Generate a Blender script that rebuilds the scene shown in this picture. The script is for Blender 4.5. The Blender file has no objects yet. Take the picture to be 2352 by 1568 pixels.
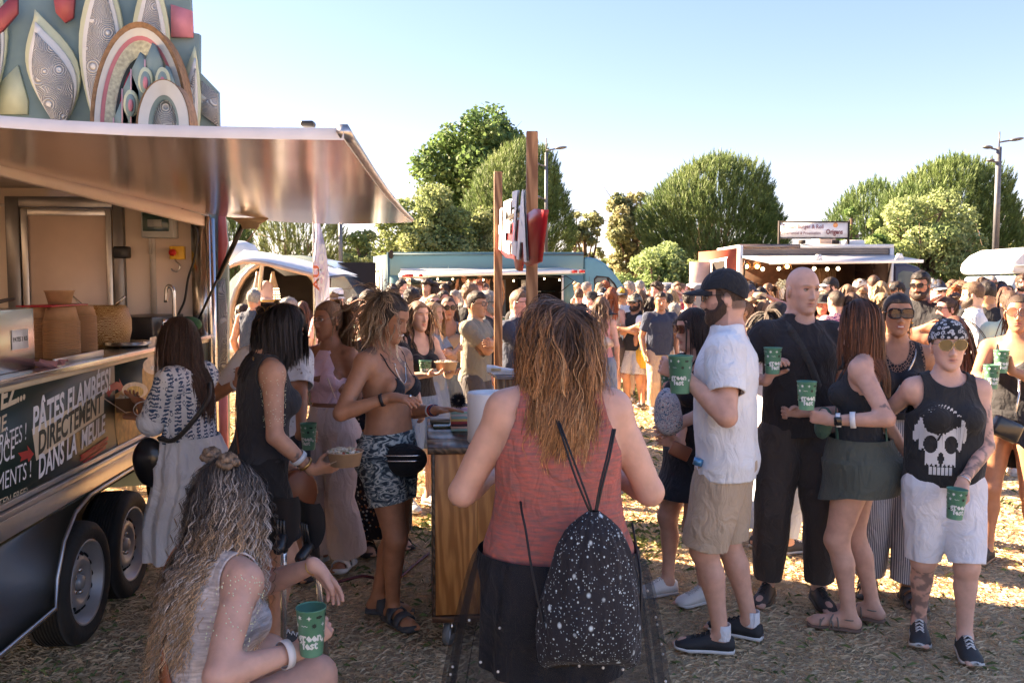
import bpy,math,random
import numpy as np
from mathutils import Vector,Matrix
random.seed(7);RNG=np.random.default_rng(7)
SC=bpy.context.scene
R=math.radians
CAMH=1.68;FPX=2000.0;PITCH=math.atan(129/2000)
cd=bpy.data.cameras.new('camera');cam=bpy.data.objects.new('camera',cd);SC.collection.objects.link(cam)
cd.sensor_width=36;cd.lens=FPX/2352*36;cd.clip_start=.05;cd.clip_end=3000
cam.location=(0,0,CAMH);cam.rotation_euler=(R(90)-PITCH,0,0);SC.camera=cam
SUN_EL=27.0;SUN_AZ=(-1.0,.46)
SKYG=.78;SKYS=.054
w=bpy.data.worlds.new('World');SC.world=w;w.use_nodes=True
nt=w.node_tree;nt.nodes.clear()
sky=nt.nodes.new('ShaderNodeTexSky');sky.sky_type='NISHITA';sky.sun_disc=False
sky.sun_elevation=R(SUN_EL);sky.sun_rotation=math.atan2(SUN_AZ[0],SUN_AZ[1])
sky.air_density=1.0;sky.dust_density=0.3;sky.ozone_density=3.0;sky.altitude=0
bg=nt.nodes.new('ShaderNodeBackground');bg.inputs['Strength'].default_value=SKYS
wo=nt.nodes.new('ShaderNodeOutputWorld')
gm=nt.nodes.new('ShaderNodeGamma');gm.inputs[1].default_value=SKYG
hs=nt.nodes.new('ShaderNodeHueSaturation');hs.inputs['Saturation'].default_value=1.2
tn=nt.nodes.new('ShaderNodeMix');tn.data_type='RGBA';tn.blend_type='MULTIPLY';tn.inputs[0].default_value=1;tn.inputs[7].default_value=(1.08,.83,.86,1)
nt.links.new(sky.outputs[0],gm.inputs[0]);nt.links.new(gm.outputs[0],hs.inputs['Color']);nt.links.new(hs.outputs[0],tn.inputs[6]);nt.links.new(tn.outputs[2],bg.inputs[0]);nt.links.new(bg.outputs[0],wo.inputs[0])
sl=bpy.data.lights.new('sun','SUN');sun=bpy.data.objects.new('sun',sl);SC.collection.objects.link(sun)
sl.energy=5.0;sl.angle=R(.5);sl.color=(1.0,.75,.50)
_h=math.hypot(*SUN_AZ);_sd=Vector((SUN_AZ[0]/_h*math.cos(R(SUN_EL)),SUN_AZ[1]/_h*math.cos(R(SUN_EL)),math.sin(R(SUN_EL))))
sun.rotation_euler=_sd.to_track_quat('Z','Y').to_euler();sun.location=(-20,10,14)
SC.view_settings.view_transform='Standard';SC.view_settings.look='None'
SC.view_settings.gamma=1;SC.view_settings.exposure=3.22;SC.view_settings.use_curve_mapping=False
SC.render.engine='CYCLES'
COL=SC.collection
def ray(u,v):
 a=(u-1176)/FPX;b=(784-v)/FPX
 return a,math.cos(PITCH)+b*math.sin(PITCH),-math.sin(PITCH)+b*math.cos(PITCH)
def W(u,v,Y):
 0
 x,y,z=ray(u,v);k=Y/y
 return Vector((x*k,Y,CAMH+z*k))
def G(u,v):
 x,y,z=ray(u,v);k=-CAMH/z
 return Vector((x*k,y*k,0))
def tag(o,label=None,cat=None,group=None,kind=None):
 if label:o['label']=label
 if cat:o['category']=cat
 if group:o['group']=group
 if kind:o['kind']=kind
 return o
def empty(name,loc,label=None,cat=None,group=None,rz=0):
 o=bpy.data.objects.new(name,None);COL.objects.link(o);o.location=loc;o.rotation_euler=(0,0,rz)
 o.empty_display_size=.1
 return tag(o,label,cat,group)
def mdata(name,V,F,smooth=False):
 0
 me=bpy.data.meshes.new(name)
 V=np.asarray(V,dtype=np.float32).reshape(-1,3)
 if isinstance(F,np.ndarray):F=[F]
 if len(F)and isinstance(F[0],np.ndarray):
  loops=np.concatenate([f.reshape(-1)for f in F if len(f)])if sum(len(f)for f in F)else np.zeros(0,int)
  cnt=np.concatenate([np.full(len(f),f.shape[1])for f in F if len(f)])if len(loops)else np.zeros(0,int)
 else:
  loops=np.array([i for f in F for i in f],dtype=int);cnt=np.array([len(f)for f in F],dtype=int)
 st=np.zeros(len(cnt),dtype=np.int32)
 if len(cnt):st[1:]=np.cumsum(cnt)[:-1]
 me.vertices.add(len(V));me.vertices.foreach_set('co',V.ravel())
 me.loops.add(len(loops));me.loops.foreach_set('vertex_index',loops.astype(np.int32))
 me.polygons.add(len(cnt));me.polygons.foreach_set('loop_start',st);me.polygons.foreach_set('loop_total',cnt.astype(np.int32))
 me.update(calc_edges=True);me.validate()
 if smooth:me.polygons.foreach_set('use_smooth',np.ones(len(me.polygons),dtype=bool))
 return me
def link(name,me,m=None,parent=None,loc=None,rot=None):
 if m is not None:
  for mm in(m if isinstance(m,(list,tuple))else[m]):me.materials.append(mm)
 o=bpy.data.objects.new(name,me);COL.objects.link(o)
 if parent is not None:o.parent=parent
 if loc is not None:o.location=loc
 if rot is not None:o.rotation_euler=rot
 return o
def setcol(me,C,name='Col'):
 a=me.color_attributes.new(name,'FLOAT_COLOR','POINT')
 C=np.asarray(C,dtype=np.float32)
 if C.shape[1]==3:C=np.concatenate([C,np.ones((len(C),1),np.float32)],1)
 a.data.foreach_set('color',C.ravel())
class MB:
 0
 def __init__(s):s.V=[];s.F=[];s.n=0;s.mi=[]
 def add(s,V,F,mi=0):
  V=np.asarray(V,float).reshape(-1,3);s.V.append(V)
  for f in F:s.F.append([int(i)+s.n for i in f]);s.mi.append(mi)
  s.n+=len(V);return s
 def box(s,c,d,M=None,mi=0):
  0
  c=np.array(c,float);d=np.array(d,float)/2
  P=np.array([[x,y,z]for x in(-1,1)for y in(-1,1)for z in(-1,1)])*d
  if M is not None:P=P@np.array(M).T
  return s.add(P+c,[(0,1,3,2),(4,6,7,5),(0,4,5,1),(2,3,7,6),(0,2,6,4),(1,5,7,3)],mi)
 def beam(s,a,b,wd,ht,up=(0,0,1),mi=0):
  a=np.array(a,float);b=np.array(b,float);d=b-a;L=np.linalg.norm(d);d/=L
  x=np.cross(d,up);x/=np.linalg.norm(x);y=np.cross(x,d)
  return s.box((a+b)/2,(wd,L,ht),np.stack([x,d,y],1),mi)
 def tube(s,pts,r,n=8,cap=True,mi=0):
  pts=np.array(pts,float);m=len(pts);r=np.broadcast_to(np.array(r,float),(m,))
  X,Y=frames(pts);an=np.arange(n)*2*np.pi/n
  V=pts[:,None]+(X[:,None]*np.cos(an)[None,:,None]+Y[:,None]*np.sin(an)[None,:,None])*r[:,None,None]
  F=[(i*n+j,i*n+(j+1)%n,(i+1)*n+(j+1)%n,(i+1)*n+j)for i in range(m-1)for j in range(n)]
  if cap:F+=[tuple(range(n-1,-1,-1)),tuple((m-1)*n+j for j in range(n))]
  return s.add(V,F,mi)
 def lathe(s,prof,n=24,c=(0,0,0),ax=None,mi=0,cap=True):
  0
  an=np.arange(n)*2*np.pi/n
  V=np.array([[r*np.cos(t),r*np.sin(t),z]for r,z in prof for t in an])
  if ax is not None:V=V@np.array(ax).T
  m=len(prof)
  F=[(i*n+j,i*n+(j+1)%n,(i+1)*n+(j+1)%n,(i+1)*n+j)for i in range(m-1)for j in range(n)]
  cap=cap and tuple(prof[0])!=tuple(prof[-1])
  if cap and prof[0][0]>1e-5:F.append(tuple(range(n-1,-1,-1)))
  if cap and prof[-1][0]>1e-5:F.append(tuple((m-1)*n+j for j in range(n)))
  return s.add(V+np.array(c),F,mi)
 def prism(s,poly,z0,z1,M=None,c=(0,0,0),mi=0):
  0
  k=len(poly);P=np.array([[x,y,z]for z in(z0,z1)for x,y in poly],float)
  if M is not None:P=P@np.array(M).T
  F=[tuple(range(k-1,-1,-1)),tuple(range(k,2*k))]+[(i,(i+1)%k,k+(i+1)%k,k+i)for i in range(k)]
  return s.add(P+np.array(c),F,mi)
 def sphere(s,c,r,n=12,m=8,M=None,mi=0):
  r=np.broadcast_to(np.array(r,float),(3,));P=[]
  for i in range(m+1):
   th=np.pi*i/m
   for j in range(n):P.append((np.sin(th)*np.cos(2*np.pi*j/n),np.sin(th)*np.sin(2*np.pi*j/n),np.cos(th)))
  P=np.array(P)*r
  if M is not None:P=P@np.array(M).T
  F=[(i*n+j,(i+1)*n+j,(i+1)*n+(j+1)%n,i*n+(j+1)%n)for i in range(m)for j in range(n)]
  return s.add(P+np.array(c,float),F,mi)
 def me(s,name,smooth=False):
  V=np.concatenate(s.V)if s.V else np.zeros((0,3))
  m=mdata(name,V,s.F,smooth)
  if any(s.mi)and len(m.polygons)==len(s.mi):m.polygons.foreach_set('material_index',np.array(s.mi,dtype=np.int32))
  return m
 def build(s,name,m,parent=None,smooth=False,bevel=0,loc=None,rot=None):
  me=s.me(name,smooth)
  o=link(name,me,m,parent,loc,rot)
  if bevel:
   b=o.modifiers.new('bevel','BEVEL');b.width=bevel;b.segments=2;b.limit_method='ANGLE'
  return o
def nrm(v):
 v=np.asarray(v,float);return v/max(1e-9,np.linalg.norm(v))
def frames(pts):
 0
 pts=np.asarray(pts,float);m=len(pts);T=np.gradient(pts,axis=0);T/=np.maximum(np.linalg.norm(T,axis=1),1e-9)[:,None]
 ref=np.array([0,0,1.])if abs(T[0][2])<.9 else np.array([0,1.,0])
 X=np.zeros_like(T);x=nrm(np.cross(T[0],ref));X[0]=x
 for i in range(1,m):
  x=x-T[i]*np.dot(x,T[i]);x=nrm(x);X[i]=x
 return X,np.cross(T,X)
def smoothpath(pts,n=24):
 0
 P=[np.array(p,float)for p in pts];P=[2*P[0]-P[1]]+P+[2*P[-1]-P[-2]]
 out=[];k=len(P)-3;per=max(2,n//k)
 for i in range(k):
  for j in range(per):
   t=j/per;a,b,c,d=P[i:i+4]
   out.append(.5*((2*b)+(-a+c)*t+(2*a-5*b+4*c-d)*t*t+(-a+3*b-3*c+d)*t**3))
 out.append(P[-2]);return np.array(out)
_M={}
def nmat(name):
 m=bpy.data.materials.new(name);m.use_nodes=True
 return m,m.node_tree.nodes,m.node_tree.links,m.node_tree.nodes['Principled BSDF']
def N(nd,t,**k):
 n=nd.new(t)
 for a,b in k.items():
  if a in n.inputs:n.inputs[a].default_value=b
  else:setattr(n,a,b)
 return n
def ramp(nd,stops,interp='LINEAR'):
 r=nd.new('ShaderNodeValToRGB');e=r.color_ramp.elements;r.color_ramp.interpolation=interp
 while len(e)<len(stops):e.new(.5)
 for k,(p,c)in enumerate(stops):e[k].position=p;e[k].color=(*c[:3],1)
 return r
def mix(nd,lk,fac,a,b,mode='MIX'):
 m=nd.new('ShaderNodeMix');m.data_type='RGBA';m.blend_type=mode
 for s,v in((0,fac),(6,a),(7,b)):
  if isinstance(v,bpy.types.NodeSocket):lk.new(v,m.inputs[s])
  elif s==0:m.inputs[0].default_value=v
  else:m.inputs[s].default_value=(*v[:3],1)
 return m.outputs[2]
def mat(name,col,rough=.6,metal=0,var=.12,scale=8,bump=0,bscale=60,spec=.5,coat=0,stretch=(1,1,1)):
 0
 key=(name,)
 if key in _M:return _M[key]
 m,nd,lk,b=nmat(name)
 tc=N(nd,'ShaderNodeTexCoord');mp=N(nd,'ShaderNodeMapping');mp.inputs['Scale'].default_value=stretch
 lk.new(tc.outputs['Object'],mp.inputs[0])
 ns=N(nd,'ShaderNodeTexNoise',Scale=scale,Detail=5.0);lk.new(mp.outputs[0],ns.inputs[0])
 c2=[max(0,c*(1-var))for c in col];c3=[min(1,c*(1+var))for c in col]
 r=ramp(nd,[(.3,c2),(.7,c3)]);lk.new(ns.outputs[0],r.inputs[0]);lk.new(r.outputs[0],b.inputs['Base Color'])
 b.inputs['Roughness'].default_value=rough;b.inputs['Metallic'].default_value=metal
 b.inputs['Specular IOR Level'].default_value=spec;b.inputs['Coat Weight'].default_value=coat
 if bump:
  n2=N(nd,'ShaderNodeTexNoise',Scale=bscale,Detail=6.0);lk.new(mp.outputs[0],n2.inputs[0])
  bp=N(nd,'ShaderNodeBump',Strength=bump,Distance=.01);lk.new(n2.outputs[0],bp.inputs['Height']);lk.new(bp.outputs[0],b.inputs['Normal'])
 _M[key]=m;return m
def cloth(col,kind='knit',key=None,c2=None,rough=.85,sc=1):
 0
 k=('cloth',tuple(round(c,3)for c in col),kind,key,tuple(c2)if c2 else 0,sc)
 if k in _M:return _M[k]
 m,nd,lk,b=nmat('fabric_'+kind)
 tc=N(nd,'ShaderNodeTexCoord');O=tc.outputs['Object']
 ns=N(nd,'ShaderNodeTexNoise',Scale=5.0,Detail=4.0);lk.new(O,ns.inputs[0])
 base=ramp(nd,[(.3,[min(.86,c*1.0)for c in col]),(.7,[min(.88,c*1.2)for c in col])]);lk.new(ns.outputs[0],base.inputs[0])
 out=base.outputs[0]
 def mask(tex,lo,hi):
  r=ramp(nd,[(lo,(0,0,0)),(hi,(1,1,1))]);lk.new(tex,r.inputs[0]);return r.outputs[0]
 def mapped(s,rot=(0,0,0)):
  mp=N(nd,'ShaderNodeMapping');mp.inputs['Scale'].default_value=s;mp.inputs['Rotation'].default_value=rot;lk.new(O,mp.inputs[0]);return mp.outputs[0]
 if kind=='camo':
  n1=N(nd,'ShaderNodeTexNoise',Scale=8.5,Detail=1.5,Distortion=2.0);lk.new(mapped((1.6,1.6,3.2),(.3,.4,0)),n1.inputs[0])
  r=ramp(nd,[(0,(.035,.05,.065)),(.44,(.15,.19,.21)),(.52,(.50,.53,.50)),(.62,(.06,.09,.11))],'CONSTANT');lk.new(n1.outputs[0],r.inputs[0]);out=r.outputs[0]
 elif kind=='paisley':
  n1=N(nd,'ShaderNodeTexNoise',Scale=34.0,Detail=2.5,Distortion=2.2);lk.new(O,n1.inputs[0])
  r=ramp(nd,[(0,(.06,.10,.17)),(.40,(.56,.56,.55)),(.50,(.34,.17,.18)),(.54,(.58,.57,.55)),(.60,(.10,.16,.24)),(.68,(.55,.55,.54))],'CONSTANT');lk.new(n1.outputs[0],r.inputs[0]);out=r.outputs[0]
 elif kind=='floral':
  v=N(nd,'ShaderNodeTexVoronoi',Scale=26.0*sc);lk.new(O,v.inputs[0])
  r=ramp(nd,[(.0,(1,1,1)),(.28,(1,1,1)),(.34,(0,0,0))]);lk.new(v.outputs['Distance'],r.inputs[0])
  hs=N(nd,'ShaderNodeHueSaturation',Saturation=.9,Value=1.0);hs.inputs['Color'].default_value=(*c2,1)
  sp=nd.new('ShaderNodeSeparateColor');lk.new(v.outputs['Color'],sp.inputs[0])
  rr=ramp(nd,[(0,c2),(.45,[c2[0]*.5,c2[1]*.9,c2[2]*1.4]),(.75,(.5,.5,.45))]);lk.new(sp.outputs[0],rr.inputs[0])
  out=mix(nd,lk,r.outputs[0],out,rr.outputs[0])
 elif kind in('stripe','hstripe','ethnic','eyelet','diamond','lace','stars','knitted','plaid','leopard'):
  if kind=='stripe' or kind=='hstripe':
   wv=N(nd,'ShaderNodeTexWave',Scale=14.0*sc,Distortion=.4);wv.bands_direction='X' if kind=='stripe' else 'Z';lk.new(O,wv.inputs[0])
   out=mix(nd,lk,mask(wv.outputs[0],.55,.68),out,c2)
  elif kind=='ethnic':
   w1=N(nd,'ShaderNodeTexWave',Scale=6.5,Distortion=0);w1.bands_direction='X';lk.new(mapped((1,1,1),(0,0,.5)),w1.inputs[0])
   w2=N(nd,'ShaderNodeTexWave',Scale=16.0,Distortion=6,**{'Detail Scale':2.0});w2.bands_direction='Z';lk.new(O,w2.inputs[0])
   v=N(nd,'ShaderNodeTexVoronoi',Scale=42.0);v.distance='MANHATTAN';lk.new(mapped((1,1,.7)),v.inputs[0])
   d=N(nd,'ShaderNodeMath',operation='MULTIPLY');lk.new(mask(w1.outputs[0],.45,.5),d.inputs[0]);lk.new(mask(w2.outputs[0],.5,.55),d.inputs[1])
   r=ramp(nd,[(.0,(0,0,0)),(.30,(0,0,0)),(.34,(1,1,1)),(.46,(1,1,1)),(.5,(0,0,0))]);lk.new(v.outputs['Distance'],r.inputs[0])
   mx=N(nd,'ShaderNodeMath',operation='MAXIMUM');lk.new(d.outputs[0],mx.inputs[0]);lk.new(r.outputs[0],mx.inputs[1])
   out=mix(nd,lk,mx.outputs[0],out,c2)
  elif kind=='eyelet':
   v=N(nd,'ShaderNodeTexVoronoi',Scale=60.0);lk.new(O,v.inputs[0]);n2=N(nd,'ShaderNodeTexVoronoi',Scale=13.0);lk.new(O,n2.inputs[0])
   a=mask(n2.outputs['Distance'],.42,.34);r=ramp(nd,[(.0,(1,1,1)),(.26,(1,1,1)),(.32,(0,0,0))]);lk.new(v.outputs['Distance'],r.inputs[0])
   r2=ramp(nd,[(.3,(1,1,1)),(.36,(0,0,0))]);lk.new(n2.outputs['Distance'],r2.inputs[0])
   d=N(nd,'ShaderNodeMath',operation='MULTIPLY');lk.new(r.outputs[0],d.inputs[0]);lk.new(r2.outputs[0],d.inputs[1])
   out=mix(nd,lk,d.outputs[0],out,c2)
  elif kind=='diamond':
   v=N(nd,'ShaderNodeTexVoronoi',Scale=22.0*sc);v.distance='MANHATTAN';v.inputs['Randomness'].default_value=.15;lk.new(O,v.inputs[0])
   wv=N(nd,'ShaderNodeMath',operation='PINGPONG');wv.inputs[1].default_value=.16;lk.new(v.outputs['Distance'],wv.inputs[0])
   out=mix(nd,lk,mask(wv.outputs[0],.08,.1),out,c2)
  elif kind=='lace':
   v=N(nd,'ShaderNodeTexVoronoi',Scale=70.0);v.feature='DISTANCE_TO_EDGE';lk.new(O,v.inputs[0])
   r=ramp(nd,[(.06,(0,0,0)),(.09,(1,1,1))]);lk.new(v.outputs['Distance'],r.inputs[0]);out=mix(nd,lk,r.outputs[0],out,c2)
  elif kind=='leopard':
   v=N(nd,'ShaderNodeTexVoronoi',Scale=34.0*sc);lk.new(O,v.inputs[0])
   r=ramp(nd,[(.2,(0,0,0)),(.26,(1,1,1)),(.42,(1,1,1)),(.48,(0,0,0))]);lk.new(v.outputs['Distance'],r.inputs[0]);out=mix(nd,lk,r.outputs[0],out,c2)
  elif kind=='stars':
   tot=None
   for s_,th in((150.,.13),(70.,.11),(26.,.10)):
    v=N(nd,'ShaderNodeTexVoronoi',Scale=s_);lk.new(mapped((1,1,.8)),v.inputs[0])
    r=ramp(nd,[(th,(1,1,1)),(th*2.1,(0,0,0))]);lk.new(v.outputs['Distance'],r.inputs[0])
    sp=nd.new('ShaderNodeSeparateColor');lk.new(v.outputs['Color'],sp.inputs[0])
    g=N(nd,'ShaderNodeMath',operation='GREATER_THAN');g.inputs[1].default_value=.45;lk.new(sp.outputs[0],g.inputs[0])
    d=N(nd,'ShaderNodeMath',operation='MULTIPLY');lk.new(r.outputs[0],d.inputs[0]);lk.new(g.outputs[0],d.inputs[1])
    if tot is None:tot=d.outputs[0]
    else:
     mx=N(nd,'ShaderNodeMath',operation='MAXIMUM');lk.new(tot,mx.inputs[0]);lk.new(d.outputs[0],mx.inputs[1]);tot=mx.outputs[0]
   out=mix(nd,lk,tot,out,c2)
  elif kind=='plaid':
   wv=N(nd,'ShaderNodeTexWave',Scale=9.0*sc);wv.bands_direction='X';lk.new(O,wv.inputs[0])
   w2=N(nd,'ShaderNodeTexWave',Scale=9.0*sc);w2.bands_direction='Z';lk.new(O,w2.inputs[0])
   d=N(nd,'ShaderNodeMath',operation='MAXIMUM');lk.new(mask(wv.outputs[0],.7,.8),d.inputs[0]);lk.new(mask(w2.outputs[0],.7,.8),d.inputs[1])
   out=mix(nd,lk,d.outputs[0],out,c2)
  elif kind=='knitted':
   n2=N(nd,'ShaderNodeTexNoise',Scale=90.0,Detail=3.0);lk.new(mapped((.25,.25,1.6)),n2.inputs[0])
   out=mix(nd,lk,mask(n2.outputs[0],.35,.68),out,c2)
 lk.new(out,b.inputs['Base Color']);b.inputs['Roughness'].default_value=rough
 b.inputs['Specular IOR Level'].default_value=.25;b.inputs['Sheen Weight'].default_value=.08
 n3=N(nd,'ShaderNodeTexNoise',Scale=14.0,Detail=3.0,Distortion=1.2);lk.new(mapped((1,1,.6),(.5,.2,0)),n3.inputs[0])
 bp=N(nd,'ShaderNodeBump',Strength=.75,Distance=.03);lk.new(n3.outputs[0],bp.inputs['Height'])
 n4=N(nd,'ShaderNodeTexNoise',Scale=320.0 if kind!='knitted' else 200.,Detail=2.0);lk.new(mapped((1,1,1)if kind!='knitted' else(.5,.5,1.6)),n4.inputs[0])
 bq=N(nd,'ShaderNodeBump',Strength=.35 if kind!='knitted' else .6,Distance=.002);lk.new(n4.outputs[0],bq.inputs['Height']);lk.new(bp.outputs[0],bq.inputs['Normal'])
 lk.new(bq.outputs[0],b.inputs['Normal'])
 _M[k]=m;return m
def skinmat():
 if 'skin' in _M:return _M['skin']
 m,nd,lk,b=nmat('skin');a=nd.new('ShaderNodeAttribute');a.attribute_name='Col'
 tc=N(nd,'ShaderNodeTexCoord');ns=N(nd,'ShaderNodeTexNoise',Scale=22.0,Detail=5.0);lk.new(tc.outputs['Object'],ns.inputs[0])
 r=ramp(nd,[(.3,(1.05,1.02,1.0)),(.7,(1.30,1.27,1.25))]);lk.new(ns.outputs[0],r.inputs[0])
 lk.new(mix(nd,lk,1.0,a.outputs[0],r.outputs[0],'MULTIPLY'),b.inputs['Base Color'])
 b.inputs['Roughness'].default_value=.48;b.inputs['Specular IOR Level'].default_value=.4
 b.inputs['Subsurface Weight'].default_value=.12;b.inputs['Subsurface Radius'].default_value=(.02,.008,.004);b.inputs['Subsurface Scale'].default_value=.5
 n2=N(nd,'ShaderNodeTexNoise',Scale=130.0,Detail=4.0);lk.new(tc.outputs['Object'],n2.inputs[0])
 bp=N(nd,'ShaderNodeBump',Strength=.18,Distance=.003);lk.new(n2.outputs[0],bp.inputs['Height']);lk.new(bp.outputs[0],b.inputs['Normal'])
 _M['skin']=m;return m
def hairmat():
 if 'hair' in _M:return _M['hair']
 m,nd,lk,b=nmat('hair');a=nd.new('ShaderNodeAttribute');a.attribute_name='Col'
 tc=N(nd,'ShaderNodeTexCoord');mp=N(nd,'ShaderNodeMapping');mp.inputs['Scale'].default_value=(1,1,.12);lk.new(tc.outputs['Object'],mp.inputs[0])
 ns=N(nd,'ShaderNodeTexNoise',Scale=230.0,Detail=4.0,Roughness=.7);lk.new(mp.outputs[0],ns.inputs[0]);r=ramp(nd,[(.32,(.35,.35,.35)),(.68,(1.7,1.65,1.6))]);lk.new(ns.outputs[0],r.inputs[0])
 lk.new(mix(nd,lk,.8,a.outputs[0],r.outputs[0],'MULTIPLY'),b.inputs['Base Color']);b.inputs['Roughness'].default_value=.5;b.inputs['Specular IOR Level'].default_value=.35
 bp=N(nd,'ShaderNodeBump',Strength=.9,Distance=.006);lk.new(ns.outputs[0],bp.inputs['Height']);lk.new(bp.outputs[0],b.inputs['Normal'])
 _M['hair']=m;return m
def glass(col,rough=.1,alpha=.5,name='glass',metal=0):
 k=('g',name,tuple(col),alpha)
 if k in _M:return _M[k]
 m,nd,lk,b=nmat(name);b.inputs['Base Color'].default_value=(*col,1);b.inputs['Roughness'].default_value=rough
 b.inputs['Alpha'].default_value=alpha;b.inputs['Metallic'].default_value=metal;_M[k]=m;return m
def emis(col,st,name='lamp_glow'):
 k=('e',name,tuple(col),st)
 if k in _M:return _M[k]
 m,nd,lk,b=nmat(name);b.inputs['Base Color'].default_value=(*col,1)
 b.inputs['Emission Color'].default_value=(*col,1);b.inputs['Emission Strength'].default_value=st;_M[k]=m;return m
def wood(name,c1,c2,axis='Z',sc=1,rough=.5,bump=.3):
 k=('w',name)
 if k in _M:return _M[k]
 m,nd,lk,b=nmat(name);tc=N(nd,'ShaderNodeTexCoord');mp=N(nd,'ShaderNodeMapping')
 s={'X':(.12,1,1),'Y':(1,.12,1),'Z':(1,1,.12)}[axis];mp.inputs['Scale'].default_value=[q*sc for q in s]
 lk.new(tc.outputs['Object'],mp.inputs[0])
 n1=N(nd,'ShaderNodeTexNoise',Scale=26.0,Detail=6.0,Distortion=1.6);lk.new(mp.outputs[0],n1.inputs[0])
 n2=N(nd,'ShaderNodeTexWave',Scale=14.0,Distortion=9.0,Detail=3.0);lk.new(mp.outputs[0],n2.inputs[0]);n2.bands_direction='DIAGONAL'
 md=N(nd,'ShaderNodeMath',operation='MULTIPLY');lk.new(n1.outputs[0],md.inputs[0]);lk.new(n2.outputs[0],md.inputs[1])
 r=ramp(nd,[(.08,c1),(.5,c2)]);lk.new(md.outputs[0],r.inputs[0])
 n3=N(nd,'ShaderNodeTexNoise',Scale=2.0,Detail=3.0);lk.new(tc.outputs['Object'],n3.inputs[0])
 r3=ramp(nd,[(.3,(.6,.55,.5)),(.7,(1.05,1.05,1.05))]);lk.new(n3.outputs[0],r3.inputs[0])
 lk.new(mix(nd,lk,.8,r.outputs[0],r3.outputs[0],'MULTIPLY'),b.inputs['Base Color']);b.inputs['Roughness'].default_value=rough
 bp=N(nd,'ShaderNodeBump',Strength=bump,Distance=.004);lk.new(md.outputs[0],bp.inputs['Height']);lk.new(bp.outputs[0],b.inputs['Normal'])
 _M[k]=m;return m
def text_geo(s,size=1,bold=0,xs=1.0,shear=0,align='CENTER',res=3):
 0
 c=bpy.data.curves.new('t','FONT');c.body=s;c.size=size;c.offset=bold;c.shear=shear;c.resolution_u=res
 c.align_x=align;c.align_y='CENTER';c.fill_mode='BOTH'
 o=bpy.data.objects.new('t',c);COL.objects.link(o)
 dg=bpy.context.evaluated_depsgraph_get();me=bpy.data.meshes.new_from_object(o.evaluated_get(dg))
 V=np.zeros(len(me.vertices)*3,np.float32);me.vertices.foreach_get('co',V);V=V.reshape(-1,3).copy();V[:,0]*=xs
 F=[list(p.vertices)for p in me.polygons]
 bpy.data.objects.remove(o);bpy.data.curves.remove(c);bpy.data.meshes.remove(me)
 return V,F
def text(name,s,m,M,loc,size=1,bold=0,xs=1.0,shear=0,parent=None,align='CENTER',fn=None):
 0
 V,F=text_geo(s,size,bold,xs,shear,align)
 V=fn(V)if fn else V@np.array(M).T+np.array(loc)
 return link(name,mdata(name,V,F),m,parent)
def noise3(P,seed,f,k=5):
 rs=np.random.RandomState(seed);s=0
 for i in range(k):
  a=rs.randn(3);a/=np.linalg.norm(a);b=rs.randn(3);b/=np.linalg.norm(b)
  s=s+np.sin(P@(a*f)+rs.rand()*6.28+1.7*np.sin(P@(b*f*.6)+rs.rand()*6.28))
 return s/k
def smin(a,b,k):
 if k<=0:return np.minimum(a,b)
 h=np.clip(.5+.5*(b-a)/k,0,1)
 return b*(1-h)+a*h-k*h*(1-h)
class Field:
 def __init__(s):s.p=[]
 def add(s,lo,hi,fn,k=.02):s.p.append((np.asarray(lo,float),np.asarray(hi,float),fn,k));return s
 def limb(s,pts,rad,k=.02,ax=None,sq=1.0):
  0
  pts=[np.asarray(p,float)for p in pts];A=np.array(pts);r=np.array(rad,float);m=r.max()
  def fn(P):
   d=None
   for i in range(len(pts)-1):
    a,b=pts[i],pts[i+1];ab=b-a;L2=max(ab@ab,1e-9)
    q=P-a;t=np.clip((q@ab)/L2,0,1);v=q-t[:,None]*ab
    if ax is not None:
     c=v@ax;v=v+np.outer(c*(1/sq-1),ax)
     e=(np.linalg.norm(v,axis=1)-(r[i]+(r[i+1]-r[i])*t))*(sq if sq<1 else 1)
    else:e=np.linalg.norm(v,axis=1)-(r[i]+(r[i+1]-r[i])*t)
    d=e if d is None else np.minimum(d,e)
   return d
  return s.add(A.min(0)-m,A.max(0)+m,fn,k)
 def ell(s,c,r,M=None,k=.02):
  c=np.asarray(c,float);r=np.broadcast_to(np.asarray(r,float),(3,));m=r.max()
  def fn(P):
   q=P-c
   if M is not None:q=q@M
   n=np.linalg.norm(q/r,axis=1);return(n-1)*r.min()*.8
  return s.add(c-m,c+m,fn,k)
 def grid(s,lo,hi,h,pad=.05):
  lo=np.asarray(lo)-h*2;n=np.ceil((np.asarray(hi)+h*2-lo)/h).astype(int)+1
  S=np.full(n,.06,np.float32)
  for a,b,fn,k in s.p:
   i0=np.maximum(0,np.floor((a-pad-lo)/h).astype(int));i1=np.minimum(n,np.ceil((b+pad-lo)/h).astype(int)+1)
   if(i1<=i0).any():continue
   g=np.meshgrid(*[lo[i]+h*np.arange(i0[i],i1[i])for i in range(3)],indexing='ij')
   P=np.stack([x.ravel()for x in g],1);d=fn(P).reshape(g[0].shape)
   sl_=tuple(slice(i0[i],i1[i])for i in range(3));S[sl_]=smin(S[sl_],d,k)
  return S,lo
 def bbox(s):
  return np.min([p[0]for p in s.p],0),np.max([p[1]for p in s.p],0)
 def mesh(s,h,lo=None,hi=None):
  if lo is None:lo,hi=s.bbox()
  S,o=s.grid(lo,hi,h);return nets(S,o,h)
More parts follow.
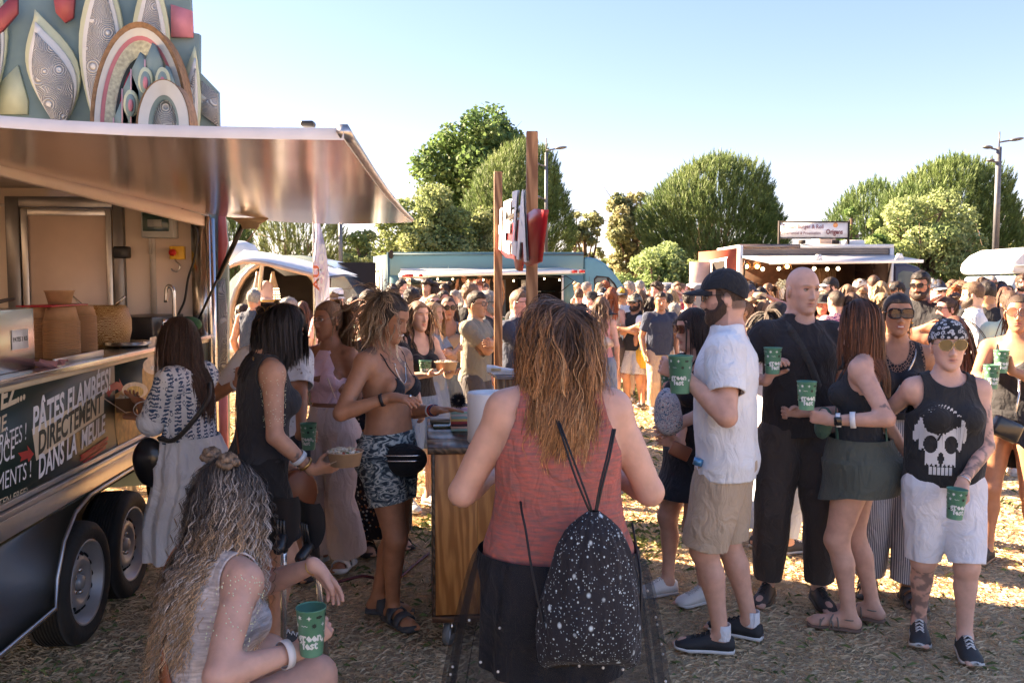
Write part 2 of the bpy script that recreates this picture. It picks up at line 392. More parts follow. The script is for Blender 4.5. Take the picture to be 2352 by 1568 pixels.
def nets(S,o,h):
 nx,ny,nz=S.shape;ins=S<0
 c=np.zeros((nx-1,ny-1,nz-1),np.int8)
 for dx in(0,1):
  for dy in(0,1):
   for dz in(0,1):c+=ins[dx:nx-1+dx,dy:ny-1+dy,dz:nz-1+dz]
 I=np.argwhere((c>0)&(c<8))
 if not len(I):return np.zeros((0,3)),np.zeros((0,4),int)
 cor=np.array([[x,y,z]for x in(0,1)for y in(0,1)for z in(0,1)])
 val=np.stack([S[I[:,0]+q[0],I[:,1]+q[1],I[:,2]+q[2]]for q in cor],1)
 acc=np.zeros((len(I),3));cnt=np.zeros(len(I))
 for a in range(8):
  for b in range(a+1,8):
   if np.abs(cor[a]-cor[b]).sum()!=1:continue
   va,vb=val[:,a],val[:,b];m=(va<0)!=(vb<0)
   t=np.where(m,va/(va-vb+1e-12),0)
   acc+=np.where(m[:,None],cor[a]+t[:,None]*(cor[b]-cor[a]),0);cnt+=m
 V=(I+acc/cnt[:,None])*h+o
 idx=np.full(c.shape,-1,np.int64);idx[tuple(I.T)]=np.arange(len(I));Q=[]
 for ax in range(3):
  b1,b2=[(1,2),(2,0),(0,1)][ax]
  A=np.take(ins,range(0,ins.shape[ax]-1),ax);B=np.take(ins,range(1,ins.shape[ax]),ax)
  E=np.argwhere(A!=B);E=E[(E[:,b1]>0)&(E[:,b2]>0)&(E[:,b1]<S.shape[b1]-1)&(E[:,b2]<S.shape[b2]-1)]
  if not len(E):continue
  e1=np.zeros(3,int);e1[b1]=1;e2=np.zeros(3,int);e2[b2]=1
  q=np.stack([idx[tuple((E-e1-e2).T)],idx[tuple((E-e2).T)],idx[tuple(E.T)],idx[tuple((E-e1).T)]],1)
  fl=~A[tuple(E.T)];q[fl]=q[fl][:,::-1];Q.append(q)
 Q=np.concatenate(Q);return V,Q[(Q>=0).all(1)]
def vnormals(V,T):
 a,b,c=V[T[:,0]],V[T[:,1]],V[T[:,2]];n=np.cross(b-a,c-a);o=np.zeros_like(V)
 for i in range(3):np.add.at(o,T[:,i],n)
 return o/np.maximum(np.linalg.norm(o,axis=1),1e-12)[:,None]
def tris(Q):return np.concatenate([Q[:,[0,1,2]],Q[:,[0,2,3]]])if Q.shape[1]==4 else Q
def clip(V,Q,f,rim=0.0):
 0
 T=tris(Q);f=np.where(np.abs(f)<1e-6,1e-6,f);p=f[T]>0;k=p.sum(1)
 keep=T[k==3];mixd=T[(k==1)|(k==2)];newV=[];newT=[];base=len(V);cutE=[]
 if len(mixd):
  pm=f[mixd]>0;one=pm.sum(1)==1
  odd=np.where(one,np.argmax(pm,1),np.argmin(pm,1));r=(odd[:,None]+np.arange(3))%3
  M_=np.take_along_axis(mixd,r,1);E1=np.sort(M_[:,[0,1]],1);E2=np.sort(M_[:,[0,2]],1)
  E=np.concatenate([E1,E2]);u,inv=np.unique(E,axis=0,return_inverse=True);inv=inv.reshape(-1)
  t=f[u[:,0]]/(f[u[:,0]]-f[u[:,1]]);NV=V[u[:,0]]*(1-t[:,None])+V[u[:,1]]*t[:,None]
  i1=base+inv[:len(E1)];i2=base+inv[len(E1):]
  o_=one;newT.append(np.stack([M_[o_,0],i1[o_],i2[o_]],1))
  w_=~one;newT.append(np.stack([i1[w_],M_[w_,1],M_[w_,2]],1));newT.append(np.stack([i1[w_],M_[w_,2],i2[w_]],1))
  ce=np.concatenate([np.stack([i2[o_],i1[o_]],1),np.stack([i1[w_],i2[w_]],1)])
  V2=np.concatenate([V,NV]);T2=np.concatenate([keep]+newT)
  if rim>0 and len(T2):
   n=vnormals(V2,T2);R_=V2[base:]-n[base:]*rim;off=len(V2)
   newq=np.stack([ce[:,0],ce[:,1],ce[:,1]-base+off,ce[:,0]-base+off],1)
   V2=np.concatenate([V2,R_]);T2=np.concatenate([T2,newq[:,[0,1,2]],newq[:,[0,2,3]]])
 else:V2,T2=V,keep
 used=np.zeros(len(V2),bool);used[T2.ravel()]=True;mp=np.cumsum(used)-1
 return V2[used],mp[T2]
def rot(ax,a):
 a=R(a);c,s=math.cos(a),math.sin(a)
 return np.array({'x':[[1,0,0],[0,c,-s],[0,s,c]],'y':[[c,0,s],[0,1,0],[-s,0,c]],'z':[[c,-s,0],[s,c,0],[0,0,1]]}[ax])
HZ=np.array([-.124,-.118,-.105,-.085,-.06,-.035,-.01,.015,.035,.06,.085,.105,.117,.123])
HWm=np.array([0,.022,.042,.055,.063,.068,.071,.073,.075,.074,.066,.046,.022,0])
HWf=np.array([0,.016,.034,.049,.059,.065,.069,.071,.073,.073,.066,.047,.022,0])
HF=np.array([.062,.072,.080,.083,.083,.084,.086,.086,.090,.087,.074,.050,.022,.0])
HB=np.array([.050,.040,.012,-.020,-.052,-.075,-.087,-.093,-.096,-.096,-.086,-.062,-.030,-.0])
def headd(q,fem=True,feat=True,fat=1.0):
 z=q[:,2];w_=np.interp(z,HZ,HWf if fem else HWm)*fat;f=np.interp(z,HZ,HF);b=np.interp(z,HZ,HB)
 cy=(f+b)/2;ry=np.maximum((f-b)/2,.004);w_=np.maximum(w_,.004)
 y=(q[:,1]-cy)/ry;x=q[:,0]/w_;e=2.35
 n=(np.abs(x)**e+np.abs(y)**e)**(1/e);d=(n-1)*np.minimum(w_,ry)
 n2=np.sqrt((q[:,0]/(.0755*fat))**2+((q[:,1]+.004)/.0945)**2+((z-.030)/.093)**2);t=np.clip((z-.020)/.040,0,1)
 d=d*(1-t)+(n2-1)*.076*t;d=np.where(z<-.124,np.maximum(d,-.124-z),d)
 if feat:
  def g(x0,y0,z0,sx,sy,sz,am,both=False):
   X=np.abs(q[:,0])if both else q[:,0]
   return am*np.exp(-((X-x0)/sx)**2-((q[:,1]-y0)/sy)**2-((z-z0)/sz)**2)
  d=d-g(0,.095,-.032,.012,.030,.013,.023)-g(0,.09,-.012,.008,.03,.020,.013)-g(0,.085,.012,.008,.03,.018,.004)
  d=d-g(.012,.092,-.037,.007,.02,.007,.007,True)
  d=d+g(.031,.090,.012,.016,.022,.011,.0085,True)
  d=d-g(.030,.088,.032,.022,.02,.007,.003 if fem else .0055,True)
  d=d-g(.045,.060,-.016,.020,.03,.018,.004,True)
  d=d-g(0,.088,-.056,.020,.02,.0055,.0055)-g(0,.086,-.069,.016,.02,.0055,.0060)+g(0,.092,-.0625,.022,.02,.0022,.005)
  d=d-g(0,.080,-.103,.016,.03,.012,.004 if fem else .007)+g(0,.085,-.082,.016,.02,.006,.003)
 return d
def facecol(q,skin,fem=True,lips=None,brow=(.06,.04,.03),stubble=0,scalp=None,scalpz=.045,blush=.12):
 0
 C=np.tile(np.array(skin,float),(len(q),1));x,y,z=q.T;fr=y>.02
 def bl(m,c):
  m=np.clip(m,0,1)[:,None];return C*(1-m)+np.array(c)*m
 lips=lips or([skin[0]*.85,skin[1]*.45,skin[2]*.45]if fem else[skin[0]*.85,skin[1]*.62,skin[2]*.6])
 if stubble:
  m=(z<-.02-.25*np.maximum(0,.03-np.abs(x)))*(y>-.01)*(z>-.125)*(1-np.exp(-(x/.02)**2-((z+.05)/.018)**2)*.0)
  C=bl(stubble*m*np.where((np.abs(x)<.055)&(z>-.045),np.exp(-((z+.047)/.01)**2),1),[skin[0]*.35,skin[1]*.33,skin[2]*.33])
 C=bl(fr*blush*np.exp(-((np.abs(x)-.045)/.02)**2-((z+.02)/.02)**2),[skin[0],skin[1]*.5,skin[2]*.5])
 C=bl(fr*.85*np.exp(-(x/.021)**4-((z+.0625)/.0105)**4),lips)
 C=bl(fr*.7*np.exp(-(x/.022)**4-((z+.0625)/.0018)**2),[.05,.015,.015])
 C=bl(fr*.8*np.exp(-((np.abs(x)-.031-.0)/.018)**4-((z-.034+.25*(np.abs(x)-.03)**2/.03)/.0042)**2),brow)
 if scalp is not None:
  C=bl(np.clip((z-np.where(y>.02,.062,np.where(y>-.03,.0,-.055)))/.012,0,1),scalp)
 return C
def ik(S,T,l1,l2,hint):
 d=T-S;L=np.linalg.norm(d);L=min(L,(l1+l2)*.999);L=max(L,abs(l1-l2)*1.05);u=nrm(d)
 a=(l1*l1-l2*l2+L*L)/(2*L);h=math.sqrt(max(0,l1*l1-a*a));hp=hint-u*np.dot(hint,u);hp=nrm(hp)
 return S+u*a+hp*h,S+u*L
TH=np.array([-.05,0,.04,.09,.13,.18,.22,.26,.30,.325,.35])
TXf=np.array([.050,.092,.093,.076,.070,.075,.081,.083,.065,.038,.030]);TYf=np.array([.035,.062,.064,.055,.051,.055,.058,.056,.045,.036,.030])
TXm=np.array([.050,.086,.087,.082,.080,.086,.093,.095,.073,.043,.036]);TYm=np.array([.038,.058,.062,.061,.060,.064,.067,.063,.050,.040,.036])
class Person:
 def __init__(s,label,pos,a,H=1.7,sex='f',build=1.0,belly=0,skin=(.46,.27,.19),lean=(0,0),twist=0,head=(0,0,0),rh=None,lh=None,feet=None,det=True,cat='person',group=None,hz=None,face={},bust=1.0,hipz=None,name='person',tattoo=None,fdir=None,hscale=1.0,fat=1.0,lod=1.0,shw=1.0):
  0
  s.lod=lod;s.H=H;s.fem=sex=='f';s.b=build;s.skin=skin;s.det=det;s.face=face
  s.a=R(a);s.pos=np.array([pos[0],pos[1],0.]);s.root=empty(name,s.pos,label,cat,group,rz=-s.a)
  s.Rz=rot('z',-a);s.loc=lambda p:(np.asarray(p,float)-s.pos)@s.Rz;s.wor=lambda p:s.Rz@np.asarray(p,float)+s.pos
  s.Rt=rot('z',0)@rot('x',-lean[0])@rot('y',lean[1]);s.tw=twist
  s.O=np.array([0,0,hipz if hipz else .50*H]);s.Rch=s.Rt@rot('z',-twist)
  s.tp=lambda x,y,h:s.O+s.Rt@(rot('z',-twist*min(1,max(0,h/(.25*H))))@np.array([x,y,h]))
  sx=(.090 if s.fem else .102)*H*(1+(build-1)*.55)*shw;s.sx=sx
  s.S={1:s.tp(sx,-.008,.288*H),-1:s.tp(-sx,-.008,.288*H)}
  s.neck=s.tp(0,-.010,.325*H);s.hs=(.965 if s.fem else 1.0)*(H/1.72)**.35*hscale;s.fat=fat
  s.Rh=rot('z',-head[0])@rot('x',-head[1])@rot('y',head[2])
  up=nrm(.55*(s.Rh@np.array([0,0,1]))+.45*s.Rch@np.array([0,0,1]))
  s.hc=s.neck+up*(.093*H-.0)+s.Rh@np.array([0,.022,0])
  if hz:s.hc[2]=hz
  s.hip={};s.kn={};s.an={};s.fd={}
  hx=.050*H;feet=feet or[(.10,.0,0.0,12),(-.10,-.02,0.0,-12)]
  for sd,ft in zip((1,-1),feet):
   s.hip[sd]=s.O+rot('z',0)@np.array([sd*hx,0,-.005*H]);yaw=ft[3]if len(ft)>3 else 0
   s.fd[sd]=rot('z',-yaw)@np.array([0,1,0.]);A=np.array([ft[0],ft[1],ft[2]+.045*H])
   hint=s.fd[sd]+np.array([0,.2,0])if fdir is None else np.array(fdir,float)
   s.kn[sd],s.an[sd]=ik(s.hip[sd],A,.2365*H,.2235*H,hint)
   if np.linalg.norm(s.an[sd]-A)>.01:s.an[sd]=A
  s.el={};s.wr={};s.hf={};s.hn={};s.ht={};s.hcurl={}
  for sd,q in((1,rh),(-1,lh)):
   q=dict(q or{});l1,l2=.172*H,.150*H
   if 't' in q:T=np.asarray(q['t'],float)
   elif 'w' in q:T=s.loc(q['w'])
   else:T=s.S[sd]+np.array([sd*(.055+.03*(build-1)),.05,-.30*H])
   hint=np.asarray(q.get('el',(sd*.5,-1,-.3)),float)
   s.el[sd],s.wr[sd]=ik(s.S[sd],T,l1,l2,hint)
   f=nrm(s.wr[sd]-s.el[sd]);f0=f
   if 'f' in q:f=nrm(q['f'])
   n=np.asarray(q.get('n',(-sd,.1,0)),float);n=nrm(n-f*np.dot(n,f))
   s.hf[sd]=f;s.hn[sd]=n;s.ht[sd]=np.cross(f,n)*sd;s.hcurl[sd]=q.get('c','relax')
  s.skinfield()
 def torsofn(s,off=0,wx=None,wy=None,hem=None,loose=0,belly=0):
  H=s.H;X0=(TXf if s.fem else TXm)*H;Y0=(TYf if s.fem else TYm)*H
  bx=1+(s.b-1)*np.array([.6,1,1,1.25,1.35,1.1,.9,.7,.55,.4,.3]);X0=X0*bx;Y0=Y0*(1+(bx-1)*1.15)
  if wx is not None:X0=np.maximum(X0,wx);Y0=np.maximum(Y0,wy)
  hh=TH*H;Rt=s.Rt;O=s.O;tw=R(s.tw);cen=np.array([0,-.010,-.004,.004,.004,0,-.004,-.008,-.012,-.014,-.012])
  if not s.fem:cen=cen*.6
  def fn(P):
   q=(P-O)@Rt;h=q[:,2];an=tw*np.clip(h/(.25*H),0,1);c,sn=np.cos(an),np.sin(an)
   x=q[:,0]*c-q[:,1]*sn;y=q[:,0]*sn+q[:,1]*c
   rx=np.interp(h,hh,X0)+off;ry=np.interp(h,hh,Y0)+off;y=y-np.interp(h,hh,cen)
   if belly:y=y-belly*np.exp(-((h-.08*H)/(.08*H))**2)*.5;ry=ry+belly*.5*np.exp(-((h-.08*H)/(.08*H))**2)
   e=2.3;n=(np.abs(x/rx)**e+np.abs(y/ry)**e)**(1/e);d=(n-1)*np.minimum(rx,ry)
   lo=hh[0]if hem is None else hem
   d=np.maximum(d,lo-h);return np.maximum(d,h-hh[-1])
  r=max(X0.max(),Y0.max())+off+.05;a=O+Rt@np.array([0,0,hh[0]]);b=O+Rt@np.array([0,0,hh[-1]])
  lo=np.minimum(a,b)-r;hi=np.maximum(a,b)+r
  return lo,hi,fn
 def build_torso(s,F,off=0,k=.03,arms=True,neck=True,bust=1.0,butt=True,**kw):
  H=s.H;b=s.b;F.add(*s.torsofn(off,**kw),k)
  for sd in(1,-1):
   S=s.S[sd]
   F.limb([s.tp(sd*.02,-.012,.318*H),s.tp(sd*s.sx*.55,-.012,.307*H),S],[.030*H/1.7+off*.6,.040*b+off*.6,.042*b+off],.035)
   F.ell(S+np.array([sd*.002,0,-.012]),np.array([.048,.052,.060])*(.5+.5*b)*(.90 if s.fem else 1.02)+off,k=.03)
   if s.fem and bust:
    F.ell(s.tp(sd*.043*H,.052*H*(.7+.3*b),.205*H),np.array([.056,.052,.056])*bust*(.6+.4*b)+off,k=.02)
   elif not s.fem:F.ell(s.tp(sd*.045*H,.040*H,.235*H),np.array([.07,.035,.05])+off,k=.04)
   if butt:F.ell(s.tp(sd*.042*H,-.040*H,-.010*H),np.array([.078,.068,.080])*(.6+.4*b)*(1.04 if s.fem else .95)+off,k=.03)
  if neck:
   r=(.031 if s.fem else .037)*H*(.7+.3*b)+off
   F.limb([s.neck+np.array([0,0,-.03]),(s.neck+s.hc)/2+np.array([0,-.004,0]),s.hc+s.Rh@np.array([0,-.030,-.03])*s.hs],[r*1.12,r,r*.98],.025)
 def build_arm(s,F,sd,off=0,upto=1.0,k=.02,rs=1.0,hand=True):
  H=s.H;m=(.88 if s.fem else 1.04)*(.45+.55*s.b)*H/1.7*rs;S,E,Wr=s.S[sd],s.el[sd],s.wr[sd]
  ua=[S,S+(E-S)*.35,S+(E-S)*.75,E];ru=[.050*m,.050*m,.044*m,.038*m]
  F.limb(ua,[r+off for r in ru],k)
  if upto>1.0 or upto==1.0 and hand:
   d=Wr-E;F.limb([E,E+d*.25,E+d*.6,Wr],[(.039*m)+off,.042*m+off,.034*m+off,.025*m**.5*.95+off],k)
 def build_leg(s,F,sd,off=0,k=.03,foot=True,calf=True,rs=1.0):
  H=s.H;m=(1.0 if s.fem else 1.0)*(.5+.5*s.b)*H/1.7*rs;h,K,A=s.hip[sd],s.kn[sd],s.an[sd];d=K-h;fw=s.fd[sd]
  th=nrm(np.cross(K-h,A-K))if np.linalg.norm(np.cross(nrm(K-h),nrm(A-K)))>.02 else np.array([1,0,0])
  F.limb([h+np.array([sd*.012,0,-.01]),h+d*.3+np.array([sd*.008,0.004,0]),h+d*.7,K],[.092*m+off,.088*m+off,.068*m+off,.056*m+off],k)
  if not calf:return
  e=A-K;bk=-fw*.014
  F.limb([K,K+e*.15+bk*.6,K+e*.32+bk,K+e*.62+bk*.6,A],[.054*m+off,.053*m+off,.056*m+off,.040*m+off,.034*m**.5+off],k)
  if foot:
   ll=.15*H;base=A*np.array([1,1,0]);z0=A[2]-.045*H;u=np.array([0,0,1.])
   F.limb([A,base-fw*.028+u*(z0+.034)],[.034,.030],.015)
   F.limb([A+fw*.015-u*.012,base+fw*.075+u*(z0+.036),base+fw*(ll-.088)+u*(z0+.022)],[.030,.030,.021],.02)
   F.limb([base-fw*.03+u*(z0+.026),base+fw*(ll-.09)+u*(z0+.020)],[.026,.024],.02)
   lat=np.cross(fw,u)*sd
   F.limb([base+fw*(ll-.105)+u*(z0+.02)-lat*.014,base+fw*(ll-.11)+u*(z0+.018)+lat*.02],[.024,.020],.015)
   for i,(o_,L_,r_)in enumerate(((-.026,0,.013),(-.008,.002,.010),(.007,-.005,.0095),(.021,-.013,.009),(.033,-.024,.0085))):
    F.limb([base+fw*(ll-.095+L_)+lat*o_+u*(z0+.016),base+fw*(ll-.055+L_)+lat*o_+u*(z0+.010)],[r_*1.1,r_],.006)
 def build_hand(s,F,sd):
  H=s.H;k=H/1.72*(.93 if s.fem else 1.02);Wr,f,n,t=s.wr[sd],s.hf[sd],s.hn[sd],s.ht[sd];cu=s.hcurl[sd]
  pr=[Wr,Wr+f*.035*k,Wr+f*.085*k]
  F.limb([Wr-f*.01,Wr+f*.030*k],[.024*k,.022*k],.015,ax=n,sq=.72)
  for o_ in(-.024,-.008,.008,.024):
   F.limb([Wr+f*.02*k+t*o_*k*.7,Wr+f*.092*k+t*o_*k],[.0145*k,.0125*k],.012)
  F.limb([Wr+f*.02*k+t*.015*k,Wr+f*.05*k+t*.030*k+n*.008],[.017*k,.014*k],.014)
  C={'relax':(22,28,18),'grip':(42,48,34),'fist':(75,85,55),'flat':(6,8,6),'under':(14,26,22),'point':(80,90,55),'droop':(12,20,15)}[cu]
  ext={'point':0}.get(cu,-1)
  for i,(o_,L)in enumerate(((.028,.070),(.010,.078),(-.009,.073),(-.027,.058))):
   c=(2,4,3)if i==ext else C;p=Wr+f*.092*k+t*o_*k;pts=[p];an=0;sp=(1.5-i)*3.0
   fd_=nrm(f+t*math.tan(R(sp))*.8);jit=(i-1.5)*2.5
   for sg,cc in zip((.43,.32,.25),c):
    an+=cc+jit*(cc>8);dd=math.cos(R(an))*fd_+math.sin(R(an))*n;p=p+dd*L*k*sg;pts.append(p)
   F.limb(pts,[.0096*k,.0090*k,.0082*k,.0070*k],.004)
  p=Wr+f*.030*k+t*.024*k+n*.006;th={'grip':(.35,.55,.75),'fist':(.2,.7,.7),'under':(.8,.5,.5),'flat':(.75,.7,.1),'relax':(.55,.8,.3),'point':(.2,.8,.6),'droop':(.4,.8,.5)}[cu]
  d1=nrm(t*th[0]+f*th[1]+n*th[2]);d2=nrm(d1*.7+f*.45+(n*.35-t*.35 if cu in('grip','fist','point')else 0*n))
  F.limb([p,p+d1*.036*k,p+d1*.036*k+d2*.030*k,p+d1*.036*k+nrm(d2*.9-t*.25)*.052*k],[.0145*k,.0115*k,.0105*k,.008*k],.008)
  s.palm=getattr(s,'palm',{});s.palm[sd]=Wr+f*.072*k
 def build_head(s,F):
  c,M,k,fem,fat=s.hc,s.Rh,s.hs,s.fem,s.fat
  fn=lambda P:headd((P-c)@M/k,fem,True,fat)*k
  F.add(c-.14,c+.14,fn,.012)
  for sd in(1,-1):
   e=c+M@np.array([sd*.074*fat,-.010,-.006])*k
   Me=M@rot('z',-sd*22)@rot('x',-12)
   def ear(P,e=e,Me=Me):
    q=(P-e)@Me;n=np.linalg.norm(q/np.array([.009,.019,.032])/k,axis=1);d=(n-1)*.008
    return d+.004*np.exp(-((q[:,1]-.004)/.008)**2-(q[:,2]/.014)**2-((q[:,0]-sd*.008)/.006)**2)
   F.add(e-.035,e+.035,ear,.004)
 def skinfield(s):
  F=Field();s.build_torso(F)
  for sd in(1,-1):s.build_arm(F,sd);s.build_leg(F,sd);s.build_hand(F,sd)
  s.build_head(F);s.F=F
 def hq(s,P):return((np.asarray(P)-s.hc)@s.Rh)/s.hs
 def body(s,tattoo=None,tcol=(.05,.06,.07),legs=True):
  0
  h=.0105 if s.det else .02*s.lod;parts=[];lo,hi=s.F.bbox()
  V,Q=s.F.mesh(h);boxes=[]
  hf=.0048 if s.det else .010*s.lod
  boxes.append((s.hc-np.array([.125,.135,.145]),s.hc+np.array([.125,.135,.135])))
  for sd in(1,-1):
   c=s.wr[sd]+s.hf[sd]*.09;boxes.append((c-.115,c+.115))
  cen=V[Q].mean(1);kill=np.zeros(len(Q),bool)
  for a,b in boxes:kill|=((cen>a+h*1.0)&(cen<b-h*1.0)).all(1)
  Vs=[V];Qs=[Q[~kill]];n=len(V)
  for a,b in boxes:
   v,q=s.F.mesh(hf if s.det or a is boxes[0][0]else .012,a,b);Vs.append(v);Qs.append(q+n);n+=len(v)
  V=np.concatenate(Vs);Q=np.concatenate(Qs);q=s.hq(V)
  C=np.tile(np.array(s.skin,float),(len(V),1));hd=(np.abs(q)<np.array([.09,.13,.135])).all(1)
  C[hd]=facecol(q[hd],s.skin,s.fem,**s.face)
  for p,r,am in[(s.kn[1],.05,.12),(s.kn[-1],.05,.12),(s.el[1],.04,.15),(s.el[-1],.04,.15)]+[(s.wr[d_]+s.hf[d_]*.11,.05,.15)for d_ in(1,-1)]:
   m=(am*np.exp(-((V-p)**2).sum(1)/r**2))[:,None];C=C*(1-m)+np.array([s.skin[0],s.skin[1]*.6,s.skin[2]*.55])*m
  if tattoo is not None:
   m=np.clip(tattoo(V),0,1)[:,None]*.75;C=C*(1-m)+np.array(tcol)*m
  me=mdata('body',V,Q,True);setcol(me,C);s.bodyo=link('body',me,skinmat(),s.root);return s.bodyo
 def spine(s,V):return((V-s.O)@s.Rt)[:,2]
 def tq(s,V):
  q=(V-s.O)@s.Rt;h=q[:,2];an=R(s.tw)*np.clip(h/(.25*s.H),0,1);c,sn=np.cos(an),np.sin(an)
  return np.stack([q[:,0]*c-q[:,1]*sn,q[:,0]*sn+q[:,1]*c,h],1)
 def armt(s,V,sd,fore=True):
  0
  S,E,Wr=s.S[sd],s.el[sd],s.wr[sd];u=nrm(E-S);L=np.linalg.norm(E-S);v=V-S;t=v@u
  dd=np.linalg.norm(v-np.outer(np.clip(t,0,L),u),axis=1);td=s.torsofn()[2](V)
  u2=nrm(Wr-E);v2=V-E;t2=v2@u2;L2=np.linalg.norm(Wr-E);d2=np.linalg.norm(v2-np.outer(np.clip(t2,0,L2),u2),axis=1)
  out=np.where((dd<.085*(.5+.5*s.b))&(t>0)&(dd-.05<td),t,-1)
  if not fore:return out
  return np.where((d2<.075)&(t2>0)&(d2<dd),L+t2,out)
 def garment(s,name,field,h,keep,m,wr=0,wf=22,seed=1,rim=.006,wfun=None):
  lo,hi=field.bbox()
  if wr:
   p0=field.p
   S,o=field.grid(lo,hi,h);V,Q=nets(S,o,h)
   T=tris(Q);n=vnormals(V,T);Pn=V*np.array([1,1,.62]);d=noise3(Pn,seed,wf)*.6+noise3(Pn,seed+5,wf*2.1)*.4
   d=-np.abs(d)*1.6+.5
   V=V+n*(wr*d)[:,None]
   if wfun is not None:V=V+n*wfun(V)[:,None]
  else:V,Q=field.mesh(h)
  if keep is not None:V,Q=clip(V,Q,keep(V),rim)
  me=mdata(name,V,Q,True);return link(name,me,m,s.root)
 def tee(s,m,name='tshirt',sleeve=.17,hem=-.02,loose=.018,neck='crew',off=.010,wr=.006,sl=.016,nr=.078,seed=1,box=.9,wfun=None,rim=.006):
  0
  H=s.H;F=Field();b=s.b;ch=(.092 if s.fem else .104)*H*box*(1+(b-1)*.9)
  n=len(TH);low=TH<.24;wx=np.where(low,ch+loose,0);wy=np.where(low,(.060 if s.fem else .066)*H*(1+(b-1)),0)
  s.build_torso(F,off=off,wx=wx,wy=wy,neck=False,hem=hem*H-.02,bust=1.0)
  if sleeve>0:
   for sd in(1,-1):s.build_arm(F,sd,off=sl,k=.03,hand=sleeve>.3)
  h=.0095 if s.det else .02*s.lod;nb=s.tp(0,.0,.325*H)
  def keep(V):
   q=s.tq(V);k=q[:,2]-hem*H
   if neck=='crew':k=np.minimum(k,np.linalg.norm((V-nb)*np.array([1,1,.9]),axis=1)-nr)
   elif neck=='v':k=np.minimum(k,np.where(q[:,1]>0,(nb[2]-V[:,2])*.0+np.abs(q[:,0])*1.25-(q[:,2]-.225*H)*.55,.05));k=np.minimum(k,np.linalg.norm(V-nb,axis=1)-nr)
   elif neck=='scoop':k=np.minimum(k,np.linalg.norm((q-np.array([0,.05,.335*H]))*np.array([1,.6,.75]),axis=1)-nr*1.25)
   elif callable(neck):k=np.minimum(k,neck(q,V))
   for sd in(1,-1):
    if sleeve>0:
     t=s.armt(V,sd,sleeve>.3);k=np.minimum(k,np.where(t>0,sleeve-t,.05))
    else:k=np.minimum(k,np.linalg.norm((V-s.S[sd]-np.array([sd*.03,0,-.01]))*np.array([1,.9,.8]),axis=1)+sleeve)
   return k
  return s.garment(name,F,h,keep,m,wr,seed=seed,rim=rim,wfun=wfun)
 def tight(s,m,name,keepf,off=.005,wr=0,legs=False,arms=False,h=None,rim=.005,seed=3,butt=True,bust=1.02,belly=0):
  F=Field();s.build_torso(F,off=off,bust=bust,butt=butt)
  if legs:
   for sd in(1,-1):s.build_leg(F,sd,off=off,foot=False)
  if arms:
   for sd in(1,-1):s.build_arm(F,sd,off=off)
  return s.garment(name,F,h or(.008 if s.det else .018*s.lod),lambda V:keepf(s.tq(V),V),m,wr,seed=seed,rim=rim)
 def legwear(s,m,name='trousers',length=1.0,top=.075,loose=.012,taper=.0,wr=.006,seed=2,rim=.006,cuff=None,wid=None):
  0
  H=s.H;F=Field();s.build_torso(F,off=.007,neck=False,bust=0,butt=True)
  F.p=[p for i,p in enumerate(F.p)if i in(0,3,6)or True]
  m_=(.5+.5*s.b)*H/1.7;w_=wid or .0
  for sd in(1,-1):
   h_,K,A=s.hip[sd],s.kn[sd],s.an[sd];d=K-h_;e=A-K;lo_=loose
   F.limb([h_+np.array([sd*.012,0,-.01]),h_+d*.35,h_+d*.75,K,K+e*.35,K+e*.7,A],[.094*m_+lo_*.7,.092*m_+lo_,.078*m_+lo_*1.2,.068*m_+lo_*1.3,.066*m_+lo_*1.2+w_*.4,.060*m_+lo_*(1-taper)+w_*.8,.052*m_+lo_*(1-taper)+w_],.03)
  def keep(V):
   q=s.tq(V);k=top*H-q[:,2];g=[]
   for sd in(1,-1):
    h_,K,A=s.hip[sd],s.kn[sd],s.an[sd]
    u1=nrm(K-h_);L1=np.linalg.norm(K-h_);u2=nrm(A-K);L2=np.linalg.norm(A-K)
    t1=(V-h_)@u1;t2=(V-K)@u2;d1=np.linalg.norm(V-h_-np.outer(np.clip(t1,0,L1),u1),axis=1);d2=np.linalg.norm(V-K-np.outer(np.clip(t2,0,L2),u2),axis=1)
    t=np.where(d1<d2,np.minimum(t1,L1),L1+np.maximum(t2,0));g.append((np.minimum(d1,d2),t,L1+L2))
   d=np.where(g[0][0]<g[1][0],g[0][2]*length-g[0][1],g[1][2]*length-g[1][1])
   return np.minimum(k,d)
  return s.garment(name,F,.0095 if s.det else .022*s.lod,keep,m,wr,seed=seed,rim=rim)
 def skirt(s,m,name='skirt',top=.07,hemz=.6,r0=None,r1=.26,ry=.75,folds=9,amp=.02,gather=.3,parent=None,thick=True,seed=0,cx=0,cy=0,n=96,asym=None,bottomk=1.0):
  0
  H=s.H;rs=np.random.RandomState(seed+11);X=(TXf if s.fem else TXm)*H*(1+(s.b-1)*1.1);Y=(TYf if s.fem else TYm)*H*(1+(s.b-1)*1.2)
  c0=s.tp(0,0,top*H);rows=30;th=np.arange(n)*2*np.pi/n;V=[]
  ph=rs.rand(4)*6.28;legc=(s.kn[1]+s.kn[-1])/2
  mg=(.5+.5*s.b)*H/1.7;ROW=[]
  for i in range(rows+1):
   t=i/rows;z=c0[2]+(hemz-c0[2])*t;hh=z-s.O[2];ex=[]
   if hh>-.06*H:cc=s.tp(0,0,hh);bx_=np.interp(hh,TH*H,X);by_=np.interp(hh,TH*H,Y);ex.append((cc[0]-bx_,cc[0]+bx_,cc[1]-by_,cc[1]+by_))
   if-.12*H<hh<.05*H:wq=math.sqrt(max(0,1-((hh+.03*H)/(.095*H))**2));cc=s.tp(0,0,0);ex.append((cc[0]-.10*H*mg*wq,cc[0]+.10*H*mg*wq,cc[1]-(.04*H+.085*mg)*wq,cc[1]+.05*H*wq))
